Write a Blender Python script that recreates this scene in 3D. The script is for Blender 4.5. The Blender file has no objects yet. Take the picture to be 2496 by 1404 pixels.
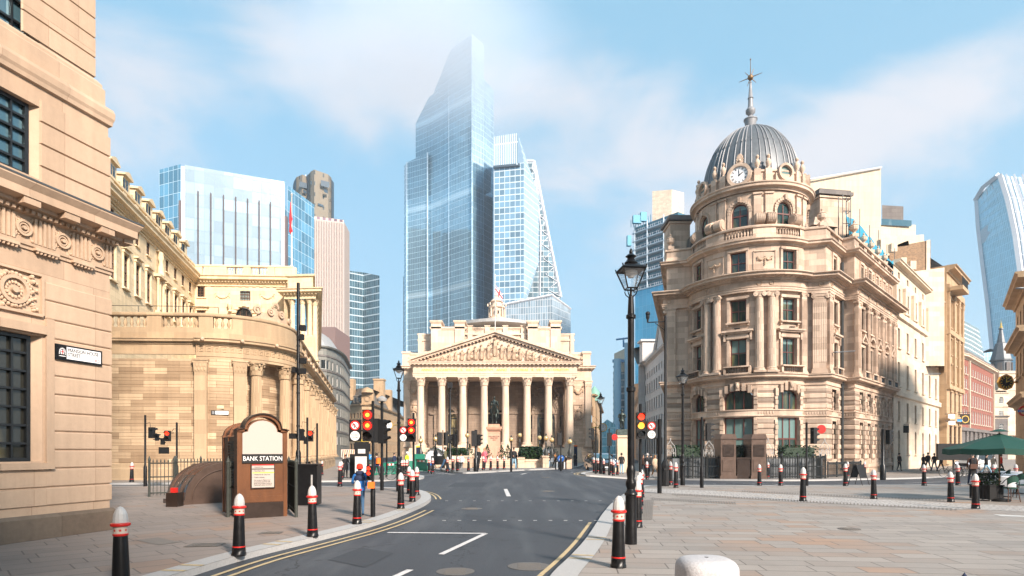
import bpy,bmesh,math,random
from math import sin,cos,pi,radians as R,sqrt,atan2,hypot
from mathutils import Vector,Matrix
from mathutils.geometry import tessellate_polygon
random.seed(7)
SC = bpy.context.scene
COL = SC.collection
# ---------------------------------------------------------------- camera
F,HX,HY,EYE = 1500.0,1248.0,1100.0,1.65
cam = bpy.data.cameras.new('camera'); camo = bpy.data.objects.new('camera',cam); COL.objects.link(camo)
camo.location = (0,0,EYE); camo.rotation_euler = (R(90),0,0)
cam.sensor_width = 36; cam.lens = 36*F/2496; cam.shift_y = (HY - 702)/2496
cam.clip_start = .1; cam.clip_end = 6000
SC.camera = camo; SC.cycles.volume_bounces = 2; SC.cycles.max_bounces = 10
SC.render.resolution_x,SC.render.resolution_y = 1024,576
# ---------------------------------------------------------------- light
SUN_AZ,SUN_EL = 147,30        # clockwise from the view direction, behind the camera to the right
sl = bpy.data.lights.new('sun','SUN'); slo = bpy.data.objects.new('sun',sl); COL.objects.link(slo)
sl.energy = 4.4; sl.angle = R(8); sl.color = (1.0,.87,.75)
sd = Vector((sin(R(SUN_AZ))*cos(R(SUN_EL)),cos(R(SUN_AZ))*cos(R(SUN_EL)),sin(R(SUN_EL))))
slo.rotation_euler = sd.to_track_quat('Z','Y').to_euler()
SC.view_settings.view_transform = 'Standard'; SC.view_settings.look = 'None'
SC.view_settings.exposure = 1.25; SC.view_settings.gamma = 1.0
W = bpy.data.worlds.new('World'); SC.world = W; W.use_nodes = True
def nodes(nt):
 nt.nodes.clear()
 def N(t,**k):
  n = nt.nodes.new('ShaderNode' + t)
  for a,b in k.items():
   if a.startswith('i_'):
    key = a[2:].replace('_',' ')
    key = int(key) if key.isdigit() else key
    n.inputs[key].default_value = b
   else: setattr(n,a,b)
  return n
 def L(a,b): nt.links.new(a,b)
 return N,L
N,L = nodes(W.node_tree)
def mth(N,L,op,a,b=None,c=None,clamp=False):
 n = N('Math',operation=op); n.use_clamp = clamp
 for i,x in enumerate((a,b,c)):
  if x is None: continue
  if isinstance(x,(int,float)): n.inputs[i].default_value = x
  else: L(x,n.inputs[i])
 return n.outputs[0]
def mixc(N,L,f,a,b,bt='MIX'):
 n = N('Mix',data_type='RGBA',blend_type=bt)
 for s,x in ((0,f),(6,a),(7,b)):
  if hasattr(x,'links') or hasattr(x,'is_linked'): L(x,n.inputs[s])
  elif s == 0: n.inputs[0].default_value = x
  else: n.inputs[s].default_value = (*x[:3],1)
 return n.outputs[2]
sky = N('TexSky',sky_type='NISHITA',sun_disc=False,sun_elevation=R(SUN_EL),sun_rotation=R(SUN_AZ),air_density=1.0,dust_density=.6,ozone_density=1.2)
tc = N('TexCoord'); sep = N('SeparateXYZ'); L(tc.outputs['Generated'],sep.inputs[0])
sx,sy,sz = sep.outputs
az = mth(N,L,'ARCTAN2',sx,sy); el = mth(N,L,'ARCSINE',sz)
nz = N('TexNoise',i_Scale=2.6,i_Detail=9.0,i_Roughness=.58,i_Distortion=.6)
mp = N('Mapping'); mp.inputs['Scale'].default_value = (1,1,2.0); L(tc.outputs['Generated'],mp.inputs[0]); L(mp.outputs[0],nz.inputs['Vector'])
def dirae(px,py):
 x,z = (px - HX)/F,(HY - py)/F
 return atan2(x,1),math.asin(z/sqrt(1 + x*x + z*z))
tot = None
# soft cloud banks, given by direction and angular size (radians)
for px,py,rx,ry,tilt,st in ((760,90,.26,.10,-.4,.95),(980,230,.14,.10,0,.45),(1400,235,.25,.085,-.12,1.15),(330,300,.16,.11,-.2,.95),
                       (2330,300,.34,.115,.25,1.15),(1900,420,.3,.06,.3,.6),(1480,420,.26,.05,.1,.6),
                       (1250,800,1.2,.14,0,.35),(250,70,.1,.05,0,.35)):
 a0,e0 = dirae(px,py)
 da = mth(N,L,'SUBTRACT',az,a0); de = mth(N,L,'SUBTRACT',el,e0)
 u = mth(N,L,'ADD',mth(N,L,'MULTIPLY',da,cos(tilt)/rx),mth(N,L,'MULTIPLY',de,sin(tilt)/rx))
 v = mth(N,L,'ADD',mth(N,L,'MULTIPLY',da,-sin(tilt)/ry),mth(N,L,'MULTIPLY',de,cos(tilt)/ry))
 r2 = mth(N,L,'ADD',mth(N,L,'MULTIPLY',u,u),mth(N,L,'MULTIPLY',v,v))
 gss = mth(N,L,'MULTIPLY',mth(N,L,'EXPONENT',mth(N,L,'MULTIPLY',r2,-1.0)),st)
 tot = gss if tot is None else mth(N,L,'ADD',tot,gss)
back = mth(N,L,'MULTIPLY',mth(N,L,'MAXIMUM',mth(N,L,'MULTIPLY',sy,-1.0),0.0),1.0)   # more cloud on the sun's side of the sky
tot = mth(N,L,'ADD',tot,mth(N,L,'MULTIPLY',back,.5))
n2_ = N('TexNoise',i_Scale=9.0,i_Detail=8.0,i_Roughness=.6,i_Distortion=.4); L(mp.outputs[0],n2_.inputs['Vector'])
nsc = mth(N,L,'ADD',mth(N,L,'MULTIPLY',n2_.outputs[0],.8),-.4)
nsc = mth(N,L,'ADD',nsc,mth(N,L,'ADD',mth(N,L,'MULTIPLY',nz.outputs[0],2.3),-1.02))
cl = mth(N,L,'ADD',mth(N,L,'MULTIPLY',tot,.82),mth(N,L,'MULTIPLY',nsc,.8))
mr = N('MapRange',interpolation_type='SMOOTHERSTEP'); mr.inputs[1].default_value = .44; mr.inputs[2].default_value = 1.42; mr.inputs[4].default_value = .92
L(cl,mr.inputs[0])
SKYS = .12
skyc = mixc(N,L,1.0,sky.outputs[0],(SKYS*.75,SKYS*1.05,SKYS*1.14),'MULTIPLY')
skyc = mixc(N,L,.75,skyc,(.125,.262,.345))
# pale band of thin air near the horizon
hz = N('MapRange'); hz.inputs[1].default_value = .55; hz.inputs[2].default_value = 0.0; hz.inputs[3].default_value = .12; hz.inputs[4].default_value = .55; L(el,hz.inputs[0])
CLC = (.37,.365,.385)
skyc = mixc(N,L,hz.outputs[0],skyc,(.22,.29,.36))
fin = mixc(N,L,mr.outputs[0],skyc,CLC)
bg = N('Background'); L(fin,bg.inputs[0]); bg.inputs[1].default_value = 1.0
wo = N('OutputWorld'); L(bg.outputs[0],wo.inputs[0])
# ---------------------------------------------------------------- geometry helpers
def ss(x,a,b):
 t = max(0,min(1,(x - a)/(b - a))); return t*t*(3 - 2*t)
def g(x,y):                      # lie of the land: nearly level, a crown in the middle and a slight fall beyond
 if y < 30: return 0.0
 side = max(0,min(1,(abs(x/y + .005) - .10)/.10))
 return -.3*ss(y,30,48)*max(side,ss(y,50,78)) + .2*(1 - side)*ss(y,30,42)*(1 - ss(y,50,74))
def Xw(px,D): return (px - HX)/F*D
def Zw(py,D): return EYE + (HY - py)/F*D
def G(px,py):                    # ground point under a sight line
 D = 3.0; a = (px - HX)/F
 while D < 400:
  if (EYE - g(a*D,D))*F/D + HY <= py: break
  D += .05
 return (a*D,D)
WL = {}
class MB:
 def __init__(s): s.v,s.f,s.uv,s.m,s.sm = [],[],[],[],[]
 def vs(s,pts):
  i = len(s.v); s.v += [tuple(p) for p in pts]; return list(range(i,i + len(pts)))
 def face(s,idx,m=0,sm=False,uv=None):
  s.f.append(idx); s.m.append(m); s.sm.append(sm); s.uv.append(uv)
 def poly(s,pts,m=0,uv=None): s.face(s.vs(pts),m,False,uv)
 def box(s,cx,cy,cz,sx,sy,sz,rz=0,m=0,tx=1,ty=1):
  c,n = cos(rz),sin(rz); P = []
  for z,kx,ky in ((-.5,1,1),(.5,tx,ty)):
   for x,y in ((-.5,-.5),(.5,-.5),(.5,.5),(-.5,.5)):
    x *= sx*kx; y *= sy*ky
    P.append((cx + x*c - y*n,cy + x*n + y*c,cz + z*sz))
  i = s.vs(P)
  for q in ((0,1,5,4),(1,2,6,5),(2,3,7,6),(3,0,4,7),(4,5,6,7),(3,2,1,0)): s.face([i[k] for k in q],m)
  return s
 def bb(s,x0,x1,y0,y1,z0,z1,m=0): return s.box((x0 + x1)/2,(y0 + y1)/2,(z0 + z1)/2,x1 - x0,y1 - y0,z1 - z0,0,m)
 def lathe(s,x,y,prof,seg=16,m=0,flute=0,sm=True,a0=0,a1=2*pi,sx=1,sy=1):
  full = abs(a1 - a0 - 2*pi) < 1e-6; n = seg if full else seg + 1; rows = []
  for r,z in prof:
   row = []
   for k in range(n):
    a = a0 + (a1 - a0)*k/seg; rr = r*(1 - (flute if k % 2 else 0)); row.append((x + rr*cos(a)*sx,y + rr*sin(a)*sy,z))
   rows.append(s.vs(row))
  for i in range(len(rows) - 1):
   for k in range(seg):
    k2 = (k + 1) % n; s.face([rows[i][k],rows[i][k2],rows[i + 1][k2],rows[i + 1][k]],m,sm and not flute)
  if full:
   if prof[0][0] > 1e-4: s.face(rows[0][::-1],m)
   if prof[-1][0] > 1e-4: s.face(rows[-1],m)
  return s
 def cyl(s,x,y,z0,z1,r,seg=12,m=0,r1=None,**k): return s.lathe(x,y,[(r,z0),(r if r1 is None else r1,z1)],seg,m,**k)
 def tube(s,pts,r,seg=6,m=0,r1=None):
  pts = [Vector(p) for p in pts]; rows = []
  for i,p in enumerate(pts):
   d = (pts[min(i + 1,len(pts) - 1)] - pts[max(i - 1,0)]).normalized()
   up = Vector((0,0,1)) if abs(d.z) < .9 else Vector((1,0,0))
   a = d.cross(up).normalized(); b = a.cross(d)
   rr = r if r1 is None else r + (r1 - r)*i/(len(pts) - 1)
   rows.append(s.vs([p + a*rr*cos(2*pi*k/seg) + b*rr*sin(2*pi*k/seg) for k in range(seg)]))
  for i in range(len(rows) - 1):
   for k in range(seg): s.face([rows[i][k],rows[i][(k + 1) % seg],rows[i + 1][(k + 1) % seg],rows[i + 1][k]],m,seg > 4)
  s.face(rows[0],m); s.face(rows[-1][::-1],m); return s
 def ball(s,x,y,z,rx,ry=None,rz=None,seg=10,m=0,rings=6):
  ry = ry or rx; rz = rz or rx
  return s.lathe(x,y,[(max(1e-5,sin(pi*i/rings)),z - cos(pi*i/rings)*rz) for i in range(rings + 1)],seg,m,sx=rx,sy=ry)
 def prism(s,pts,z0,z1,m=0,top=True):       # vertical prism over a plan polygon; z1 number or one per vertex
  n = len(pts); z1 = z1 if isinstance(z1,(list,tuple)) else [z1]*n
  u = 0
  for i in range(n):
   a,b = pts[i],pts[(i + 1) % n]; l = hypot(b[0] - a[0],b[1] - a[1])
   s.poly([(*a,z0),(*b,z0),(*b,z1[(i + 1) % n]),(*a,z1[i])],m,[(u,z0),(u + l,z0),(u + l,z1[(i + 1) % n]),(u,z1[i])]); u += l
  if top:
   i = s.vs([(*p,z) for p,z in zip(pts,z1)])
   for t in tessellate_polygon([[Vector((*p,0)) for p in pts]]): s.face([i[k] for k in t],m)
  return s
 def disc(s,c,nrm,r,th=.02,seg=20,m=0,r_in=0):   # thick disc or ring facing nrm
  n = Vector(nrm).normalized(); up = Vector((0,0,1)) if abs(n.z) < .9 else Vector((1,0,0))
  a = up.cross(n).normalized(); b = n.cross(a); c = Vector(c)
  ring = lambda rr,o: s.vs([c + n*o + (a*cos(2*pi*k/seg) + b*sin(2*pi*k/seg))*rr for k in range(seg)])
  A,B = ring(r,0),ring(r,th)
  for k in range(seg): s.face([A[k],A[(k + 1) % seg],B[(k + 1) % seg],B[k]],m,True)
  if r_in:
   Cc = ring(r_in,th); Dd = ring(r_in,0)
   for k in range(seg):
    s.face([B[k],B[(k + 1) % seg],Cc[(k + 1) % seg],Cc[k]],m); s.face([Cc[k],Cc[(k + 1) % seg],Dd[(k + 1) % seg],Dd[k]],m,True)
  else: s.face(B,m); s.face(A[::-1],m)
  return s
 def build(s,name,mats,parent=None,world=True,loc=None,rz=0):
  mats = mats if isinstance(mats,(list,tuple)) else [mats]
  o0 = WL.get(parent.name,Vector()) if (parent and world) else Vector()
  if loc is not None: o0 = Vector()
  me = bpy.data.meshes.new(name)
  me.from_pydata([(p[0] - o0.x,p[1] - o0.y,p[2] - o0.z) for p in s.v],[],s.f)
  for m in mats: me.materials.append(M[m] if isinstance(m,str) else m)
  me.polygons.foreach_set('material_index',s.m); me.polygons.foreach_set('use_smooth',s.sm)
  uvl = me.uv_layers.new(name='UV'); co = s.v; out = []
  for f,uv in zip(s.f,s.uv):
   if uv is None:
    p = [co[i] for i in f]; nx = ny = nzz = 0
    for k in range(len(p)):
     a,b = p[k],p[(k + 1) % len(p)]
     nx += (a[1] - b[1])*(a[2] + b[2]); ny += (a[2] - b[2])*(a[0] + b[0]); nzz += (a[0] - b[0])*(a[1] + b[1])
    h = hypot(nx,ny)
    if h < abs(nzz) or h < 1e-9: uv = [(q[0],q[1]) for q in p]
    else:
     tx,ty = -ny/h,nx/h; uv = [(q[0]*tx + q[1]*ty,q[2]) for q in p]
   for q in uv: out += [q[0],q[1]]
  uvl.data.foreach_set('uv',out)
  me.validate(); me.update()
  if any(s.sm): me.set_sharp_from_angle(angle=R(40))
  o = bpy.data.objects.new(name,me); COL.objects.link(o)
  if parent: o.parent = parent
  if loc is not None: o.location = loc
  o.rotation_euler[2] = rz
  WL[o.name] = Vector(loc) + (WL.get(parent.name,Vector()) if parent else Vector()) if loc is not None else o0*1.0
  return o
def tag(o,label=None,cat=None,group=None,kind=None):
 for k,v in (('label',label),('category',cat),('group',group),('kind',kind)):
  if v: o[k] = v
 return o
def thing(name,label,cat,loc=(0,0,0),rz=0,group=None,kind=None):
 o = bpy.data.objects.new(name,None); COL.objects.link(o); o.location = loc; o.rotation_euler[2] = rz; o.empty_display_size = .3
 WL[o.name] = Vector(loc); return tag(o,label,cat,group,kind)
def copy_tree(o,parent=None):
 c = o.copy(); COL.objects.link(c)
 if parent: c.parent = parent
 for ch in list(o.children): copy_tree(ch,c)
 return c
def text(name,body,size,mat,parent,loc,rot,align='CENTER',ext=.004,sx=1,world=True,sp=1.0,ls=1.0):
 cu = bpy.data.curves.new(name,'FONT'); cu.body = body; cu.size = size; cu.extrude = ext; cu.align_x = align; cu.align_y = 'CENTER'; cu.resolution_u = 3
 cu.space_character = sp; cu.space_line = ls
 t = bpy.data.objects.new(name,cu); COL.objects.link(t); me = bpy.data.meshes.new_from_object(t); me.name = name; bpy.data.objects.remove(t); bpy.data.curves.remove(cu)
 me.materials.clear(); me.materials.append(M[mat]); o = bpy.data.objects.new(name,me); COL.objects.link(o); o.parent = parent
 o0 = WL.get(parent.name,Vector()) if world else Vector()
 o.location = Vector(loc) - o0; o.rotation_euler = rot; o.scale = (sx,1,1); return o
class Path:
 """plan polyline walked so that the outside is on the right-hand side; d is an outward offset"""
 def __init__(s,pts,closed=False):
  s.p = [Vector(p) for p in pts]; s.c = closed; n = len(pts)
  if closed: s.p.append(s.p[0].copy())
  s.u = [0]
  for i in range(len(s.p) - 1): s.u.append(s.u[-1] + (s.p[i + 1] - s.p[i]).length)
  s.len = s.u[-1]; s.mit = []
  k = len(s.p)
  for i in range(k):
   ds = []
   if i > 0 or closed: ds.append((s.p[i] - s.p[i - 1 if i > 0 else k - 2]).normalized())
   if i < k - 1 or closed: ds.append((s.p[i + 1 if i < k - 1 else 1] - s.p[i]).normalized())
   ns = [Vector((d.y,-d.x)) for d in ds]
   if len(ns) == 1: s.mit.append(ns[0])
   else:
    m = ns[0] + ns[1]; m.normalize(); s.mit.append(m/max(.3,m.dot(ns[0])))
 def at(s,u,d=0):
  u = max(0,min(s.len,u)); i = 0
  while i < len(s.p) - 2 and u > s.u[i + 1] + 1e-9: i += 1
  t = (u - s.u[i])/max(1e-9,s.u[i + 1] - s.u[i])
  a = s.p[i] + s.mit[i]*d; b = s.p[i + 1] + s.mit[i + 1]*d
  return a.lerp(b,t)
 def ang(s,u):
  a,b = s.at(max(0,u - .02)),s.at(min(s.len,u + .02)); return atan2(b.y - a.y,b.x - a.x)
 def brk(s,u0,u1,extra=()):
  return sorted(set([round(u0,5),round(u1,5)] + [round(x,5) for x in list(s.u) + list(extra) if u0 + 1e-4 < x < u1 - 1e-4]))
def arc(C,r,a0,a1,n):          # angle from -Y toward +X
 return [(C[0] + r*sin(a0 + (a1 - a0)*i/n),C[1] - r*cos(a0 + (a1 - a0)*i/n)) for i in range(n + 1)]
def sweep(mb,P,prof,u0=0,u1=None,m=0,caps=True):
 u1 = P.len if u1 is None else u1; us = P.brk(u0,u1)
 cl = P.c and u0 == 0 and u1 == P.len
 rows = [[(*P.at(u,d),z) for d,z in prof] for u in us]
 for i in range(len(us) - 1):
  vv = 0
  for k in range(len(prof) - 1):
   l = hypot(prof[k + 1][0] - prof[k][0],prof[k + 1][1] - prof[k][1])
   mb.poly([rows[i][k],rows[i + 1][k],rows[i + 1][k + 1],rows[i][k + 1]],m,[(us[i],prof[k][1]),(us[i + 1],prof[k][1]),(us[i + 1],prof[k][1] + l),(us[i],prof[k][1] + l)]); vv += l
 if caps and not cl: mb.poly(rows[0],m); mb.poly(rows[-1][::-1],m)
def cornice(mb,P,z0,z1,d,u0=0,u1=None,m=0,base=0.0,steps=None):
 h = z1 - z0
 pr = steps or [(base,z0),(base + d*.18,z0),(base + d*.18,z0 + h*.22),(base + d*.35,z0 + h*.34),(base + d*.82,z0 + h*.44),(base + d*.82,z0 + h*.72),(base + d,z0 + h*.86),(base + d,z1),(base,z1 + .03*h)]
 sweep(mb,P,pr,u0,u1,m)
def blocks(mb,P,z0,z1,d0,d1,w,sp,u0=0,u1=None,m=0):      # dentils, brackets
 u1 = P.len if u1 is None else u1; n = max(1,int((u1 - u0)/sp)); s2 = (u1 - u0)/n
 for i in range(n):
  u = u0 + (i + .5)*s2; p = P.at(u,(d0 + d1)/2); mb.box(p.x,p.y,(z0 + z1)/2,w,d1 - d0,z1 - z0,P.ang(u),m)
def wall(mb,P,z0,z1,holes=(),u0=0,u1=None,dep=.25,d=0,m=0,mr=None,zs=()):
 """holes: (ua, ub, za, zb, rise) with an optional segmental arch of that rise"""
 u1 = P.len if u1 is None else u1; mr = m if mr is None else mr
 ex = [];
 for h in holes:
  ex += [h[0],h[1]]
  if len(h) > 4 and h[4]: ex += [h[0] + (h[1] - h[0])*k/8 for k in range(1,8)]
 us = P.brk(u0,u1,ex); zz = sorted(set([z0,z1] + list(zs) + [q for h in holes for q in (h[2],h[3])])); zz = [z for z in zz if z0 - 1e-6 <= z <= z1 + 1e-6]
 top = lambda h,u: h[3] - (h[4] if len(h) > 4 else 0)*(1 - sqrt(max(0,1 - (2*(u - h[0])/(h[1] - h[0]) - 1) ** 2)))
 for i in range(len(us) - 1):
  a,b = us[i],us[i + 1]; mid = (a + b)/2; pa,pb = P.at(a,d),P.at(b,d)
  hs = [h for h in holes if h[0] < mid < h[1]]
  for k in range(len(zz) - 1):
   c,e = zz[k],zz[k + 1]; zm = (c + e)/2
   if any(h[2] < zm < h[3] for h in hs): continue
   mb.poly([(*pa,c),(*pb,c),(*pb,e),(*pa,e)],m,[(a,c),(b,c),(b,e),(a,e)])
  for h in hs:
   ta,tb = top(h,a),top(h,b); qa,qb = P.at(a,d - dep),P.at(b,d - dep)
   if len(h) > 4 and h[4]: mb.poly([(*pa,ta),(*pb,tb),(*pb,h[3]),(*pa,h[3])],m,[(a,ta),(b,tb),(b,h[3]),(a,h[3])])
   mb.poly([(*pa,ta),(*qa,ta),(*qb,tb),(*pb,tb)],mr); mb.poly([(*pa,h[2]),(*pb,h[2]),(*qb,h[2]),(*qa,h[2])],mr)
 for h in holes:
  for u in (h[0],h[1]):
   pa,qa = P.at(u,d),P.at(u,d - dep); t = top(h,u)
   mb.poly([(*pa,h[2]),(*qa,h[2]),(*qa,t),(*pa,t)],mr)
WC = {}
def win(parent,P,ua,ub,za,zb,rise=0,dep=.25,style='sash',fm='frame_red',gm='glass',d=0,nx=2,ny=2,name='window',bar=.05,fr=.08):
 """one window with its own frame mesh and a pane as sub-part, set back in its opening"""
 w,h = ub - ua,zb - za; key = (round(w,2),round(h,2),rise,fm,gm,nx,ny,bar,fr)
 uc = (ua + ub)/2; pa,pb = P.at(ua,d - dep),P.at(ub,d - dep); p = (pa + pb)/2; rz = atan2(pb.y - pa.y,pb.x - pa.x)
 W2 = (pb - pa).length/2
 if key not in WC:
  f = MB(); x = W2
  f.bb(-x,-x + fr,-.06,.02,0,h - rise*.5); f.bb(x - fr,x,-.06,.02,0,h - rise*.5); f.bb(-x + fr,x - fr,-.06,.02,0,fr)
  if rise:
   n = 8; pt = [(-x + 2*x*k/n,h - rise*(1 - sqrt(max(0,1 - (2*k/n - 1) ** 2)))) for k in range(n + 1)]
   for k in range(n):
    (x0,z0),(x1,z1) = pt[k],pt[k + 1]; f.poly([(x0,-.06,z0 - fr),(x1,-.06,z1 - fr),(x1,-.06,z1),(x0,-.06,z0)]); f.poly([(x0,-.06,z0 - fr),(x0,.02,z0 - fr),(x1,.02,z1 - fr),(x1,-.06,z1 - fr)])
  else: f.bb(-x + fr,x - fr,-.06,.02,h - fr,h)
  for k in range(1,nx): f.bb(-x + 2*x*k/nx - bar/2,-x + 2*x*k/nx + bar/2,-.045,.01,fr,h - (rise*.4 if rise else fr))
  for k in range(1,ny): f.bb(-x + fr,x - fr,-.05,.012,h*k/ny - bar*.7,h*k/ny + bar*.7)
  q = MB(); pts = [(-x,.015,0),(x,.015,0)] + [(x*(1 - 2*k/8),.015,h - rise*(1 - sqrt(max(0,1 - (1 - 2*k/8) ** 2)))) for k in range(9)]
  q.poly(pts)
  fo = f.build(name,fm,parent,False,loc=(0,0,0)); po = q.build('pane',gm,fo,False,loc=(0,0,0)); WC[key] = (fo.data,po.data)
 else:
  fo = bpy.data.objects.new(name,WC[key][0]); COL.objects.link(fo); fo.parent = parent
  po = bpy.data.objects.new('pane',WC[key][1]); COL.objects.link(po); po.parent = fo
 o0 = WL.get(parent.name,Vector()); fo.location = (p.x - o0.x,p.y - o0.y,za - o0.z); fo.rotation_euler[2] = rz
 return fo
def balusters(mb,P,z0,z1,u0,u1,sp=.32,r=.085,d=0,m=0,seg=7):
 n = max(1,int((u1 - u0)/sp)); h = z1 - z0
 for i in range(n):
  p = P.at(u0 + (i + .5)*(u1 - u0)/n,d)
  mb.lathe(p.x,p.y,[(r*.8,z0),(r*.8,z0 + h*.08),(r*.5,z0 + h*.14),(r,z0 + h*.38),(r*.8,z0 + h*.55),(r*.4,z0 + h*.72),(r*.45,z0 + h*.86),(r*.8,z0 + h*.92),(r*.8,z1)],seg,m)
# ---------------------------------------------------------------- materials
M = {}
def mat(name):
 m = bpy.data.materials.new(name); m.use_nodes = True; M[name] = m; N,L = nodes(m.node_tree)
 b = N('BsdfPrincipled'); o = N('OutputMaterial'); L(b.outputs[0],o.inputs[0]); return m,N,L,b
def plain(name,col,rough=.5,metal=0,noise=0,nscale=4,emit=0,spec=None,bump=0,coat=0):
 m,N,L,b = mat(name); b.inputs['Base Color'].default_value = (*col,1); b.inputs['Roughness'].default_value = rough; b.inputs['Metallic'].default_value = metal
 if spec is not None: b.inputs['Specular IOR Level'].default_value = spec
 if coat: b.inputs['Coat Weight'].default_value = coat
 if noise or bump:
  t = N('TexCoord'); n = N('TexNoise',i_Scale=nscale,i_Detail=5.0,i_Roughness=.65); L(t.outputs['Object'],n.inputs['Vector'])
  if noise:
   c = mixc(N,L,n.outputs[0],tuple(x*(1 - noise) for x in col),tuple(min(1,x*(1 + noise)) for x in col)); L(c,b.inputs['Base Color'])
   L(mth(N,L,'ADD',mth(N,L,'MULTIPLY',n.outputs[0],.3),rough - .15,clamp=True),b.inputs['Roughness'])
  if bump:
   bp = N('Bump',i_Strength=bump,i_Distance=.02); L(n.outputs[0],bp.inputs['Height']); L(bp.outputs[0],b.inputs['Normal'])
 if emit: b.inputs['Emission Color'].default_value = (*col,1); b.inputs['Emission Strength'].default_value = emit
 return m
def stone(name,c1,c2,mortar,bw=1.1,rh=.45,ms=.008,rough=.8,stain=.35,squash=1.0,dirt=(.16,.11,.08),bump=.5,nsc=.35,off=.5,fine=.12,dirt_lo=.55,rot=0,streak=.55):
 m,N,L,b = mat(name); tc = N('TexCoord')
 mp = N('Mapping'); mp.inputs['Rotation'].default_value = (0,0,rot); L(tc.outputs['UV'],mp.inputs[0])
 br = N('TexBrick',offset=off); br.inputs['Scale'].default_value = 1; br.inputs['Brick Width'].default_value = bw; br.inputs['Row Height'].default_value = rh
 br.inputs['Mortar Size'].default_value = ms; br.inputs['Mortar Smooth'].default_value = .2; br.inputs['Bias'].default_value = 0
 br.inputs['Color1'].default_value = (*c1,1); br.inputs['Color2'].default_value = (*c2,1); br.inputs['Mortar'].default_value = (*mortar,1); L(mp.outputs[0],br.inputs[0])
 n1 = N('TexNoise',i_Scale=nsc,i_Detail=6.0,i_Roughness=.6); mp2 = N('Mapping'); mp2.inputs['Scale'].default_value = (1,1,.35) if not rot else (1,1,1); L(tc.outputs['Object'],mp2.inputs[0]); L(mp2.outputs[0],n1.inputs['Vector'])
 n2 = N('TexNoise',i_Scale=9.0,i_Detail=8.0,i_Roughness=.7); L(tc.outputs['Object'],n2.inputs['Vector'])
 r = N('MapRange',interpolation_type='SMOOTHSTEP'); r.inputs[1].default_value = dirt_lo; r.inputs[2].default_value = .85; r.inputs[4].default_value = stain; L(n1.outputs[0],r.inputs[0])
 c = mixc(N,L,r.outputs[0],br.outputs['Color'],dirt)
 mp3 = N('Mapping'); mp3.inputs['Scale'].default_value = (1,1,.09) if not rot else (1,1,1); L(tc.outputs['Object'],mp3.inputs[0]); n3 = N('TexNoise',i_Scale=2.6,i_Detail=5.0,i_Roughness=.65); L(mp3.outputs[0],n3.inputs['Vector'])
 f = mth(N,L,'MULTIPLY',mth(N,L,'ADD',mth(N,L,'MULTIPLY',n2.outputs[0],fine*2),1 - fine),mth(N,L,'ADD',mth(N,L,'MULTIPLY',n3.outputs[0],streak),1 - streak*.5))
 cc = N('CombineColor'); [L(f,cc.inputs[i]) for i in range(3)]
 c = mixc(N,L,1.0,c,cc.outputs[0],'MULTIPLY'); L(c,b.inputs['Base Color']); b.inputs['Roughness'].default_value = rough
 h = mth(N,L,'ADD',mth(N,L,'MULTIPLY',br.outputs['Fac'],-1.0),mth(N,L,'MULTIPLY',n2.outputs[0],.35))
 bp = N('Bump',i_Strength=bump,i_Distance=.02); L(h,bp.inputs['Height']); L(bp.outputs[0],b.inputs['Normal']); return m
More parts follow.
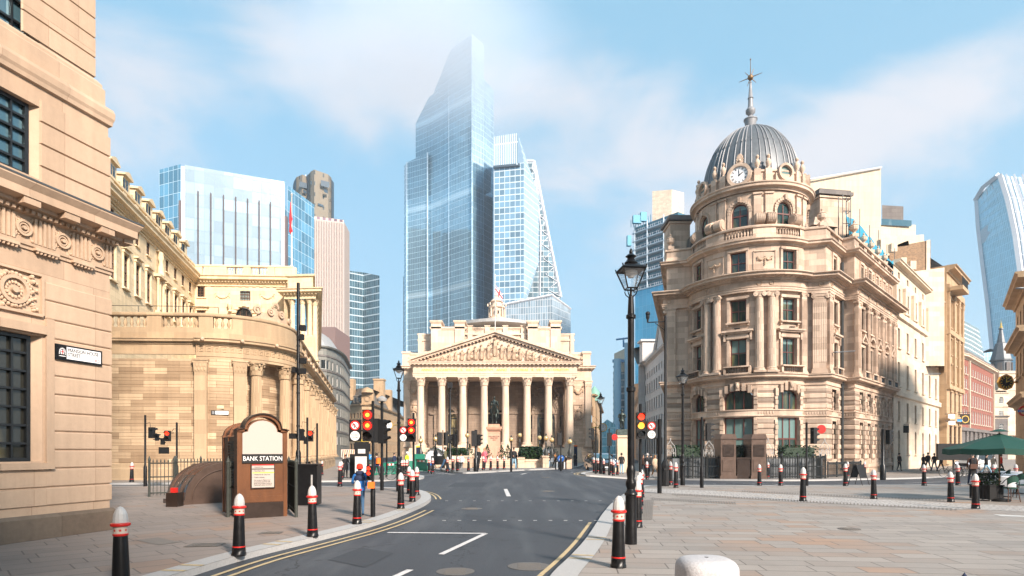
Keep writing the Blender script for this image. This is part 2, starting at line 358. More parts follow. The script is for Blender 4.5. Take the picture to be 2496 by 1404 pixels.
def facade(name,glass,mull,cw,chh,lw=.08,lh=.12,var=.25,metal=.7,rough=.12,band=None,mrough=.4,var2=0.0,spand=0.0,spc=(.3,.4,.45),rowvar=0,mv=1.0,wob=0,vscale=0):
 """curtain wall: cell grid in metres on UV; per-cell tone differences"""
 m,N,L,b = mat(name); tc = N('TexCoord'); sp = N('SeparateXYZ'); L(tc.outputs['UV'],sp.inputs[0])
 u,v = sp.outputs[0],sp.outputs[1]
 us,vs = mth(N,L,'DIVIDE',u,cw),mth(N,L,'DIVIDE',v,chh)
 fu,fv = mth(N,L,'FRACT',us),mth(N,L,'FRACT',vs)
 ln = mth(N,L,'MAXIMUM',mth(N,L,'LESS_THAN',fu,lw/cw),mth(N,L,'LESS_THAN',fv,lh/chh))
 cb = N('CombineXYZ'); L(mth(N,L,'FLOOR',us),cb.inputs[0]); L(mth(N,L,'FLOOR',vs),cb.inputs[1])
 wn = N('TexWhiteNoise',noise_dimensions='2D'); L(cb.outputs[0],wn.inputs[0])
 cb2 = N('CombineXYZ'); L(mth(N,L,'FLOOR',vs),cb2.inputs[0]); wn2 = N('TexWhiteNoise',noise_dimensions='2D'); L(cb2.outputs[0],wn2.inputs[0])
 vf = mth(N,L,'ADD',mth(N,L,'MULTIPLY',wn.outputs[0],2*var),1 - var)
 if rowvar: vf = mth(N,L,'MULTIPLY',vf,mth(N,L,'ADD',mth(N,L,'MULTIPLY',wn2.outputs[0],2*rowvar),1 - rowvar))
 if vscale:
  nn = N('TexNoise',i_Scale=vscale,i_Detail=4.0); L(tc.outputs['Object'],nn.inputs['Vector']); vf = mth(N,L,'MULTIPLY',vf,mth(N,L,'ADD',mth(N,L,'MULTIPLY',nn.outputs[0],1.2),.4))
 cc = N('CombineColor'); [L(vf,cc.inputs[i]) for i in range(3)]
 gc = mixc(N,L,1.0,glass,cc.outputs[0],'MULTIPLY')
 if spand:
  isS = mth(N,L,'GREATER_THAN',fv,1 - spand); gc = mixc(N,L,isS,gc,spc)
 if band:   # every nth storey a pale plant-room band
  isB = mth(N,L,'LESS_THAN',mth(N,L,'FRACT',mth(N,L,'ADD',mth(N,L,'DIVIDE',v,band[0]),band[2])),band[1]/band[0]); gc = mixc(N,L,isB,gc,band[3])
 c = mixc(N,L,ln,gc,mull); L(c,b.inputs['Base Color'])
 ml = mth(N,L,'MULTIPLY',mth(N,L,'SUBTRACT',1.0,ln),metal); L(ml,b.inputs['Metallic'])
 L(mth(N,L,'ADD',mth(N,L,'MULTIPLY',ln,mrough - rough),rough),b.inputs['Roughness'])
 bp = N('Bump',i_Strength=.3,i_Distance=.08); L(ln,bp.inputs['Height'])
 if wob:    # panes are never perfectly flat
  n3 = N('TexNoise',i_Scale=.25,i_Detail=2.0); L(tc.outputs['Object'],n3.inputs['Vector']); L(mth(N,L,'ADD',ln,mth(N,L,'MULTIPLY',mth(N,L,'ADD',n3.outputs[0],mth(N,L,'MULTIPLY',wn.outputs[0],.15)),wob)),bp.inputs['Height'])
 L(bp.outputs[0],b.inputs['Normal']); return m
PS = (.60,.475,.35); PS2 = (.50,.375,.265)
stone('portland',PS,PS2,(0.169,0.111,0.069),1.15,.42,.012,stain=.45)
stone('portland_plain',(.60,.47,.345),(.55,.42,.30),(.48,.37,.27),1.6,.8,.004,stain=.4,bump=.25)
stone('bank_wall',(0.521,0.374,0.238),(0.254,0.165,0.095),(.24,.16,.09),1.45,.40,.014,stain=.3,dirt=(.27,.16,.08),nsc=.2)
stone('bank_plain',(0.469,0.333,0.204),(0.338,0.234,0.142),(.44,.32,.2),1.6,.9,.005,stain=.5,dirt=(.24,.15,.08),bump=.3,nsc=.5)
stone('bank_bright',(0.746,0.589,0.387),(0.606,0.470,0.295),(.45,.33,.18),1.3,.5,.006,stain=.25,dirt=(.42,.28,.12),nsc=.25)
stone('poultry_stone',(0.526,0.376,0.265),(0.383,0.267,0.182),(.33,.2,.13),1.25,5,.004,stain=.32,dirt=(.36,.21,.13),nsc=.7)
stone('carved',(0.491,0.350,0.241),(0.465,0.333,0.233),(.5,.38,.28),3,3,.001,stain=.5,dirt=(.2,.12,.075),bump=.8,nsc=1.4,fine=.3,dirt_lo=.42)
stone('plinth',(0.168,0.132,0.100),(0.136,0.100,0.072),(.1,.07,.05),1.6,1,.006,stain=.6,dirt=(.09,.06,.045),nsc=1.2,fine=.35,dirt_lo=.4)
stone('exchange',(0.629,0.469,0.347),(0.434,0.314,0.224),(.3,.2,.13),1.3,.5,.014,stain=.5,dirt=(.2,.13,.09))
stone('exchange_shaded',(.30,.225,.165),(.24,.175,.13),(.14,.1,.07),1.3,.5,.014,stain=.6,dirt=(.07,.055,.05),nsc=.25,dirt_lo=.42)  # exchange stone with the portico's shade put into its colour
stone('exchange_plain',(0.678,0.523,0.403),(0.541,0.410,0.305),(.5,.39,.29),2.2,1.2,.004,stain=.35,dirt=(.3,.2,.13),bump=.2)
stone('corner_rustic',(0.439,0.332,0.255),(0.222,0.167,0.127),(.2,.13,.09),40,.44,.03,stain=.6,dirt=(.15,.10,.07),bump=1.0,dirt_lo=.48)
stone('corner_block',(0.213,0.152,0.103),(0.171,0.123,0.084),(.1,.07,.05),3,3,.001,stain=.4,fine=.3)
stone('corner_stone',(0.605,0.455,0.348),(0.381,0.278,0.207),(.36,.26,.18),1.2,.5,.006,stain=.85,dirt=(.15,.105,.08),nsc=.45,dirt_lo=.46)
stone('white_stone',(0.662,0.542,0.416),(0.517,0.410,0.306),(.5,.4,.3),1.3,.6,.005,stain=.35,dirt=(.38,.27,.19))
stone('pale_row',(.62,.58,.55),(.56,.52,.5),(.38,.34,.31),1.2,.5,.005,stain=.35,dirt=(.3,.26,.24))
stone('tan_stone',(0.437,0.300,0.181),(0.374,0.247,0.140),(.28,.19,.11),1.2,.5,.008,stain=.5)
stone('beige_block',(.60,.49,.36),(.56,.45,.33),(.42,.33,.23),1.5,.75,.008,stain=.15,bump=.2,nsc=.1)
stone('brown_brick',(.30,.17,.085),(.17,.095,.05),(.36,.28,.2),.25,.085,.008,stain=.3)
stone('red_brick',(.25,.065,.045),(.19,.045,.03),(.4,.25,.18),.25,.085,.006,stain=.3,dirt=(.14,.05,.035))
stone('dark_stone',(.16,.14,.13),(.12,.105,.1),(.07,.06,.05),1.2,.5,.01,stain=.4)
stone('grey_panel',(.21,.20,.175),(.15,.15,.135),(.09,.09,.08),1.1,1.2,.02,stain=.5,dirt=(.10,.10,.09),rough=.5,nsc=.3)
stone('slate',(.16,.14,.12),(.11,.10,.09),(.06,.055,.05),.3,.2,.012,stain=.3)
stone('granite_pink',(.60,.34,.24),(.55,.30,.2),(.35,.2,.13),3,1.4,.004,stain=.3,dirt=(.28,.14,.09),fine=.25,rough=.5)
# yorkstone slabs: long rows, grey with scattered warm slabs
def paving(name,bw,rh,cols,rot,ms=.011,mort=(.12,.10,.09),rough=.75,warm=.25,patch=.3):
 m,N,L,b = mat(name); tc = N('TexCoord'); mp = N('Mapping'); mp.inputs['Rotation'].default_value = (0,0,rot); L(tc.outputs['UV'],mp.inputs[0])
 def brick(c1,c2,mo,bias=0):
  br = N('TexBrick',offset=.37,offset_frequency=2,squash=.7,squash_frequency=3); br.inputs['Scale'].default_value = 1; br.inputs['Brick Width'].default_value = bw; br.inputs['Row Height'].default_value = rh
  br.inputs['Mortar Size'].default_value = ms; br.inputs['Mortar Smooth'].default_value = .1; br.inputs['Bias'].default_value = bias
  for k,v in (('Color1',c1),('Color2',c2),('Mortar',mo)): br.inputs[k].default_value = (*v,1)
  L(mp.outputs[0],br.inputs[0]); return br
 br = brick(cols[0],cols[1],mort); b2 = brick((0,0,0),(1,1,1),(.5,.5,.5))
 rw = N('MapRange'); rw.inputs[1].default_value = 1 - warm; rw.inputs[2].default_value = 1; rw.inputs[4].default_value = .85; L(b2.outputs[0],rw.inputs[0])
 n0 = N('TexNoise',i_Scale=.28,i_Detail=3.0); L(tc.outputs['Object'],n0.inputs['Vector'])
 pr = N('MapRange'); pr.inputs[1].default_value = .42; pr.inputs[2].default_value = .62; L(n0.outputs[0],pr.inputs[0])
 c = mixc(N,L,mth(N,L,'MULTIPLY',rw.outputs[0],pr.outputs[0]),br.outputs[0],cols[2])
 n1 = N('TexNoise',i_Scale=.7,i_Detail=7.0,i_Roughness=.65); L(tc.outputs['Object'],n1.inputs['Vector'])
 n2 = N('TexNoise',i_Scale=30.0,i_Detail=5.0,i_Roughness=.7); L(tc.outputs['Object'],n2.inputs['Vector'])
 r = N('MapRange'); r.inputs[1].default_value = .45; r.inputs[2].default_value = .8; r.inputs[4].default_value = patch; L(n1.outputs[0],r.inputs[0])
 c = mixc(N,L,r.outputs[0],c,(.12,.10,.09))
 vo = N('TexVoronoi',i_Scale=2.3); L(tc.outputs['Object'],vo.inputs['Vector']); sp = mth(N,L,'LESS_THAN',vo.outputs['Distance'],.045)   # old chewing gum
 c = mixc(N,L,mth(N,L,'MULTIPLY',sp,.6),c,(.09,.08,.075))
 f = mth(N,L,'ADD',mth(N,L,'MULTIPLY',n2.outputs[0],.3),.85); cc = N('CombineColor'); [L(f,cc.inputs[i]) for i in range(3)]
 c = mixc(N,L,1.0,c,cc.outputs[0],'MULTIPLY'); L(c,b.inputs['Base Color'])
 L(mth(N,L,'ADD',mth(N,L,'MULTIPLY',n1.outputs[0],.35),rough - .2),b.inputs['Roughness'])
 bp = N('Bump',i_Strength=.35,i_Distance=.01); L(mth(N,L,'ADD',mth(N,L,'MULTIPLY',br.outputs['Fac'],-1.0),mth(N,L,'MULTIPLY',n2.outputs[0],.3)),bp.inputs['Height']); L(bp.outputs[0],b.inputs['Normal'])
paving('yorkstone',.95,.42,((.31,.275,.245),(.23,.207,.188),(.36,.23,.155)),.10,warm=.5)
paving('yorkstone_left',1.0,.5,((.27,.22,.19),(.22,.185,.165),(.31,.2,.14)),-.75,warm=.35)
paving('setts',.22,.13,((.5,.47,.44),(.38,.355,.34),(.5,.4,.3)),.06,ms=.012)
paving('far_paving',.9,.6,((.27,.24,.21),(.24,.21,.19),(.3,.23,.17)),.3)
m,N,L,b = mat('asphalt'); tc = N('TexCoord')
n1 = N('TexNoise',i_Scale=.35,i_Detail=6.0,i_Roughness=.6); n2 = N('TexNoise',i_Scale=60.0,i_Detail=3.0,i_Roughness=.8); vo = N('TexVoronoi',i_Scale=38.0)
for n in (n1,n2,vo): L(tc.outputs['Object'],n.inputs['Vector'])
r = N('MapRange'); r.inputs[1].default_value = .45; r.inputs[2].default_value = .75; L(n2.outputs[0],r.inputs[0])
c = mixc(N,L,n1.outputs[0],(.015,.019,.026),(.042,.047,.056)); c = mixc(N,L,mth(N,L,'MULTIPLY',r.outputs[0],.5),c,(.17,.175,.19))
lt = mth(N,L,'LESS_THAN',vo.outputs['Distance'],.16); c = mixc(N,L,mth(N,L,'MULTIPLY',lt,.25),c,(.3,.3,.3))
mp = N('Mapping'); mp.inputs['Scale'].default_value = (1.3,.12,1); mp.inputs['Rotation'].default_value = (0,0,.12); L(tc.outputs['Object'],mp.inputs[0]); n3 = N('TexNoise',i_Scale=1.0,i_Detail=4.0); L(mp.outputs[0],n3.inputs['Vector'])
r = N('MapRange'); r.inputs[1].default_value = .5; r.inputs[2].default_value = .7; r.inputs[4].default_value = .45; L(n3.outputs[0],r.inputs[0]); c = mixc(N,L,r.outputs[0],c,(.10,.105,.11))
n4 = N('TexNoise',i_Scale=2.2,i_Detail=5.0); L(tc.outputs['Object'],n4.inputs['Vector']); va = N('VectorMath',operation='MULTIPLY_ADD'); L(n4.outputs['Color'],va.inputs[0]); va.inputs[1].default_value = (1.1,1.1,0); L(tc.outputs['Object'],va.inputs[2])
v2 = N('TexVoronoi',feature='DISTANCE_TO_EDGE',i_Scale=.23); L(va.outputs[0],v2.inputs['Vector']); ck = mth(N,L,'LESS_THAN',v2.outputs['Distance'],.0035); c = mixc(N,L,mth(N,L,'MULTIPLY',ck,.75),c,(.012,.012,.014))
n5 = N('TexNoise',i_Scale=3.5,i_Detail=2.0); L(tc.outputs['Object'],n5.inputs['Vector']); st = mth(N,L,'GREATER_THAN',n5.outputs[0],.70); c = mixc(N,L,mth(N,L,'MULTIPLY',st,.5),c,(.015,.015,.017))
L(c,b.inputs['Base Color']); L(mth(N,L,'ADD',mth(N,L,'MULTIPLY',n3.outputs[0],-.3),.85),b.inputs['Roughness'])
bp = N('Bump',i_Strength=.6,i_Distance=.008); L(n2.outputs[0],bp.inputs['Height']); L(bp.outputs[0],b.inputs['Normal'])
plain('granite',(.38,.37,.36),.65,noise=.3,nscale=25,bump=.3); plain('granite_white',(.46,.45,.46),.65,noise=.35,nscale=45,bump=.5)
m,N,L,b = mat('marking_white'); tc = N('TexCoord'); n1 = N('TexNoise',i_Scale=14.0,i_Detail=6.0,i_Roughness=.75); L(tc.outputs['Object'],n1.inputs['Vector'])
r = N('MapRange'); r.inputs[1].default_value = .52; r.inputs[2].default_value = .72; L(n1.outputs[0],r.inputs[0]); L(mixc(N,L,r.outputs[0],(.58,.56,.55),(.17,.17,.18)),b.inputs['Base Color']); b.inputs['Roughness'].default_value = .7
m,N,L,b = mat('marking_yellow'); tc = N('TexCoord'); n1 = N('TexNoise',i_Scale=18.0,i_Detail=6.0,i_Roughness=.75); L(tc.outputs['Object'],n1.inputs['Vector'])
r = N('MapRange'); r.inputs[1].default_value = .5; r.inputs[2].default_value = .75; L(n1.outputs[0],r.inputs[0]); L(mixc(N,L,r.outputs[0],(.50,.38,.21),(.15,.13,.1)),b.inputs['Base Color']); b.inputs['Roughness'].default_value = .7
plain('black_paint',(.007,.007,.008),.34,noise=.7,nscale=9,spec=.3,bump=.12); plain('black_matt',(.01,.01,.011),.6,spec=.3); plain('iron',(.028,.03,.03),.45,noise=.5,nscale=8,bump=.2)
plain('old_iron',(.035,.04,.034),.7,noise=.7,nscale=14,bump=.6)
plain('white_paint',(.5,.48,.465),.5,noise=.35,nscale=9); plain('cream_paint',(.6,.5,.43),.5); plain('red_paint',(.55,.018,.014),.35,noise=.2,nscale=15); plain('dark_red',(.3,.008,.008),.4)
plain('sign_white',(.8,.79,.79),.35); plain('sign_panel',(.40,.35,.31),.4); plain('sign_blue',(.02,.12,.42),.4); plain('blue_bright',(.03,.25,.6),.4)
plain('orange',(.8,.17,.02),.5); plain('hi_vis',(.62,.85,.02),.6,emit=0); plain('green_barrier',(.01,.17,.11),.5,noise=.2); plain('yellow',(.75,.5,.03),.5)
plain('lamp_red',(1,.012,.006),.3,emit=3); plain('lamp_core',(1,.42,.03),.3,emit=2.2); plain('lamp_red_soft',(1,.03,.01),.3,emit=1.6); plain('lamp_amber',(1,.3,.03),.3,emit=1.5); plain('lens_off',(.015,.012,.012),.15)
plain('frame_red',(.11,.028,.02),.4); plain('frame_black',(.012,.013,.014),.35); plain('frame_white',(.62,.6,.57),.5); plain('frame_brown',(.10,.05,.03),.45)
def glassm(name,col,rough=.04,var=.5,tint2=(.25,.22,.08),metal=0.0,sc=.9,blind=None):
 m,N,L,b = mat(name); tc = N('TexCoord'); mp = N('Mapping'); mp.inputs['Scale'].default_value = (1.6,1.6,.35); L(tc.outputs['Object'],mp.inputs[0])
 oi = N('ObjectInfo'); ad = N('VectorMath',operation='ADD'); L(mp.outputs[0],ad.inputs[0]); cbx = N('CombineXYZ'); L(mth(N,L,'MULTIPLY',oi.outputs['Random'],50.0),cbx.inputs[0]); L(cbx.outputs[0],ad.inputs[1])
 n = N('TexNoise',i_Scale=sc,i_Detail=3.0,i_Distortion=.6); L(ad.outputs[0],n.inputs['Vector'])
 r = N('MapRange'); r.inputs[1].default_value = .5; r.inputs[2].default_value = .72; r.inputs[4].default_value = var; L(n.outputs[0],r.inputs[0])
 L(mixc(N,L,r.outputs[0],col,tint2),b.inputs['Base Color']); b.inputs['Roughness'].default_value = rough; b.inputs['Metallic'].default_value = metal
 b.inputs['Specular IOR Level'].default_value = .6; nb = N('TexNoise',i_Scale=1.1,i_Detail=1.0); L(ad.outputs[0],nb.inputs['Vector']); bp = N('Bump',i_Strength=.25,i_Distance=.06); L(nb.outputs[0],bp.inputs['Height']); L(bp.outputs[0],b.inputs['Normal'])
 if blind:
  so = N('SeparateXYZ'); L(tc.outputs['Object'],so.inputs[0]); up = mth(N,L,'GREATER_THAN',so.outputs[2],mth(N,L,'ADD',mth(N,L,'MULTIPLY',oi.outputs['Random'],1.6),.75)); sk_ = b.inputs['Base Color'].links[0].from_socket; L(mixc(N,L,mth(N,L,'MULTIPLY',up,.85),sk_,blind),b.inputs['Base Color'])
glassm('glass',(.012,.03,.027),blind=(.13,.21,.2)); glassm('glass_dark',(.012,.014,.016),var=.3,tint2=(.06,.07,.06)); glassm('glass_blue',(.08,.16,.2),tint2=(.3,.38,.4),metal=.45)
glassm('glass_room',(.03,.03,.025),var=.9,tint2=(.55,.45,.22),sc=.6); glassm('glass_pale',(.2,.25,.24),tint2=(.45,.45,.4),metal=.2)
m,N,L,b = mat('lantern_glass'); b.inputs['Base Color'].default_value = (.9,.95,1,1); b.inputs['Roughness'].default_value = .02; b.inputs['Transmission Weight'].default_value = .9; b.inputs['IOR'].default_value = 1.02; b.inputs['Alpha'].default_value = .45
plain('globe',(.62,.45,.22),.15,metal=.4); plain('gold',(.75,.48,.12),.3,metal=.7); plain('gilt',(.78,.55,.03),.5)
# bronze station cladding
m,N,L,b = mat('bronze'); tc = N('TexCoord'); n1 = N('TexNoise',i_Scale=2.4,i_Detail=9.0,i_Roughness=.75,i_Distortion=.5); mp = N('Mapping'); mp.inputs['Scale'].default_value = (1,1,.5); L(tc.outputs['Object'],mp.inputs[0]); L(mp.outputs[0],n1.inputs['Vector'])
c = mixc(N,L,n1.outputs[0],(.022,.012,.010),(.27,.105,.04)); L(c,b.inputs['Base Color']); b.inputs['Roughness'].default_value = .38; b.inputs['Metallic'].default_value = .45
plain('bronze_dark',(.035,.022,.017),.35,metal=.4,noise=.5,nscale=5); plain('bronze_brown',(.10,.065,.05),.4,metal=.4,noise=.4,nscale=3)
plain('statue_bronze',(.035,.045,.04),.35,metal=.7,noise=.7,nscale=5,bump=.3)
plain('lead_rib',(.25,.25,.26),.55,metal=.2,noise=.4,nscale=2.5); plain('lead',(.12,.13,.14),.5,metal=.3,noise=.45,nscale=2.2,bump=.3); plain('lead_light',(.36,.35,.34),.55,metal=.2,noise=.4,nscale=2.5)
plain('leaf_dark',(.010,.03,.012),.6); plain('leaf',(.022,.058,.017),.6); plain('leaf_mid',(.05,.11,.035),.6); plain('wood',(.22,.11,.05),.6,noise=.4)
plain('canvas_green',(.003,.05,.034),.75,noise=.15,nscale=3); plain('cloth',(.72,.72,.74),.8); plain('tarp',(.02,.24,.36),.5,noise=.4,nscale=2,bump=.8)
plain('skin',(.5,.29,.2),.55); plain('hair_dark',(.02,.014,.01),.6); plain('hair_blonde',(.32,.17,.07),.6); plain('hair_grey',(.45,.42,.4),.7)
for n,c in (('navy',(.012,.022,.06)),('blue_cloth',(.02,.14,.42)),('jeans',(.035,.09,.17)),('jeans_light',(.22,.38,.5)),('black_cloth',(.012,.012,.014)),('pink',(.62,.13,.17)),('tan',(.5,.22,.07)),('beige',(.55,.4,.28)),
             ('red_cloth',(.8,.03,.012)),('olive',(.12,.11,.06)),('white_cloth',(.7,.7,.7)),('brown_cloth',(.09,.04,.025)),('grey_cloth',(.2,.2,.21))): plain(n,c,.85,noise=.25,nscale=12)
plain('car_paint',(.10,.15,.2),.15,metal=.5,coat=1); plain('car_black',(.01,.011,.013),.12,coat=1); plain('car_white',(.6,.6,.6),.2,coat=1); plain('rubber',(.015,.015,.016),.8); plain('chrome',(.6,.6,.62),.2,metal=1); plain('head_light',(.9,.92,1),.1,emit=2)
plain('warm_bulb',(1,.45,.12),.3,emit=9)
# towers
BL = (.27,.52,.70)
facade('tower_glass',(.26,.43,.54),(.48,.66,.78),1.6,3.9,.10,.18,var=.12,rowvar=.1,band=(62,4,.2,(.55,.72,.82)),metal=.55,rough=.05,wob=.12,vscale=.02)
facade('tower_glass_reflection',(.12,.24,.33),(.3,.42,.5),1.5,3.9,.12,.1,var=.2,metal=.6,rough=.06,wob=.15,vscale=.03)  # lower flank's dark reflection put into the glass colour
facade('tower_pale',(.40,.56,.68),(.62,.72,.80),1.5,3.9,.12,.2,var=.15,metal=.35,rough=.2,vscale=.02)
facade('grid_tower',(.22,.36,.46),(.50,.56,.61),3.4,3.9,.36,.6,var=.35,metal=.5,rough=.15)
facade('grid_tower_side',(.36,.50,.62),(.55,.62,.68),1.4,3.9,.3,.5,var=.15,metal=.4,rough=.2)
facade('tower_cap',(.3,.42,.5),(.66,.72,.76),1.2,14,.42,.6,var=.2,metal=.4)
facade('low_grid',(.28,.36,.42),(.46,.48,.50),1.5,4.0,.35,.35,var=.25,metal=.3)
facade('wedge_tower',(.16,.24,.28),(.46,.50,.52),4.0,4.0,.3,.55,var=.5,metal=.35)
facade('block_glass',(.44,.52,.57),(.10,.17,.22),2.9,3.9,.14,.2,var=.16,rowvar=.08,metal=.6,rough=.1,wob=1.2)
facade('block_blue',(.18,.40,.54),(.5,.62,.7),2.2,3.9,.14,.13,var=.3,metal=.55,rough=.08,wob=1.2)
facade('pink_tower',(.2,.13,.16),(.42,.33,.30),2.3,3.5,1.05,1.1,var=.3,metal=.1,mrough=.6)
facade('dark_tower',(.09,.10,.10),(.2,.165,.12),6.2,7.0,5.2,4.5,var=.4,metal=.3,mrough=.5)
plain('tower_concrete',(.30,.26,.20),.6,noise=.1); plain('tower_black',(.04,.07,.10),.6)
facade('green_tower',(.08,.15,.18),(.40,.47,.52),1.5,3.9,.1,.55,var=.35,metal=.55,rough=.12)
facade('walkie',(.36,.62,.76),(.55,.74,.84),1.5,4.0,.16,.10,var=.1,metal=.35,rough=.15)
facade('walkie_side',(.34,.44,.52),(.8,.8,.84),2.4,8,.9,.3,var=.2,metal=.3)
facade('blue_glass',(.10,.42,.62),(.15,.33,.45),2.4,5.6,.12,.1,var=.1,metal=.35,rough=.15)
facade('lloyds',(.05,.12,.16),(.26,.27,.27),3.2,3.6,.7,.9,var=.6,metal=.4)
facade('lattice',(.03,.08,.07),(.45,.5,.5),.95,1.05,.22,.28,var=.6,metal=.2,mrough=.6)
facade('green_glass',(.06,.2,.25),(.3,.45,.5),2.5,3.6,.2,.35,var=.4,metal=.5)
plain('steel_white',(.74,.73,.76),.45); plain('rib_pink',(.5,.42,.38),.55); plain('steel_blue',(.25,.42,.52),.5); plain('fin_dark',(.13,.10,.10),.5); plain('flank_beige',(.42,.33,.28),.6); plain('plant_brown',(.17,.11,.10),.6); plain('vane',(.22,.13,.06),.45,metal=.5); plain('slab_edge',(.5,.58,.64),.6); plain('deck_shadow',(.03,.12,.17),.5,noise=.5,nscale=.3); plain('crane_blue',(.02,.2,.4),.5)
plain('union_red',(.6,.02,.03),.8); plain('union_blue',(.015,.03,.2),.8)
# ---------------------------------------------------------------- ground, roads, pavements
def ground_grid():
 xs = [-2600,-600] + [-70 + 2*i for i in range(96)] + [600,2600]; ys = [-2600,-600] + [-30 + 2*i for i in range(96)] + [600,4200]
 mb = MB(); idx = [[None]*len(ys) for _ in xs]
 for i,x in enumerate(xs):
  for j,y in enumerate(ys): mb.v.append((x,y,g(x,y) - .1)); idx[i][j] = len(mb.v) - 1
 for i in range(len(xs) - 1):
  for j in range(len(ys) - 1): mb.face([idx[i][j],idx[i + 1][j],idx[i + 1][j + 1],idx[i][j + 1]],0,True)
 tag(mb.build('road','asphalt'),kind='structure')
def sheet(name,pts,m,zo=0.0,thick=.12,side='granite',step=2.0):
 bm = bmesh.new(); vs = [bm.verts.new((x,y,0)) for x,y in pts]
 for t in tessellate_polygon([[Vector((x,y,0)) for x,y in pts]]):
  try: bm.faces.new([vs[k] for k in t])
  except ValueError: pass
 x0,x1 = min(p[0] for p in pts),max(p[0] for p in pts); y0,y1 = max(28,min(p[1] for p in pts)),min(84,max(p[1] for p in pts))
 if y1 > y0:
  y = math.ceil(y0/step)*step
  while y < y1:
   bmesh.ops.bisect_plane(bm,geom=bm.verts[:] + bm.edges[:] + bm.faces[:],plane_co=(0,y,0),plane_no=(0,1,0)); y += step
  x = math.ceil(max(x0,-70)/step)*step
  while x < min(x1,120):
   bmesh.ops.bisect_plane(bm,geom=[q for q in bm.verts[:] + bm.edges[:] + bm.faces[:]],plane_co=(x,0,0),plane_no=(1,0,0)); x += step
 for v in bm.verts: v.co.z = g(v.co.x,v.co.y) + zo
 for f in bm.faces:
  if f.normal.z < 0: f.normal_flip()
 bm.normal_update()
 for f in bm.faces:
  if f.calc_area() > 0 and f.normal.z < 0: f.normal_flip()
 if thick:
  bd = [e for e in bm.edges if e.is_boundary]; r = bmesh.ops.extrude_edge_only(bm,edges=bd)
  for e in r['geom']:
   if isinstance(e,bmesh.types.BMVert): e.co.z -= thick
   elif isinstance(e,bmesh.types.BMFace): e.material_index = 1
 uv = bm.loops.layers.uv.new('UV')
 for f in bm.faces:
  for l in f.loops: l[uv].uv = (l.vert.co.x,l.vert.co.y)
 me = bpy.data.meshes.new(name); bm.to_mesh(me); bm.free(); me.materials.append(M[m]); me.materials.append(M[side])
 o = bpy.data.objects.new(name,me); COL.objects.link(o); return tag(o,kind='structure')
def resample(pts,st=.5):
 out = [Vector(pts[0])]
 for a,b in zip(pts,pts[1:]):
  a,b = Vector(a),Vector(b); n = max(1,int((b - a).length/st))
  out += [a.lerp(b,k/n) for k in range(1,n + 1)]
 return out
def smooth(pts,n=2):
 for _ in range(n):
  q = [pts[0]]
  for a,b in zip(pts,pts[1:]): a,b = Vector(a),Vector(b); q += [tuple(a.lerp(b,.25)),tuple(a.lerp(b,.75))]
  pts = q + [pts[-1]]
 return [tuple(p) for p in pts]
def strip(mb,pts,d0,d1,zo,m=0,st=.6):
 P = Path(resample(pts,st)); prev = None;
 for i in range(len(P.p)):
  a = P.p[i] + P.mit[i]*d0; b = P.p[i] + P.mit[i]*d1
  cur = ((a.x,a.y,g(a.x,a.y) + zo),(b.x,b.y,g(b.x,b.y) + zo))
  if prev: mb.poly([prev[0],prev[1],cur[1],cur[0]],m)
  prev = cur
def gl(*pp): return [G(*p) for p in pp]
ground_grid()
kL = smooth([(-5.1,2),(-4.85,6)] + gl((415,1404),(590,1350),(740,1316),(900,1277),(985,1248),(1045,1222),(1053,1209),(1040,1198),(1010,1191),(912,1186),(820,1184.5),(540,1184.5)) + [(-24,29.4)])
sheet('pavement',kL + [(-40,29.2),(-40,-14),(-5.1,-14)],'yorkstone_left')
kB = smooth([(-45,32.5)] + gl((240,1178),(540,1175),(820,1171),(960,1168),(1016,1167),(1038,1162),(1026,1157.5),(985,1152),(940,1149)) + [(-18,62),(-27,100),(-38,150)])
sheet('pavement',kB + [(-70,150),(-70,32.5)],'far_paving')
kE = smooth([(-18,150),(-14,100),(-11,66)] + gl((1040,1142),(1064,1143.5),(1090,1147),(1124,1151.5),(1158,1150.6),(1219,1147.5),(1284,1143.7),(1368,1141.6),(1404,1137),(1438,1131)) + [(18.5,100),(20,150)])
sheet('pavement',kE,'far_paving')
kC = smooth([(31,150),(23,100)] + gl((1512,1130),(1480,1142),(1430,1149),(1409,1154),(1440,1158.5),(1499,1162),(1560,1164.5),(1660,1167),(1780,1168.5),(1950,1169.5),(2060,1167.5),(2150,1165.5),(2240,1164),(2350,1157),(2496,1151)) + [(58,56),(100,96),(150,143)])
sheet('pavement',kC + [(150,150)],'far_paving')
kP = smooth([(.2,2),(.45,6)] + gl((1405,1404),(1444,1361),(1475,1317),(1490,1282),(1503,1250),(1522,1222),(1545,1203),(1562,1193),(1568,1188),(1580,1184),(1612,1182.5),(1700,1183),(1838,1184),(1950,1183.5),(2220,1182.5),(2390,1180),(2496,1178)) + [(34,31.5),(60,33)])
sheet('pavement',kP + [(90,33),(90,-14),(.2,-14)],'yorkstone')
kb = MB()
strip(kb,kL,0,-.36,.004); strip(kb,kB,0,-.3,.004); strip(kb,kC,0,-.3,.004); strip(kb,kE,0,-.3,.004); strip(kb,kP,.0,-.36,.004)
tag(kb.build('kerb','granite'),kind='structure')
y = MB()
pL = Path(kL)
def sub(P,u0,u1): return [tuple(P.at(u)) for u in [u0 + (u1 - u0)*k/60 for k in range(61)]]
for a,b in ((.27,.345),(.50,.575)): strip(y,sub(pL,2,16.4),a,b,-.09)
for a,b in ((.15,.21),(.32,.38)): strip(y,sub(pL,20.5,31),a,b,-.09)
pP = Path(kP)
for a,b in ((.30,.375),(.54,.615)): strip(y,sub(pP,1,13.2),-a,-b,-.09)
pC = Path(kC)
for a,b in ((.2,.27),(.42,.49)): strip(y,sub(pC,103,122),a,b,-.09)
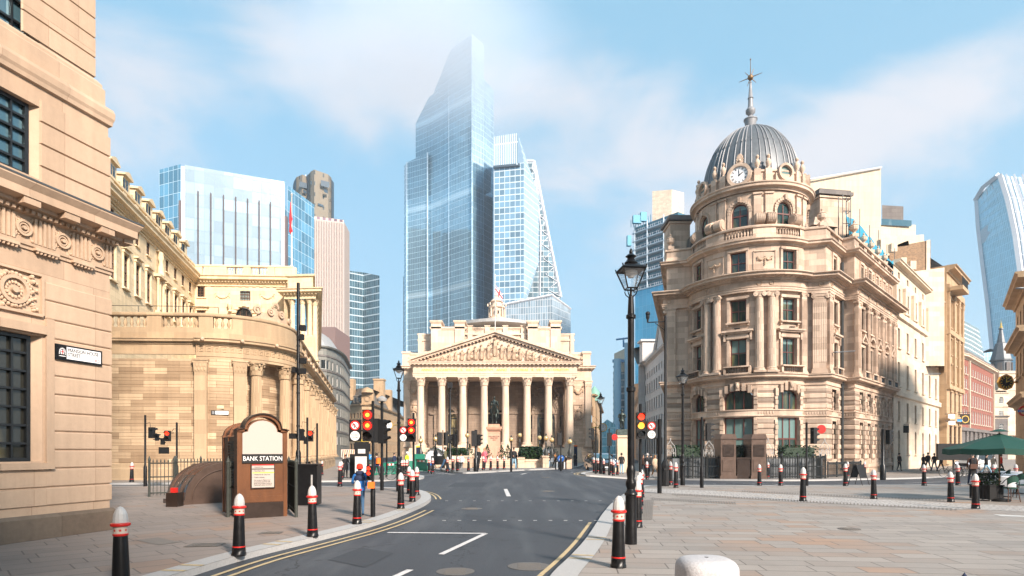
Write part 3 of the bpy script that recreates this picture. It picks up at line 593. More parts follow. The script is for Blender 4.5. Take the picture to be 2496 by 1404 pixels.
for P,us in ((pL,(6.5,6.9,8.9,9.25,12.4,12.7,15.4,15.7)),(pP,(7.5,7.8,9.6,9.9))):   # loading blips across the kerb
 for u in us: a,b = P.at(u,0),P.at(u,-.34 if P is pL else -.34); strip(y,[(a.x,a.y),(b.x,b.y)],-.045,.045,.009)
tag(y.build('yellow_lines','marking_yellow'),kind='structure')
w = MB()
def line(pts,wd=.1): strip(w,gl(*pts),-wd/2,wd/2,-.09)
line([(945,1288),(1184,1290)],.13); line([(1184,1290),(1075,1339)],.11); line([(1000,1374),(900,1418)],.11)
line([(1232,1187),(1240,1204)],.17)
for k in range(11): x = 1078 + k*37; line([(x,1260),(x + 9,1260)],.09)
for k in range(13): x = 1085 + k*34; line([(x,1214.5),(x + 7,1214.5)],.09)
for k in range(9): x = 1266 + k*18; line([(x,1148.3),(x + 5,1148.3)],.14)
line([(1190,1151.5),(1282,1151)],.12); line([(1270,1153),(1283,1150.5)],.2)
for k in range(5): line([(1020 + k*14,1146 + k*1.8),(1060 + k*12,1144 + k*2.2)],.2)
line([(1020,1157),(1074,1154)],.1)
line([(1890,1176.5),(1950,1183)],.12); line([(2205,1174),(2295,1171)],.12); line([(2060,1179),(2150,1180)],.1); line([(2360,1168),(2440,1163)],.12)
for k in range(10): x = 1690 + k*24; line([(x,1175.5),(x + 7,1175.5)],.12)
tag(w.build('road_markings','marking_white'),kind='structure')
def flat(name,pts,m,zo=.006): return sheet(name,gl(*pts),m,zo,0)
flat('setts_path',[(1571,1191),(1700,1195),(1838,1202),(2030,1213),(2260,1224),(2496,1234),(2800,1252),(2800,1268),(2496,1247),(2330,1241),(2190,1235),(1930,1223),(1750,1209),(1571,1200)],'setts')
plain('tactile',(.19,.165,.145),.8); plain('slab_pale',(.5,.48,.46),.7,noise=.15,nscale=10)
rb = MB()
def ribs(a,b,c,d,n):            # corduroy warning strip
 for k in range(n):
  t = k/(n - 1); p = Vector(a).lerp(Vector(b),t); q = Vector(d).lerp(Vector(c),t); strip(rb,[tuple(p),tuple(q)],-.02,.02,.009,st=9)
A,B,C_,D_ = gl((1558,1219),(1592,1219),(1588,1268),(1552,1268)); ribs(A,B,C_,D_,9)
A,B,C_,D_ = gl((1592,1219),(1793,1230),(1790,1224),(1590,1214)); ribs(A,B,C_,D_,34)
A,B,C_,D_ = gl((1640,1207),(2330,1245),(2330,1240),(1640,1203)); ribs(A,B,C_,D_,90)
A,B,C_,D_ = gl((1810,1199),(2300,1222),(2300,1218),(1810,1196)); ribs(A,B,C_,D_,70)
tag(rb.build('tactile_paving','tactile'),kind='structure')
flat('pale_slabs',[(2420,1254),(2500,1258),(2560,1263),(2440,1259)],'slab_pale',.007)
A,B,C_,D_ = gl((330,1318),(385,1311),(440,1322),(385,1330))
sheet('service_cover',[A,B,C_,D_],'tactile',.006,0)

plain('asphalt_patch',(.036,.041,.049),.75,noise=.5,nscale=40,bump=.5); plain('cast_iron',(.11,.10,.09),.5,noise=.5,nscale=60,bump=.5)
for pp in ([(1110,1172),(1190,1172),(1176,1182),(1090,1182)],[(800,1350),(880,1322),(960,1335),(890,1368)]): flat('asphalt_repair',pp,'asphalt_patch',-.094)
for px,py,r_ in ((1150,1232,.32),(1335,1192,.32),(1290,1365,.33),(1110,1378,.28),(2070,1290,.22),(500,1330,.3),(660,1300,.22),(1330,1160,.3)):
 cx_,cy_ = G(px,py); rd_ = 1040 < px < 1400; z_ = g(cx_,cy_) - (.094 if rd_ else -.008); m = MB(); m.disc((cx_,cy_,z_ - .004),(0,0,1),r_,.005,24) if px % 20 else m.box(cx_,cy_,z_,r_*1.9,r_*1.3,.004,.1)
 for k in range(5): m.box(cx_,cy_ + (k - 2)*r_*.3,z_ + .003,r_*1.1,.03,.006,.1)
 tag(m.build('manhole_cover','cast_iron'),kind='structure')
# ---------------------------------------------------------------- near left stone building (street sign on it)
def capital(mb,x,y,z0,h,r,m=0,half=False):      # leafy capital
 mb.lathe(x,y,[(r*.98,z0),(r*1.08,z0 + .03*h),(r,z0 + .08*h),(r*1.02,z0 + .5*h),(r*1.25,z0 + .84*h)],12,m)
 for row,(zb,hh,rr,n) in enumerate(((.08,.42,1.02,8),(.36,.42,1.08,8))):
  for k in range(n):
   a = 2*pi*(k + .5*row)/n; c,s = cos(a),sin(a); w = r*.33
   for (o0,za,o1,zb2,ww) in ((rr,zb,rr + .12,zb + hh*.75,w),(rr + .12,zb + hh*.75,rr + .36,zb + hh,w*.7),(rr + .36,zb + hh,rr + .30,zb + hh*.82,w*.5)):
    mb.poly([(x + c*r*o0 + s*ww,y + s*r*o0 - c*ww,z0 + za*h),(x + c*r*o0 - s*ww,y + s*r*o0 + c*ww,z0 + za*h),
                         (x + c*r*o1 - s*ww,y + s*r*o1 + c*ww,z0 + zb2*h),(x + c*r*o1 + s*ww,y + s*r*o1 - c*ww,z0 + zb2*h)],m)
 for k in range(4):
  a = pi/4 + k*pi/2; mb.ball(x + cos(a)*r*1.42,y + sin(a)*r*1.42,z0 + h*.78,r*.22,r*.22,h*.12,8,m,4)
  mb.ball(x + cos(a + pi/4)*r*1.32,y + sin(a + pi/4)*r*1.32,z0 + h*.88,r*.18,r*.18,h*.09,6,m,4)
 mb.box(x,y,z0 + h*.94,r*2.6,r*2.6,h*.12,0,m)
def column(parent,x,y,z0,z1,r,mats,flute=.07,cap='leaf',rz=0,name='column',base=.045,seg=40,caph=None):
 h = z1 - z0; ch = caph or 2.2*r; mb = MB()
 mb.box(x,y,z0 + .012*h,r*2.8,r*2.8,.024*h,rz)
 mb.lathe(x,y,[(r*1.36,z0 + .024*h),(r*1.4,z0 + .032*h),(r*1.36,z0 + .04*h),(r*1.15,z0 + .044*h),(r*1.15,z0 + .05*h),(r*1.25,z0 + .056*h),(r*1.05,z0 + .066*h)],24)
 n = 6; mb.lathe(x,y,[(r*(1 - .15*(k/n) ** 1.6),z0 + .066*h + (z1 - ch - z0 - .066*h)*k/n) for k in range(n + 1)],seg if flute else 24,0,flute=flute)
 c = mb.build(name,mats,parent); k = MB()
 if cap == 'leaf': capital(k,x,y,z1 - ch,ch,r*.98)
 else: ionic(k,x,y,z1 - ch,ch,r*.86,rz)
 k.build('capital',mats,c); return c
def ionic(mb,x,y,z0,h,r,rz,m=0):
 mb.lathe(x,y,[(r,z0),(r*1.12,z0 + h*.12),(r,z0 + h*.2),(r*1.15,z0 + h*.5)],14,m)
 c,s = cos(rz),sin(rz)
 for sx in (-1,1):
  for q in (0,1):   # volutes front
   px,py = x + c*sx*r*1.15 + s*r*1.0*(1 if q == 0 else -1),y + s*sx*r*1.15 - c*r*1.0*(1 if q == 0 else -1)
   mb.disc((px,py,z0 + h*.45),(s,-c,0) if q == 0 else (-s,c,0),h*.34,r*.22,12,m)
   mb.disc((px,py,z0 + h*.45),(s,-c,0) if q == 0 else (-s,c,0),h*.13,r*.3,8,m)
 mb.box(x,y,z0 + h*.66,r*2.7,r*2.1,h*.2,rz,m); mb.box(x,y,z0 + h*.86,r*2.5,r*2.5,h*.18,rz,m)
def pilaster(mb,P,u,w,z0,z1,dep=.16,m=0,cap=True,d=0,flutes=5,base=True,kind='leaf'):
 a,p = P.ang(u),P.at(u,d + dep/2); h = z1 - z0; ch = w*1.15
 mb.box(p.x,p.y,(z0 + z1)/2,w,dep,h,a,m); c,s = cos(a),sin(a)
 q = P.at(u,d + dep)
 if flutes:
  for k in range(flutes + 1):
   o = (k/flutes - .5)*w*.86; mb.box(q.x + c*o,q.y + s*o,(z0 + z1)/2,w*.06,.05,h - ch*1.5,a,m)
 if base:
  for dz,ww in ((.0,1.24),(w*.18,1.14)): mb.box(p.x,p.y,z0 + dz + w*.09,w*ww,dep + w*(ww - 1),w*.17,a,m)
 if cap:
  if kind == 'leaf':
   mb.box(p.x,p.y,z1 - ch*.06,w*1.3,dep + w*.3,ch*.12,a,m); mb.box(p.x,p.y,z1 - ch*.55,w*1.04,dep + .04,ch*.85,a,m,1.12,1.3)
   for row in (0,1):
    for k in range(4):
     o = (k + .5 - 2 + (.5 if row else 0)*(k < 3))*w/4; mb.ball(q.x + c*o,q.y + s*o,z1 - ch*(.78 - .3*row),w*.12,w*.12,ch*.15,6,m,4)
   for o in (-w*.55,w*.55): mb.ball(q.x + c*o,q.y + s*o,z1 - ch*.22,w*.13,w*.13,w*.13,6,m,4)
  else:
   mb.box(p.x,p.y,z1 - w*.06,w*1.25,dep + w*.2,w*.12,a,m); mb.box(p.x,p.y,z1 - w*.25,w*1.2,dep + w*.1,w*.2,a,m)
   for o in (-w*.52,w*.52): mb.disc((q.x + c*o,q.y + s*o,z1 - w*.32),(s,-c,0),w*.2,.09,10,m); mb.disc((q.x + c*o,q.y + s*o,z1 - w*.32),(s,-c,0),w*.08,.12,8,m)
   mb.box(p.x,p.y,z1 - w*.5,w*1.06,dep + .05,w*.08,a,m)
def wreath(mb,p,n,r,th=.06,m=0,leaves=14):
 n = Vector(n).normalized(); a = Vector((0,0,1)).cross(n).normalized(); b = n.cross(a)
 for k in range(leaves):
  t = 2*pi*k/leaves; c = Vector(p) + (a*cos(t) + b*sin(t))*r; mb.ball(c.x,c.y,c.z,r*.26,r*.26,r*.26,6,m,4)
def swag(mb,P,u0,u1,z,drop,r,m=0,d=.05,n=9):
 for k in range(n + 1):
  t = k/n; p = P.at(u0 + (u1 - u0)*t,d); s = 1 + .5*sin(pi*t)
  mb.ball(p.x,p.y,z - drop*4*t*(1 - t),r*s,r*s,r*s,6,m,4)
 for u in (u0,u1):
  for k in range(4): p = P.at(u,d); mb.ball(p.x,p.y,z - k*r*1.3,r*(1 - k*.12),r*(1 - k*.12),r,6,m,4)
# plan: wall toward the street through two sight-line points, corner at 13 m
def poultry():
 K = Vector((-8.5,13.0)); dv = Vector((.259,.966)); far = K + dv*0
 nearP = K - dv*26; back = K + Vector((-14,6.5))
 P = Path([tuple(nearP),tuple(K),tuple(back)]); UK = 26.0
 root = thing('stone_office_building','tall warm stone bank building filling the left edge, with bronze windows and deep cornice','building',(K.x,K.y,0))
 Wp = lambda px: None
 Zk = lambda py,px=262: EYE + (HY - py)/F*DD(px)
 def DD(px):    # depth of the wall where a sight line meets it
  a = (px - HX)/F; t = (K.x - a*K.y)/(dv.x - a*dv.y); return K.y - t*dv.y
 def U(px): a = (px - HX)/F; t = (K.x - a*K.y)/(dv.x - a*dv.y); return UK - t
 zz = lambda px,py: EYE + (HY - py)/F*DD(px)
 mb = MB(); pl = MB()
 sweep(pl,P,[(.10,-.05),(.10,.40),(.05,.46),(0,.46)],m=0); pl.build('plinth','plinth',root)
 # storey levels
 zf = zz(262,655)        # foot of frieze
 sill,head = zz(70,1125),zz(70,815)
 s2,h2 = zz(70,425),zz(70,245); s3 = zz(70,95)
 W1 = U(103)
 HO = []
 for k in range(6):
  b = W1 - k*3.3; HO.append((b - 1.62,b,sill,head));
 wallp = MB(); wall(wallp,P,.40,zf,HO,dep=.24)
 # rusticated courses as raised bands
 c0 = .46; hh = (zz(230,735) - c0)/11.6
 za = .62; rows = [.62 + k*.355 for k in range(12)]
 for k,z in enumerate(rows):
  if z + .33 > zz(230,700): continue
  ua = U(108); ub = UK
  e = .03
  sweep(wallp,P,[(0,z),(e - .01,z + .004),(e,z + .02),(e,z + .315),(e - .01,z + .33),(0,z + .335)],ua,P.len)
  if k < 2:
   sweep(wallp,P,[(0,z),(e,z + .01),(e,z + .325),(0,z + .335)],0,ua - .002)
  else:
   for j in range(1,6): sweep(wallp,P,[(0,z),(e,z + .01),(e,z + .325),(0,z + .335)],HO[j][1] + .25,HO[j - 1][0] - .25)
 wallp.build('wall','poultry_stone',root)
 for h in HO:
  fr = MB()
  for a,b in ((h[0] - .2,h[0] - .02),(h[1] + .02,h[1] + .17)):
   pa,pb = P.at(a,.0),P.at(b,.0); q = P.at((a + b)/2,.03); fr.box(q.x,q.y,(sill + head)/2 + .1,b - a,.06,head - sill + .5,P.ang(a))
  q = P.at((h[0] + h[1])/2,.04); fr.box(q.x,q.y,head + .12,h[1] - h[0],.08,.16,P.ang(1)); fr.box(q.x,q.y,sill - .09,h[1] - h[0] + .3,.1,.12,P.ang(1))
  fr.build('window_surround','poultry_stone',root)
 for h in HO: win(root,P,h[0],h[1],sill,head,dep=.17,fm='frame_black',gm='glass_room',nx=5,ny=7,bar=.03,fr=.07)
 # carved panel beside the corner
 for j in range(3):
  cp = MB(); ub = U(98) - j*3.3; z0,z1 = zz(98,770) ,zz(98,672); w_ = 1.55; uc = ub - w_/2; q = P.at(uc,.02); a = P.ang(1)
  for du,dz,sx_,sz_ in ((0,0,w_,.035),(0,1,w_,.035)): p = P.at(uc,.025); cp.box(p.x,p.y,z0 if dz == 0 else z1,sx_,.07,.05,a)
  for uu in (uc - w_/2,uc + w_/2): p = P.at(uu,.025); cp.box(p.x,p.y,(z0 + z1)/2,.05,.07,z1 - z0,a)
  nrm = (sin(a),-cos(a),0); p = P.at(uc + .28,.01); zc = (z0 + z1)/2; rr = (z1 - z0)*.40
  cp.disc((p.x,p.y,zc),nrm,rr*.86,.05,24,r_in=rr*.66); cp.disc((p.x,p.y,zc),nrm,rr*.2,.07,12)
  for k in range(14):
   t = 2*pi*k/14; c2 = Vector((p.x,p.y,zc)) + Vector((cos(a)*cos(t),sin(a)*cos(t),sin(t)))*rr*.44; cp.ball(c2.x,c2.y,c2.z,.035,.02,.035,6,0,4)
  random.seed(j)
  for k in range(64):
   t = random.random(); u2 = uc - w_*.46 + t*w_*.92; z2 = z0 + .06 + random.random()*(z1 - z0 - .12)
   if hypot(u2 - uc - .28,z2 - zc) < rr*.88: continue
   p2 = P.at(u2,.02); s_ = .02 + .03*random.random(); cp.ball(p2.x,p2.y,z2,s_*1.3,s_,s_,6,0,4)
  for k in range(26):
   t = 2*pi*k/26; c2 = Vector((p.x,p.y,zc)) + Vector((cos(a)*cos(t),sin(a)*cos(t),sin(t)))*rr*.97; cp.ball(c2.x,c2.y,c2.z,.05,.035,.04,6,0,4)
  cp.build('relief_panel','carved',root)
 # frieze with triglyphs and roundels
 zt = zz(262,598); zb_ = zf
 f = MB(); sweep(f,P,[(0,zb_ - .12),(.03,zb_ - .12),(.03,zb_ - .06),(.06,zb_ - .05),(.06,zb_),(.02,zb_),(.02,zt)]); f.build('frieze','poultry_stone',root)
 rd = MB(); a = P.ang(1); nrm = Vector((sin(a),-cos(a),0)); hh = zt - zb_
 spc = .44*1.0
 up = [U(232),U(140),U(52)]; du = (up[0] - up[2])/2
 for k in range(9):
  uc = up[0] - k*du; p = P.at(uc,.02); c = Vector((p.x,p.y,(zb_ + zt)/2)); rr = hh*.30
  rd.disc(c,nrm,rr,.05,24,r_in=rr*.72); rd.disc(c,nrm,rr*.62,.035,18,r_in=rr*.45); rd.disc(c,nrm,rr*.25,.06,12)
  for j in range(18):
   t = 2*pi*j/18; q = c + Vector((cos(a)*cos(t),sin(a)*cos(t),sin(t)))*rr*1.04; rd.ball(q.x,q.y,q.z,.022,.022,.022,5,0,3)
  for sx_,sz_ in ((-1,-1),(1,-1),(-1,1),(1,1)):
   q0 = c + Vector((cos(a)*sx_,sin(a)*sx_,sz_))*rr*.8; q1 = c + Vector((cos(a)*sx_,sin(a)*sx_,sz_*1.2))*rr*1.12; rd.tube([q0,q1],.025,5); rd.ball(q1.x,q1.y,q1.z,.035,.035,.03,6,0,4)
  ut = uc + du/2
  for o in (-.17,-.085,0,.085,.17):
   if ut + o < UK - .02: p = P.at(ut + o,.035); rd.box(p.x,p.y,(zb_ + zt)/2,.05,.05,hh*.94,a)
  if ut < UK: p = P.at(ut,.06); rd.box(p.x,p.y,zb_ - .09,.46,.1,.05,a); [rd.lathe(P.at(ut + o,.07).x,P.at(ut + o,.07).y,[(.02,zb_ - .16),(.035,zb_ - .115)],6) for o in (-.18,-.11,-.04,.04,.11,.18)]
 rd.build('frieze_carving','carved',root)
 # main cornice with mutules and lead cover
 cz = zt; top = EYE + (HY - 545)/F*13.35
 c = MB(); pr = .42
 sweep(c,P,[(.02,cz),(.10,cz + .02),(.12,cz + .10),(.2,cz + .12),(.2,cz + .18),(pr*.93,cz + .22),(pr*.93,cz + .36),(pr,cz + .40),(pr + .05,cz + .47),(pr + .05,cz + .50)])
 blocks(c,P,cz + .10,cz + .215,.18,pr*.88,.30,du*.985,U(232) - 8*du,UK + .55)
 blocks(c,P,cz + .02,cz + .08,.1,.16,.055,.11,0,UK)
 c.build('cornice','poultry_stone',root)
 ld = MB(); sweep(ld,P,[(pr + .06,cz + .50),(pr + .07,cz + .53),(.0,cz + .74)]); ld.build('lead_flashing','lead',root)
 # upper walls
 z5 = zz(262,305)
 H2 = [(W1 - k*3.3 - 1.5,W1 - k*3.3,s2,h2) for k in range(6)]
 uw = MB(); wall(uw,P,cz + .6,z5,H2,dep=.24,d=-.02)
 for k in range(5):
  z = cz + .62 + k*.42
  if z + .4 > z5 - .2: break
  sweep(uw,P,[(-.02,z + .01),(.012,z + .02),(.012,z + .40),(-.02,z + .41)],U(100),P.len)
 uw.build('upper_wall','poultry_stone',root)
 for h in H2: win(root,P,*h,dep=.17,fm='frame_black',gm='glass_blue',nx=5,ny=5,bar=.03,fr=.07,d=-.02)
 b = MB(); sweep(b,P,[(-.02,z5 - .02),(.04,z5),(.05,z5 + .08),(.075,z5 + .14),(.08,z5 + .26),(.05,z5 + .34),(-.06,z5 + .40)]);
 z6 = z5 + .38; zz7 = zz(247,190)
 sweep(b,P,[(-.06,z6),(-.06,zz7 - .18),(-.10,zz7 - .14),(-.10,zz7 - .08),(-.17,zz7)]); b.build('string_course','poultry_stone',root)
 H3 = [(W1 + .3 - k*3.3 - 1.8,W1 + .3 - k*3.3,s3,s3 + 2.4) for k in range(6)]
 t = MB(); zt2 = 26.0; wall(t,P,zz7,zt2,H3,dep=.22,d=-.22)
 for k in range(24):
  z = zz7 + .05 + k*.41
  if z > 18: break
  sweep(t,P,[(-.22,z + .01),(-.19,z + .02),(-.19,z + .395),(-.22,z + .405)],U(96),P.len)
 t.build('tower_wall','poultry_stone',root)
 for h in H3: win(root,P,*h,dep=.16,fm='frame_black',gm='glass_blue',nx=6,ny=6,bar=.03,fr=.07,d=-.22)
 rf = MB(); pts = [tuple(P.at(0,-.2)),tuple(P.at(UK,-.2)),tuple(P.at(P.len,-.2)),(-30,0),(-26,-12)]; rf.prism(pts,zt2,zt2 + .4); rf.build('roof','lead',root)
 # street name plate
 u0,u1 = U(124),U(238); a = P.ang(1); uc = (u0 + u1)/2; w = u1 - u0; zc = (zz(124,836) + zz(124,875))/2; h = .30
 sg = thing('street_sign','white street name plate reading MANSION HOUSE STREET EC2 with city crest on stone wall','sign',(*P.at(uc,.05),zc),a)
 s_ = MB(); s_.box(0,0,0,w,.05,h); s_.build('sign_frame','black_paint',sg,False)
 f = MB(); f.box(w*.09,-.027,0,w*.74,.012,h*.78); f.build('plate','sign_white',sg,False)
 c = MB(); c.box(-w*.375,-.027,0,w*.17,.012,h*.78); c.build('crest_panel','black_matt',sg,False)
 cr = MB(); X0 = -w*.375
 cr.box(X0,-.036,0,.055,.006,.075,0,0); cr.box(X0,-.041,0,.014,.006,.075,0,1); cr.box(X0,-.041,.008,.055,.006,.014,0,1)
 for sg_ in (-1,1):
  for k in range(4): cr.box(X0 + sg_*(.048 + .004*k),-.036,.045 - .025*k,.022,.006,.016,0,0)
 for k in range(-2,3): cr.box(X0 + k*.017,-.036,.072 - abs(k)*.006,.007,.006,.028,0,0)
 cr.box(X0,-.036,-.075,.13,.006,.014,0,0); cr.build('crest',['sign_white','red_paint'],sg,False)
 text('lettering','MANSION HOUSE\nSTREET',.1,'black_matt',sg,(-w*.26,-.036,.012),(R(90),0,0),'LEFT',.002,.82,False,ls=.86)
 text('lettering','EC2',.075,'dark_red',sg,(w*.435,-.036,-.072),(R(90),0,0),'RIGHT',.002,.9,False)
poultry()
# ---------------------------------------------------------------- the walled bank with its rounded corner
def bank():
 d2 = Vector((-.22,.975)); Cc = (-19.7,42.5); r = 4.5
 A = arc(Cc,r,0,R(102.7),20); e = Vector(A[-1]); E = e + d2*41
 P = Path([(-48,36.6),(-19.9,37.95)] + A[1:] + [tuple(E),tuple(E + Vector((-14,-3.2)))])
 uf = lambda phi: P.u[1] + (P.u[2] - P.u[1])*0 + hypot(A[0][0] + 19.9,A[0][1] - 37.95) + r*R(phi)
 UA = P.u[1]; UB = P.u[21]; UE = P.u[22]
 def upx(px,lo=0,hi=None):
  lo,hi = lo,hi or UB
  for _ in range(40):
   m_ = (lo + hi)/2; p = P.at(m_);
   if HX + F*p.x/p.y < px: lo = m_
   else: hi = m_
  return lo
 root = thing('bank_wall_building','golden stone bank with blank curved screen wall, corner columns and balustrade','building',(-19.7,38,0))
 z0 = -.6
 w = MB(); u1 = upx(480); uc1,uc2 = upx(600),UB - .1
 wall(w,P,z0,7.35,u0=0,u1=u1,d=0); wall(w,P,z0,7.35,u0=u1,u1=uc1,d=.12); wall(w,P,z0,7.35,u0=uc1,u1=uc2,d=-1.0); wall(w,P,z0,7.35,u0=uc2,u1=P.len,d=-.3)
 for u,da,db in ((uc1,.12,-1),(uc2,-1,-.3),(u1,0,.12)):
  a,b = P.at(u,da),P.at(u,db); w.poly([(*a,z0),(*b,z0),(*b,7.35),(*a,7.35)])
 # relief courses so the joints catch the light
 k = 0; z = .95
 while z < 7.0:
  for ua,ub,d in ((0,u1,0),(u1 + .75,upx(568),.12),(uc1 + .02,uc2 - .02,-1.0)):
   sweep(w,P,[(d,z + .012),(d + .025,z + .022),(d + .025,z + .388),(d,z + .398)],ua,ub)
  z += .40
 w.build('screen_wall','bank_wall',root)
 b = MB(); sweep(b,P,[(.22,z0),(.22,.55),(.12,.66),(.12,.86),(0,.92)],0,UB); sweep(b,P,[(.35,z0),(.35,.55),(.2,.7),(.2,.9),(-.2,.95)],UB,P.len); b.build('plinth','bank_plain',root)
 for px in (493,583): p = MB(); pilaster(p,P,upx(px),.72,.9,7.33,.22,0,True,.12,flutes=0); p.build('pilaster','bank_plain',root)
 for phi in (48,79): q = P.at(uf(phi),-.1); column(root,q.x,q.y,.85,7.33,.36,'bank_plain',caph=.85)
 n = 10
 for k in range(n):
  u = UB + .7 + k*(41 - 1.0)/(n - 1); q = P.at(u,.12); column(root,q.x,q.y,.9,7.33,.42,'bank_plain',caph=.9)
  if k < n - 1: pass
 for k in range(n - 1):
  u = UB + .7 + (k + .5)*(41 - 1.0)/(n - 1); q = P.at(u,-.2); MB().box(q.x,q.y,4.0,1.7,.25,4.6,P.ang(u)).build('blind_panel','bank_plain',root)
 # entablature
 en = MB(); sweep(en,P,[(.12,7.33),(.14,7.33),(.14,7.5),(.18,7.51),(.18,7.7),(.12,7.72),(.12,8.22),(.2,8.26)],u1)
 sweep(en,P,[(0,7.6),(.06,7.62),(.06,7.78),(0,7.8),(0,8.22),(.08,8.26)],0,u1)
 cornice(en,P,8.22,8.62,.45,u1,None,0,.12); cornice(en,P,8.26,8.6,.3,0,u1,0,0)
 sweep(en,P,[(.02,8.6),(.02,9.28),(-.5,9.28)],0); sweep(en,P,[(-1.2,7.35),(.12,7.34)],uc1,uc2)
 en.build('entablature','bank_plain',root)
 gk = MB()      # key pattern on the frieze of the rounded corner
 u = u1 + .25
 while u < UB - .2:
  for du,dz,ww,hh in ((0,.17,.34,.035),(-.155,0,.035,.30),(.05,-.15,.22,.035),(.15,-.04,.035,.20),(.07,.05,.15,.035),(0,0,.035,.11)):
   q = P.at(u + du,.135); gk.box(q.x,q.y,7.97 + dz,ww,.05,hh,P.ang(u + du))
  u += .43
 gk.build('key_frieze','bank_plain',root)
 for k in range(9): q = P.at(u1 + .5 + k*2.0,.6); MB().ball(q.x,q.y,8.5,.12,.12,.13,7).build('lion_mask','carved',root)
 # balustrade: openings of balusters between solid dies
 par = MB(); bal = MB()
 op = [(upx(262,0),upx(358)),(upx(393),upx(484)),(upx(519),upx(566))]
 u = op[0][0]
 while u > 3: op.insert(0,(u - 5.2,u - 1.3)); u -= 5.2
 k = UB + .6
 while k < UE - 3: op.append((k,k + 2.4)); k += 3.7
 sol = []; last = 0
 for a,c in op: sol.append((last,a)); last = c
 sol.append((last,P.len))
 for a,c in sol:
  if c - a > .05: wall(par,P,9.28,10.02,u0=a,u1=c,d=0); wall(par,P,9.28,10.02,u0=a,u1=c,d=-.35); [par.poly([(*P.at(u,0),9.28),(*P.at(u,-.35),9.28),(*P.at(u,-.35),10.02),(*P.at(u,0),10.02)]) for u in (a,c)]
 sweep(par,P,[(-.42,10.0),(.06,10.0),(.09,10.06),(.09,10.16),(.04,10.2),(-.42,10.2)])
 for a,c in op: balusters(bal,P,9.28,10.0,a,c,.36 if a < UB else .45,.12,-.17)
 par.build('parapet','bank_plain',root); bal.build('balustrade','bank_plain',root)
 # scrolled crest above the rounded corner
 s = MB(); ua,ub = upx(622),upx(706); mid = (ua + ub)/2; N_ = 22
 for k in range(N_):
  t = k/(N_ - 1)*2 - 1; u_ = mid + t*(ub - ua)/2; z = 10.2 + .82*max(.22,(1 - abs(t)) ** .8) + .1*cos(t*9); q = P.at(u_,-.15); s.box(q.x,q.y,(10.15 + z)/2,(ub - ua)/N_*1.05,.22,z - 10.15,P.ang(u_))
 for t,z,rr in ((-.92,10.75,.28),(-.3,10.75,.24),(.3,10.75,.24),(.92,10.5,.2)):
  u_ = mid + t*(ub - ua)/2; q = P.at(u_,-.02); a = P.ang(u_); s.disc((q.x,q.y,z),(sin(a),-cos(a),0),rr,.12,16,r_in=rr*.55); s.disc((q.x,q.y,z),(sin(a),-cos(a),0),rr*.35,.14,10)
 a = P.ang(mid);
 for k in range(7): th = pi*(k + .5)/7; q = P.at(mid + cos(th)*.26,-.05); s.ball(q.x,q.y,11.1 + sin(th)*.3,.07,.07,.14,6)
 s.build('scroll_crest','carved',root)
 pr = MB(); q0 = [(*P.at(uu,-.15),10.62) for uu in [1 + k*1.2 for k in range(int((ua - 1)/1.2))]]; pr.tube(q0,.02,5)
 for q in q0[::2]: pr.tube([(q[0],q[1],10.2),q],.018,4)
 pr.build('handrail','iron',root)
 # name plates
 q = P.at(upx(537),.12); a = P.ang(upx(537))
 sg = thing('street_sign','small white street plate reading PRINCES STREET EC2 on the golden bank wall','sign',(q.x + .04*sin(a),q.y - .04*cos(a),EYE + 94/F*38.1),a)
 s_ = MB(); s_.box(0,0,0,1.0,.05,.28); s_.build('sign_frame','black_paint',sg,False); s_ = MB(); s_.box(.11,-.028,0,.74,.01,.22); s_.build('plate','sign_white',sg,False)
 s_ = MB(); s_.box(-.38,-.028,0,.15,.01,.2); s_.ball(-.38,-.035,0,.05,.01,.07,8); s_.build('crest','grey_cloth',sg,False)
 text('lettering','PRINCES\nSTREET  EC2',.085,'black_matt',sg,(-.22,-.036,0),(R(90),0,0),'LEFT',.002,.9,False,ls=.9)
 q = P.at(upx(537),.12); pl = MB(); pl.box(0,0,0,.5,.04,.2); pl.box(0,-.02,0,.44,.02,.14); tag(pl.build('wall_plaque','bank_bright',None,loc=(q.x,q.y - .05,EYE + 107/F*38.1 + .02)),'small pale stone plaque above the PRINCES STREET plate','plaque')
 # ---------------- tall upper block behind the screen wall
 up = thing('bank_upper_block','sunlit cream stone bank block rising behind the screen wall with dormers and dentil cornice','building',(-31,50,0))
 Q = Path([(-26.5,26),(-31.5,47.8),(-37.1,72),(-25.9,72.6)]); L0 = Q.u[1]; L1 = Q.u[2]; L2 = Q.u[3]
 W_ = MB(); holes = []
 for k in range(-3,9):
  u = L0 + 3.8 + k*2.72
  if k in (3,): continue
  holes.append((u - .5,u + .5,15.3,18.1)); holes.append((u - .42,u + .42,19.7,20.95))
 fx = lambda px: L1 + (Xw(px,72.2) + 37.1)
 front = [(fx(597) - .6,fx(597) + .6,19.35,20.5),(fx(594) - 1.0,fx(594) + 1.0,16.6,18.55,1.0)]
 wall(W_,Q,6,21.3,holes + front,dep=.16); W_.build('wall','bank_bright',up)
 for h in holes: win(up,Q,*h,dep=.12,fm='frame_brown',gm='glass_dark',nx=2,ny=4,bar=.04)
 win(up,Q,*front[0],dep=.28,fm='frame_brown',gm='glass_pale',nx=4,ny=3,bar=.05); win(up,Q,*front[1],dep=.28,fm='frame_brown',gm='glass_dark',nx=3,ny=2,bar=.05)
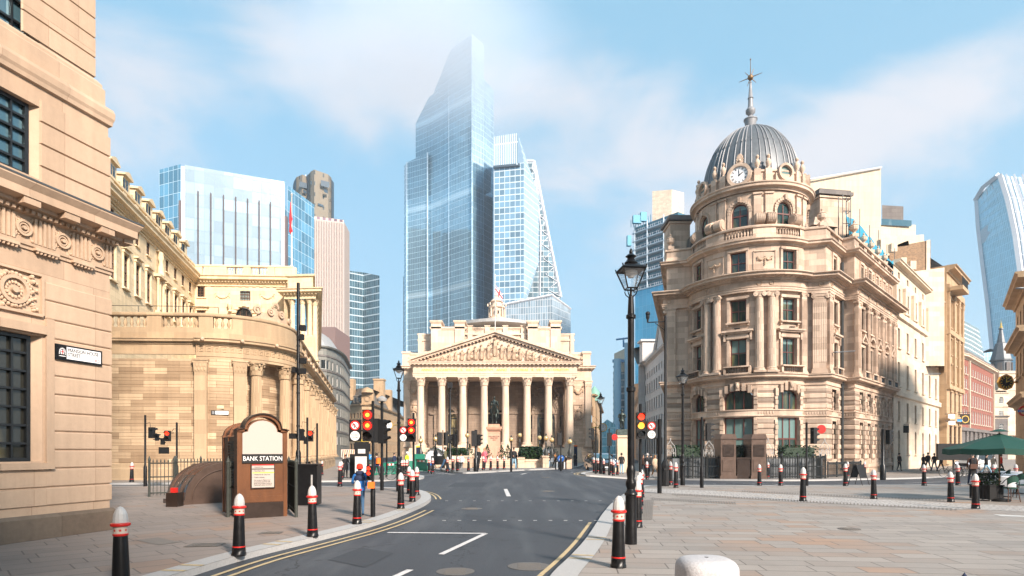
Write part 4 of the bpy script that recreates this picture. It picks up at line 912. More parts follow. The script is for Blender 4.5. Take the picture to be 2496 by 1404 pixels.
 for h in holes:
  D = MB(); uc = (h[0] + h[1])/2; a = Q.ang(uc)
  if h[3] < 19:
   q = Q.at(uc,.16); D.box(q.x,q.y,h[3] + .42,1.55,.4,.16,a); q = Q.at(uc,.08); D.box(q.x,q.y,h[3] + .2,1.35,.18,.28,a)
   for o in (-.62,.62): q = Q.at(uc + o,.05); D.box(q.x,q.y,(h[2] + h[3])/2,.16,.12,h[3] - h[2],a)
   q = Q.at(uc,.1); D.box(q.x,q.y,h[2] - .1,1.5,.25,.14,a)
  else: q = Q.at(uc,.06); D.box(q.x,q.y,h[2] - .07,1.1,.15,.12,a)
  D.build('window_surround','bank_bright',up)
 D = MB()
 un = L0 + 3.8 + 3*2.72; q = Q.at(un,.15); a = Q.ang(un); D.box(q.x,q.y,16.6,.3,.3,2.6,a)
 for o in (-.75,.75): q = Q.at(un + o,.3); D.lathe(q.x,q.y,[(.14,15),(.12,18),(.18,18.2)],10); D.box(q.x,q.y,14.9,.4,.4,.3,a)
 q = Q.at(un,.3); D.box(q.x,q.y,18.4,2.1,.6,.25,a); D.lathe(q.x,q.y,[(.0,20.9),(.2,20.8),(.28,20.2),(.16,19.9),(.26,19.4),(.34,18.5)],10); q = Q.at(un,.1); D.box(q.x,q.y,20.9,1.0,.25,.15,a)
 D.build('statue_niche','bank_bright',up)
 D = MB()
 for uu in (fx(542),fx(650)): swag(D,Q,uu - .8,uu + .8,20.1,.45,.09,d=.06)
 # bow window surround
 for k in range(9):
  t = pi*k/8; q = Q.at(front[1][0] + 1.0 + cos(t)*1.25,.08); D.box(q.x,q.y,17.55 + sin(t)*1.25,.5,.25,.32,Q.ang(fx(594)))
 for o in (-1.75,1.75): q = Q.at(fx(594) + o,.3); D.lathe(q.x,q.y,[(.25,18.0),(.12,18.2),(.25,18.5),(.3,18.8),(.1,19.0),(.0,19.2)],10)
 D.build('stone_dressings','bank_bright',up)
 c = MB(); cornice(c,Q,21.3,22.2,.85); blocks(c,Q,21.42,21.66,.05,.4,.17,.36); blocks(c,Q,20.98,21.12,0,.14,.4,.8)
 sweep(c,Q,[(0,21.0),(.1,21.02),(.1,21.12),(0,21.14)]); c.build('cornice','bank_bright',up)
 at = MB(); bl = MB()
 sweep(at,Q,[(0,22.2),(0,22.45),(-.4,22.45)]); sweep(at,Q,[(-.4,23.3),(.06,23.3),(.06,23.5),(-.4,23.5)])
 u = 2.0
 while u < L2 - 1.2:
  inb = (u < L1 - 1 and u + 1.9 < L1 - .5) or (fx(518) < u < fx(650))
  if inb: balusters(bl,Q,22.45,23.3,u,u + 1.9,.3,.1,-.17,seg=6)
  else: wall(at,Q,22.4,23.35,u0=u,u1=min(L2,u + 1.9),d=0)
  q = Q.at(u + 2.3,-.17); at.box(q.x,q.y,22.9,.8,.36,.9,Q.ang(u + 2.3)); u += 2.72
 bl.build('balustrade','bank_bright',up); at.build('parapet','bank_bright',up)
 rf = MB(); wall(rf,Q,22.3,24.2,u0=0,u1=L1 - .2,d=-1.4); sweep(rf,Q,[(-1.3,24.2),(-1.3,24.35),(-2.2,24.9),(-9,27.0)],0,L1 - .2); sweep(rf,Q,[(-1.35,24.1),(-1.2,24.15),(-1.2,24.4),(-1.35,24.45)],0,L1 - .2); rf.build('attic','bank_bright',up)
 for k in range(-3,9):
  u = L0 + 1.2 + k*2.72; q = Q.at(u,-1.9); a = Q.ang(u); d = MB(); d.box(q.x,q.y,25.0,1.5,1.6,1.7,a); d.box(q.x,q.y,25.95,1.9,2.1,.16,a); d.box(q.x,q.y,26.2,1.9,2.1,.34,a,0,.15,1)
  do = d.build('dormer','bank_bright',up); q = Q.at(u,-1.09); wq = MB()
  for o in (-.3,.3): q = Q.at(u + o,-1.09); wq.box(q.x,q.y,25.1,.42,.06,1.05,a)
  wq.build('pane','glass_dark',do)
 # right pavilion with paired columns at the end of the front
 T = Path([(-26.0,72.6),(-26.0,70.2),(-22.3,69.9),(-34.9,110)])
 pv = MB(); wall(pv,T,6,14.6); wall(pv,T,19.0,19.9); wall(pv,T,14.6,19.0,u0=0,u1=2.4); wall(pv,T,14.6,19,u0=2.41,u1=6,d=-1.6); wall(pv,T,14.6,19,u0=T.u[2],u1=T.len,d=-.6)
 cornice(pv,T,19.4,20.1,.75); sweep(pv,T,[(-.3,20.1),(-.3,21.6),(-.1,21.65),(-.1,21.85),(-1.5,21.9)]); blocks(pv,T,19.46,19.66,.05,.35,.17,.36)
 pv.prism([(-26,72.5),(-26,70.2),(-22.3,69.9),(-24,72)],14.6,14.7); pv.build('pavilion','bank_bright',up)
 for u in (2.9,4.6,5.8): q = T.at(u,-.45); column(up,q.x,q.y,14.7,19.0,.26,'bank_bright',flute=0,caph=.5)
 for k in range(12): q = T.at(T.u[2] + .8 + k*3.2,-.1); column(up,q.x,q.y,12,19.0,.3,'bank_bright',flute=0,caph=.6)
 # flag on the roof
 fl = thing('flagpole','white flagpole with furled flag on the roof of the bank','flagpole',(Xw(711,73),73,23)); f = MB(); f.lathe(0,0,[(.35,0),(.3,.4),(.1,.8),(.08,9),(.16,9.1),(.02,9.3)],8); f.build('pole','white_paint',fl,False)
 f = MB(); f.lathe(-.1,0,[(.02,4.4),(.22,4.7),(.14,5.4),(.2,6.2),(.05,8.2)],7,0); f.build('flag','union_red',fl,False)
bank()
# ---------------------------------------------------------------- the columned exchange
def exchange():
 D0 = 112.0; X = lambda px: Xw(px,D0); Z = lambda py: Zw(py,D0); cx = X(1207)
 root = thing('exchange_building','columned stone exchange with carved pediment and gilt inscription across the junction','building',(cx,D0,-.3))
 xs = [X(p) for p in (1025.2,1076.8,1128.4,1180.2,1232.1,1284.8,1336.7,1388.6)]
 zb,zc,ze,zf,zg,za = 2.4,15.1,15.95,17.0,17.85,Z(808)
 s = MB(); x0,x1 = X(1008),X(1406)
 for k in range(11): s.bb(x0 - .6,x1 + .6,D0 - 1.3 - (10 - k)*.36,D0 + 9,-.6 + k*.26,-.34 + k*.26)
 s.build('steps','exchange_plain',root)
 for x in xs: MB().bb(x - 1.0,x + 1.0,D0 - 1.0,D0 + 1.0,2.2,2.52).build('column_pedestal','exchange_plain',root)
 for x in xs: column(root,x,D0,2.5,zc,.70,'exchange_plain',flute=.025,seg=48,caph=1.55)
 for x in (xs[0],xs[2],xs[5],xs[7]): column(root,x,D0 + 5.2,2.5,zc,.62,'exchange',flute=0,caph=1.5)
 e = MB(); P = Path([(x0,D0 + 9),(x0,D0 - .75),(x1,D0 - .75),(x1,D0 + 9)])
 sweep(e,P,[(-1.4,zc),(0,zc),(0,zc + .27),(.04,zc + .28),(.04,zc + .6),(.1,zc + .62),(.1,zc + .72),(.0,zc + .74),(0,zf - .1),(.12,zf)])
 cornice(e,P,zf,zg,.85); blocks(e,P,zf + .2,zf + .42,.1,.62,.3,.72)
 e.poly([(x0,D0 - .7,zc + .02),(x1,D0 - .7,zc + .02),(x1,D0 + 7,zc + .02),(x0,D0 + 7,zc + .02)]); e.build('entablature','exchange_plain',root)
 text('inscription','ANNO · ELIZABETHAE · R · XIII · CONDITVM · ANNO · VICTORIAE · R · VIII · RESTAVRATVM',.62,'gilt',root,(cx,D0 - .78,(zc + .74 + zf)/2 - .08),(R(90),0,0),sx=1.06,ext=.02)
 # pediment
 pd = MB(); xa,xb = X(1003),X(1411); ty = D0 - .55; zt = zg + .05
 pd.poly([(x0,ty,zt),(x1,ty,zt),(cx,ty,za - .9)])
 for sgn,xe in ((-1,xa),(1,xb)):
  L_ = Vector((cx - xe,0,za - zg));
  for (o0,o1,d0,d1) in ((0,.42,1.6,-6),(-.38,0,1.2,-6),(-.62,-.38,.55,-6)):
   q = [(xe,zg + .25 + o0),(xe,zg + .25 + o1),(cx,za + o1 - .42),(cx,za + o0 - .42)]
   if sgn > 0: q = q[::-1]
   A = [(a,D0 - d0,b) for a,b in q]; B = [(a,D0 - d1,b) for a,b in q]
   pd.poly(A); pd.poly(B[::-1])
   for i in range(4): pd.poly([A[i],B[i],B[(i + 1) % 4],A[(i + 1) % 4]])
  n = 24
  for k in range(1,n): t = k/n; pd.box(xe + (cx - xe)*t,D0 - .85,zg + .25 + (za - .42 - zg - .25)*t - .5,.28,.5,.2)
 pd.build('pediment','exchange_plain',root)
 fg = MB(); random.seed(4)
 for k in range(-10,11):        # carved crowd, tallest in the middle
  t = abs(k)/10.5; x = cx + k*1.18 + random.uniform(-.15,.15)*(k != 0); h = (za - .95 - zg)*(1 - t)*.74 + .35 if k else (za - zg)*.62
  h = min(h,3.1) if k else 3.4; zb_ = zt + (.42 if k else .9)*(1 - t); h = max(.5,h - .3*(k != 0)); r = .16 + .07*h; y = ty - .22; ln = random.uniform(-.25,.25)
  seated = random.random() < .3 and k
  fg.lathe(x,y,[(r*1.15,zb_),(r*1.25,zb_ + h*.25),(r*.85,zb_ + h*.5),(r*1.15,zb_ + h*.72),(r*.9,zb_ + h*.8),(r*.3,zb_ + h*.84)],9,flute=.12)
  fg.ball(x + ln*.3,y - .05,zb_ + h*.92,r*.55,r*.55,h*.085,8,0,5)
  for sg in (-1,1):
   a = random.uniform(-.5,.9) if k else .75
   fg.tube([(x + sg*r,y - .05,zb_ + h*.75),(x + sg*(r + .22*h*.5),y - .15,zb_ + h*(.62 + .12*a)),(x + sg*(r + .2*h*(.4 + .4*random.random())),y - .25,zb_ + h*(.55 + .35*a))],r*.3,6,0,r*.2)
  for j in range(4): fg.tube([(x + (j - 1.5)*r*.5,y - r*.9,zb_ + h*.55),(x + (j - 1.5)*r*.7,y - r*1.15,zb_ + .03)],r*.13,4)
  if seated: fg.ball(x + r*1.2,y - .2,zb_ + h*.25,r*1.2,r*.8,h*.16,8,0,5)
 for k in range(26):
  x = cx + random.uniform(-12,12); t = abs(x - cx)/13.5; fg.ball(x,ty - .08,zt + .3 + random.random()*.8*(1 - t),.28,.15,.2 + .3*(1 - t),7,0,4)
 fg.bb(cx - 2.2,cx + 2.2,ty - .45,ty,zt,zt + .85); fg.build('pediment_carving','carved',root)
 # side wings
 wx0,wx1 = X(974),X(1449); yb = D0 + 5
 Q = Path([(wx0,D0 + 60),(wx0,yb),(x0 + .3,yb)]); Q2 = Path([(x1 - .3,yb),(wx1,yb),(wx1,D0 + 60)])
 for q in (Q,Q2):
  B = MB(); wall(B,q,-.6,zc); sweep(B,q,[(.35,-.6),(.35,1.6),(.15,1.75),(.15,2.4),(0,2.5)]); B.build('wing_wall','exchange',root)
 def pil(q,u): Pp = MB(); pilaster(Pp,q,u,1.15,2.5,zc,.3,flutes=0); Pp.build('pilaster','exchange_plain',root)
 pil(Q,Q.u[1] + .65); pil(Q2,Q2.u[1] - .65)
 for k in range(9): pil(Q,Q.u[1] - 3 - k*5.5); pil(Q2,Q2.u[1] + 3 + k*5.5)
 E = MB()
 for q in (Q,Q2):
  sweep(E,q,[(0,zc),(.1,zc),(.1,zc + .7),(.04,zc + .74),(.04,zf)]); cornice(E,q,zf,zg,.9); blocks(E,q,zf + .2,zf + .42,.1,.6,.3,.72)
  sweep(E,q,[(-.1,zg),(-.1,Z(855)),(.05,Z(854)),(.05,Z(850)),(-1,Z(850))])
 for a,b in ((970,988),(1026,1045),(1372,1392),(1428,1447)): E.bb(X(a),X(b),yb - .35,yb + 1.2,zg,Z(848)); E.bb(X(a) - .15,X(b) + .15,yb - .5,yb + 1.3,Z(852),Z(848) + .1)
 E.build('wing_entablature','exchange_plain',root)
 V = MB()
 for a,b,q in ((982,1012,Q),(1403,1430,Q2)):
  xm = (X(a) + X(b))/2; w = X(b) - X(a)
  um = q.u[1] + (xm - wx0) if q is Q else (xm - q.p[0].x)
  swag(V,q,um - w*.42,um + w*.42,13.9,1.2,.22,d=.12)
  for dx,dz,sx_,sz_ in ((0,0,w*.78,.12),(0,3.9,w*.78,.12)): V.box(xm,yb - .08,6.6 + dz,sx_,.2,sz_)
  for sg in (-1,1): V.box(xm + sg*w*.39,yb - .08,8.55,.12,.2,4)
  V.ball(xm,yb - .15,8.4,.5,.25,.8,10); wreath(V,(xm,yb - .12,8.6),(0,-1,0),.85,leaves=16)
  for k in range(10): V.ball(xm + random.uniform(-.8,.8),yb - .12,8.6 + random.uniform(-1.5,1.6),.2,.15,.2,6,0,4)
  for k in range(14): V.ball(xm + random.uniform(-1,1) ,yb - .25,Z(870) + random.uniform(-.55,.65),.3,.15,.2,6,0,4)
 V.build('wing_carving','carved',root)
 # wall inside the portico with arches, doors and ceiling, its shade painted into the stone
 yw = D0 + 7; I = Path([(x0 + .3,yw),(x1 - .3,yw)]); ux = lambda px: Xw(px,yw) - (x0 + .3)
 hol = [(ux(1092) - 1.7,ux(1092) + 1.7,2.4,9.9,1.7),(ux(1331) - 1.7,ux(1331) + 1.7,2.4,9.9,1.7),(ux(1207) - 2.2,ux(1207) + 2.2,2.4,9.6)]
 hs = []
 for c in (1092,1331):
  for o in (-32,32): hs.append((ux(c + o) - .42,ux(c + o) + .42,2.9,5.0)); hs.append((ux(c + o) - .42,ux(c + o) + .42,6.0,8.4))
 iw = MB(); wall(iw,I,2.3,zc,hol + hs,dep=.7); iw.build('portico_wall','exchange_shaded',root)
 for h in hs: win(root,I,*h,dep=.4,fm='frame_black',gm='glass_dark',nx=2,ny=3)
 for h in hol[:2]: win(root,I,*h,dep=.6,fm='frame_black',gm='glass_room',nx=3,ny=4,bar=.14,name='arched_door')
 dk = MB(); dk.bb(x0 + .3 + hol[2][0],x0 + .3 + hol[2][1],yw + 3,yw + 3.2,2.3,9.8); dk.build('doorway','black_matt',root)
 oc = MB()
 for c in (1092,1331):
  xc = Xw(c,yw)
  for k in range(17):
   t = pi*k/16; oc.box(xc + cos(t)*2.5,yw - .12,9.3 + sin(t)*2.5,.55,.35,.55); oc.box(xc + cos(t)*2.0,yw - .06,9.3 + sin(t)*2.0,.32,.2,.32)
  for sg in (-1,1): oc.box(xc + sg*2.9,yw - .15,8.9,1.1,.4,.35); oc.box(xc + sg*2.45,yw - .12,5.6,.5,.3,6.4)
  for k in range(30): oc.ball(xc + random.uniform(-2.6,2.6),yw - .2,12.6 + random.uniform(-.8,1.4),.28,.2,.25,6,0,4)
 for xx in xs[1:7]: oc.box(xx,yw - .2,8.5,.9,.4,12)
 swp = [oc.box(cx,yw - .2,14.2,x1 - x0 - 1,.5,.5),oc.box(cx,yw - .1,9.0,x1 - x0 - 1,.25,.25)]
 oc.build('portico_carving','exchange_shaded',root)
 # attic storeys above
 T = MB(); ya = D0 + 9
 ZA = lambda py: Zw(py,ya); XA = lambda px: Xw(px,ya)
 T.bb(XA(1053),XA(1364),ya,ya + 30,15,ZA(802));
 def capb(a,b,y0,y1,z,t=.35,o=.25): T.bb(a - o,b + o,y0 - o,y1,z - t,z); T.bb(a - o*.5,b + o*.5,y0 - o*.5,y1,z - t - .2,z - t)
 for a,b in ((1053,1134),(1286,1365)):
  T.bb(XA(a),XA(b),ya - 1.2,ya + 6,15,ZA(803)); capb(XA(a),XA(b),ya - 1.2,ya + 6,ZA(800))
  for c,e in ((a,a + 24),(b - 24,b)): T.bb(XA(c),XA(e),ya - 1.45,ya + 3,15,ZA(786)); capb(XA(c),XA(e),ya - 1.45,ya + 3,ZA(785),.3)
  xm = (XA(a) + XA(b))/2
  for k in range(9): t = pi*k/8; T.box(xm + cos(t)*1.25,ya - 1.22,18.6 + sin(t)*1.25,.35,.12,.25)
 capb(XA(1134),XA(1286),ya,ya + 20,ZA(798),.25); T.bb(XA(1134),XA(1286),ya - .4,ya,ZA(817),ZA(813))
 for px in (1140,1182,1226,1270): T.bb(XA(px),XA(px + 12),ya - .35,ya + .2,15,ZA(796)); T.bb(XA(px) - .1,XA(px + 12) + .1,ya - .45,ya + .3,ZA(796),ZA(794))
 for a,b in ((1018,1053),(1364,1400)):
  T.bb(XA(a),XA(b),ya + 1,ya + 30,15,ZA(814)); capb(XA(a),XA(b),ya + 1,ya + 30,ZA(811),.25,.2); T.bb(XA(a) - .15,XA(b) + .15,ya + .8,ya + 30,ZA(829),ZA(825))
 T.bb(XA(1018),XA(1027),ya + .7,ya + 3,15,ZA(812)); T.bb(XA(1391),XA(1400),ya + .7,ya + 3,15,ZA(812))
 T.bb(XA(985),XA(1018),ya + 3,ya + 30,15,ZA(853)); T.bb(XA(1400),XA(1440),ya + 3,ya + 30,15,ZA(853))
 T.build('attic','exchange_plain',root)
 # lantern turret
 yt = D0 + 24; zt_ = lambda py: Zw(py,yt); xt = Xw(1211,yt); k = yt/F; tu = thing('lantern_turret','small domed stone lantern turret above the exchange roof','turret',(xt,yt,zt_(800)))
 m_ = MB(); m_.lathe(xt,yt,[(5.2*1.9,zt_(806)),(5.2*1.9,zt_(799)),(7.2,zt_(792)),(2.7,zt_(789))],24); m_.build('drum_roof','lead_light',tu)
 m_ = MB(); m_.lathe(xt,yt,[(25*k,zt_(790)),(25*k,zt_(780)),(23*k,zt_(779)),(23*k,zt_(776)),(15*k,zt_(774)),(15*k,zt_(753)),(20*k,zt_(751)),(20*k,zt_(748)),(13*k,zt_(746)),(12*k,zt_(738)),(16*k,zt_(736)),(15*k,zt_(734)),(11*k,zt_(731)),(6*k,zt_(726)),(2*k,zt_(723)),(2*k,zt_(719)),(.01,zt_(712))],16,sm=False)
 for j in range(8): t = 2*pi*j/8; m_.lathe(xt + cos(t)*19*k,yt + sin(t)*19*k,[(2.2*k,zt_(774)),(2*k,zt_(753))],6); m_.ball(xt + cos(t)*22*k,yt + sin(t)*22*k,zt_(744),2*k,2*k,4*k,6)
 m_.build('turret_body','exchange_plain',tu)
 q = MB(); q.disc((xt,yt - 15.2*k,zt_(764)),(0,-1,0),6*k,.1,14); q.build('turret_opening','black_matt',tu)
 fy = D0 + 2; fl = thing('flag','British flag hanging from a white pole above the exchange pediment','flag',(Xw(1207,fy),fy,za)); f = MB(); f.lathe(0,0,[(.09,-1),(.07,Zw(672,fy) - za),(.14,Zw(671,fy) - za),(.02,Zw(667,fy) - za)],8); f.build('pole','white_paint',fl,False)
 c = MB(); z1 = Zw(694,fy) - za;
 n,m2 = 12,12; ids = []
 for i in range(n + 1):
  for j in range(m2 + 1):
   u,v = i/n,j/m2; c.v.append((.08 + u*1.3 + .08*sin(v*7),-.12*sin(u*9 + v*3),z1 - v*1.6 - u*1.75))
 for i in range(n):
  for j in range(m2):
   u,v = (i + .5)/n - .5,(j + .5)/m2 - .5; mi = 0 if abs(u) < .09 or abs(v) < .09 else (1 if abs(u) < .16 or abs(v) < .16 else (0 if abs(abs(u) - abs(v)) < .05 else (1 if abs(abs(u) - abs(v)) < .12 else 2)))
   c.face([i*(m2 + 1) + j,(i + 1)*(m2 + 1) + j,(i + 1)*(m2 + 1) + j + 1,i*(m2 + 1) + j + 1],mi,True)
 c.build('flag_cloth',['union_red','sign_white','union_blue'],fl,False)
exchange()
# ---------------------------------------------------------------- domed corner building
def corner():
 C = Vector((21.47,55.4)); e1 = Vector((cos(R(28)),-sin(R(28)))); n = Vector((-sin(R(28)),-cos(R(28)))); Rw = 5.15; N2 = 2.2
 LD = Vector((.688,.725)); CH = Vector((sin(R(16)),cos(R(16)))); LN = Vector((.725,-.688))
 lc = C + e1*-7.0 + n*N2; rc = C + e1*6.1 + n*N2
 ax = -32; hw = 64.7; A = arc(C,Rw,R(ax - hw),R(ax + hw),32)
 W1 = rc + LD*4.3; W2 = W1 + LN*1.0; W3 = W2 + LD*13.5
 pts = [tuple(lc + CH*26),tuple(lc)] + A + [tuple(rc),tuple(W1),tuple(W2),tuple(W3),tuple(W3 - LN*1.0)]
 P = Path(pts); U = P.u; iL = 1; iA0 = 2; iA1 = 34; iR = 35; iW1 = 36; iW2 = 37; iW3 = 38
 root = thing('corner_building','domed stone corner building with clock, paired columns and rounded front','building',(C.x,C.y,-.3))
 ub = lambda phi: U[iA0] + (phi - (ax - hw))/(2*hw)*(U[iA1] - U[iA0])
 phis = (-78,ax,14)
 lombs = [U[iW2] + 2.2 + k*2.55 for k in range(5)]      # bays of the long right-hand side
 uS = U[iR] + 2.2                                          # bay of the short return
 z0 = -.6; RED = 'frame_red'
 # --- ground storey, banded
 gw = [];
 for p in phis: w = 1.22 if p == ax else 1.05; gw += [(ub(p) - w,ub(p) + w,.9,4.45),(ub(p) - w,ub(p) + w,5.05,6.75,.62)]
 for u in [uS] + lombs: gw += [(u - .55,u + .55,1.0,4.2),(u - .62,u + .62,4.95,6.9)]
 gf = MB(); wall(gf,P,z0,7.2,gw,dep=.5);
 z = .15; k = 0
 cr = MB()
 def gaps(a,b):
  """stretches of the wall between openings that cross these heights"""
  hs = sorted((h[0] - .28,h[1] + .28) for h in gw if h[2] - .3 < b and h[3] + .35 > a); out = []; u = 0
  for x,y in hs:
   if x > u: out.append((u,x))
   u = max(u,y)
  out.append((u,P.len)); return out
 while z < 6.75:
  if not 4.5 < z + .2 < 5.1:
   for a,b in gaps(z,z + .38):
    if b - a > .1: sweep(gf if k % 2 == 0 else cr,P,[(0,z),(.07,z + .03),(.09,z + .08),(.09,z + .33),(.07,z + .38),(0,z + .41)] if k % 2 == 0 else [(0,z),(.035,z + .02),(.035,z + .39),(0,z + .41)],a,b)
  z += .42; k += 1
 gf.build('ground_storey_wall','corner_stone',root); cr.build('rusticated_bands','corner_rustic',root)
 q = MB(); sweep(q,P,[(.0,4.5),(.12,4.55),(.12,4.66),(.07,4.68),(.07,4.98),(.14,5.0),(.14,5.08),(0,5.1)])
 for a,b in gaps(4.6,5.0): blocks(q,P,4.72,4.92,.05,.12,.1,.2,a,b)
 q.build('string_course','corner_stone',root)
 for h in gw:
  q = MB(); uc = (h[0] + h[1])/2; a = P.ang(uc)
  if len(h) > 4:
   for k in range(-3,4):
    t = k/3; uu = uc + t*(h[1] - h[0])*.56; p = P.at(uu,.1); zz = 7.0 - .5*t*t; q.box(p.x,p.y,zz,.27,.22 if k else .4,.62 if k else .7,a)
   p = P.at(uc,.3); q.ball(p.x,p.y,7.05,.16,.16,.26,8)
  for o in (-1,1):
   zz = h[2]
   while zz < h[3] - .3:
    p = P.at(uc + o*((h[1] - h[0])/2 + .14),.04); q.box(p.x,p.y,zz + .2,.26,.16 if int(zz*3) % 2 else .26,.36,a); zz += .42
  q.build('window_quoins','corner_stone',root)
 for i,h in enumerate(gw): win(root,P,*h,dep=.32,fm=RED,gm='glass',nx=3 if h[1] - h[0] > 1.5 else 2,ny=2 if h[3] - h[2] > 2.5 else 1,bar=.07,fr=.09)
 c1 = MB(); sweep(c1,P,[(0,7.1),(.1,7.14),(.1,7.24),(.05,7.26),(.05,7.5)]); cornice(c1,P,7.5,8.0,.62,base=.03); blocks(c1,P,7.52,7.6,.08,.2,.08,.16); c1.build('first_cornice','corner_stone',root)
 # --- giant order storeys
 z1,z2 = 8.0,14.7
 mw = []
 for p in phis: mw += [(ub(p) - .66,ub(p) + .66,8.65,10.95),(ub(p) - .64,ub(p) + .64,12.35,14.2)]
 for u in [uS] + lombs[:5]: mw += [(u - .5,u + .5,8.65,10.8),(u - .5,u + .5,12.35,14.2)]
 m = MB(); wall(m,P,z1,z2,mw,dep=.35); m.build('upper_wall','corner_stone',root)
 for h in mw:
  d = MB(); ir = MB()
  uc = (h[0] + h[1])/2; w = h[1] - h[0]; a = P.ang(uc); bow = w > 1.1
  for o in (-1,1): p = P.at(uc + o*(w/2 + .12),.07); d.box(p.x,p.y,(h[2] + h[3])/2 + .05,.2,.16,h[3] - h[2] + .1,a)
  p = P.at(uc,.08); d.box(p.x,p.y,h[3] + .13,w + .48,.2,.22,a)
  if h[2] < 9:
   if bow or uc < U[iW2]:
    p = P.at(uc,.22); d.box(p.x,p.y,h[3] + .62,w + 1.15,.5,.14,a); p = P.at(uc,.16); d.box(p.x,p.y,h[3] + .5,w + .9,.36,.12,a); p = P.at(uc,.05); d.box(p.x,p.y,h[3] + .36,w + .3,.14,.2,a)
    for o in (-1,1): p = P.at(uc + o*(w/2 + .36),.16); d.box(p.x,p.y,h[3] + .15,.16,.3,.6,a)
   else:           # little pediments on the long side
    tri = lombs.index(min(lombs,key=lambda x: abs(x - uc))) % 2 == 0
    for k in range(-5,6): t = k/5; p = P.at(uc + t*.85,.18); d.box(p.x,p.y,h[3] + .5 + (.62*(1 - abs(t)) if tri else .62*sqrt(max(0,1 - t*t))),.2,.4,.2,a)
    p = P.at(uc,.15); d.box(p.x,p.y,h[3] + .42,1.9,.34,.14,a)
   p = P.at(uc,.3); d.box(p.x,p.y,h[2] - .62,w + .75,.6,.1,a); d.box(p.x,p.y,h[2] - .05,w + .8,.62,.1,a)
   for o in (-1,1): p = P.at(uc + o*(w/2 + .28),.3); d.box(p.x,p.y,h[2] - .34,.18,.58,.5,a)
   for k in range(7): p = P.at(uc + (k - 3)*w*.145,.52); ir.tube([(p.x,p.y,h[2] - .56),(p.x,p.y,h[2] - .1)],.018,4); ir.disc((p.x,p.y,h[2] - .33),(sin(a),-cos(a),0),.085,.02,8,r_in=.06)
  else: p = P.at(uc,.12); d.box(p.x,p.y,h[2] - .1,w + .6,.3,.12,a); [d.box(P.at(uc + o*(w/2 + .16),.1).x,P.at(uc + o*(w/2 + .16),.1).y,h[2] - .25,.14,.18,.2,a) for o in (-1,1)]
  if not bow and h[2] < 9:   # carved oval between storeys
   p = P.at(uc,.06); wreath(d,(p.x,p.y,11.75 if uc < U[iW2] else 12.0),(sin(a),-cos(a),0),.22 if uc > U[iW2] else .36,leaves=10)
  d.build('window_surround','corner_stone',root)
  if ir.v: ir.build('balcony_railing','iron',root)
 for h in mw: win(root,P,*h,dep=.26,fm=RED,gm='glass',nx=2,ny=2,bar=.045,fr=.07)
 for p_ in phis:      # floodlights on the hoods
  u = ub(p_); q = P.at(u,.35); a = P.ang(u); f = MB(); f.box(0,0,.08,.45,.2,.07); f.tube([(-.1,0,-.02),(-.1,0,.08)],.02); tag(f.build('flood_light','black_matt',None,loc=(q.x,q.y,11.68),rz=a),{-78: 'slim dark floodlight on the hood of the left window of the rounded front',ax: 'slim dark floodlight on the hood below the clock, middle window',14: 'slim dark floodlight on the hood of the right window of the rounded front'}[p_],'floodlight','floodlights on window hoods')
 for off in (-28,-18,18,28):
  u = ub(ax + off); p = P.at(u,.32); column(root,p.x,p.y,z1 + .05,z2,.34,'corner_stone',rz=P.ang(u),cap='ionic',caph=.55,seg=36)
 def pil1(*a_,**k_): m_ = MB(); pilaster(m_,*a_,**k_); m_.build('pilaster','corner_stone',root)
 pil1(P,ub(ax - 60),.62,z1 + .05,z2,.3,kind='i'); pil1(P,ub(ax + 60.5),.62,z1 + .05,z2,.3,kind='i')
 pil1(P,U[iL] + .55,.8,z1 + .05,z2,.3,kind='i'); pil1(P,U[iR] - .62,1.0,z1 + .05,z2,.3,kind='i')
 pil1(P,U[iR] + .55,.9,z1 + .05,z2,.3,kind='i'); pil1(P,U[iW2] + .5,.9,z1 + .05,z2,.35,kind='i')
 for k in range(4): pil1(P,(lombs[k] + lombs[k + 1])/2,.8,z1 + .05,z2,.35,kind='i')
 pil1(P,U[iW3] - .5,.8,z1 + .05,z2,.35,kind='i')
 for k in range(8): pil1(P,2 + k*3,.8,z1 + .05,z2,.3,kind='i',flutes=0)
 E = MB(); sweep(E,P,[(.0,z2),(.36,z2),(.36,14.85),(.40,14.86),(.40,15.02),(.45,15.04),(.45,15.1),(.34,15.12),(.34,15.6)]); cornice(E,P,15.6,16.15,.95,base=.34)
 blocks(E,P,15.62,15.72,.38,.5,.07,.14); blocks(E,P,15.74,15.86,.5,.85,.16,.42); E.build('main_cornice','corner_stone',root)
 wr = MB()
 for u in [ub(ax + o) for o in (-28,-18,18,28)] + [U[iL] + .55,U[iR] - .62,U[iR] + .5,U[iW2] + .5] + [(lombs[k] + lombs[k + 1])/2 for k in range(4)]:
  p = P.at(u,.38); a = P.ang(u); wreath(wr,(p.x,p.y,15.36),(sin(a),-cos(a),0),.19,leaves=12)
 # --- attic storey
 z3,z4 = 16.1,18.5; aw = []
 for p in phis: aw.append((ub(p) - .62,ub(p) + .62,16.35,18.15))
 for u in [uS] + lombs: aw.append((u - .45,u + .45,16.4,18.0))
 aa = MB(); wall(aa,P,z3,z4,aw,dep=.3); sweep(aa,P,[(0,16.1),(.25,16.1),(.25,16.28),(0,16.32)]); aa.build('attic_wall','corner_stone',root)
 for h in aw: win(root,P,*h,dep=.22,fm=RED,gm='glass',nx=2,ny=2,bar=.045,fr=.06)
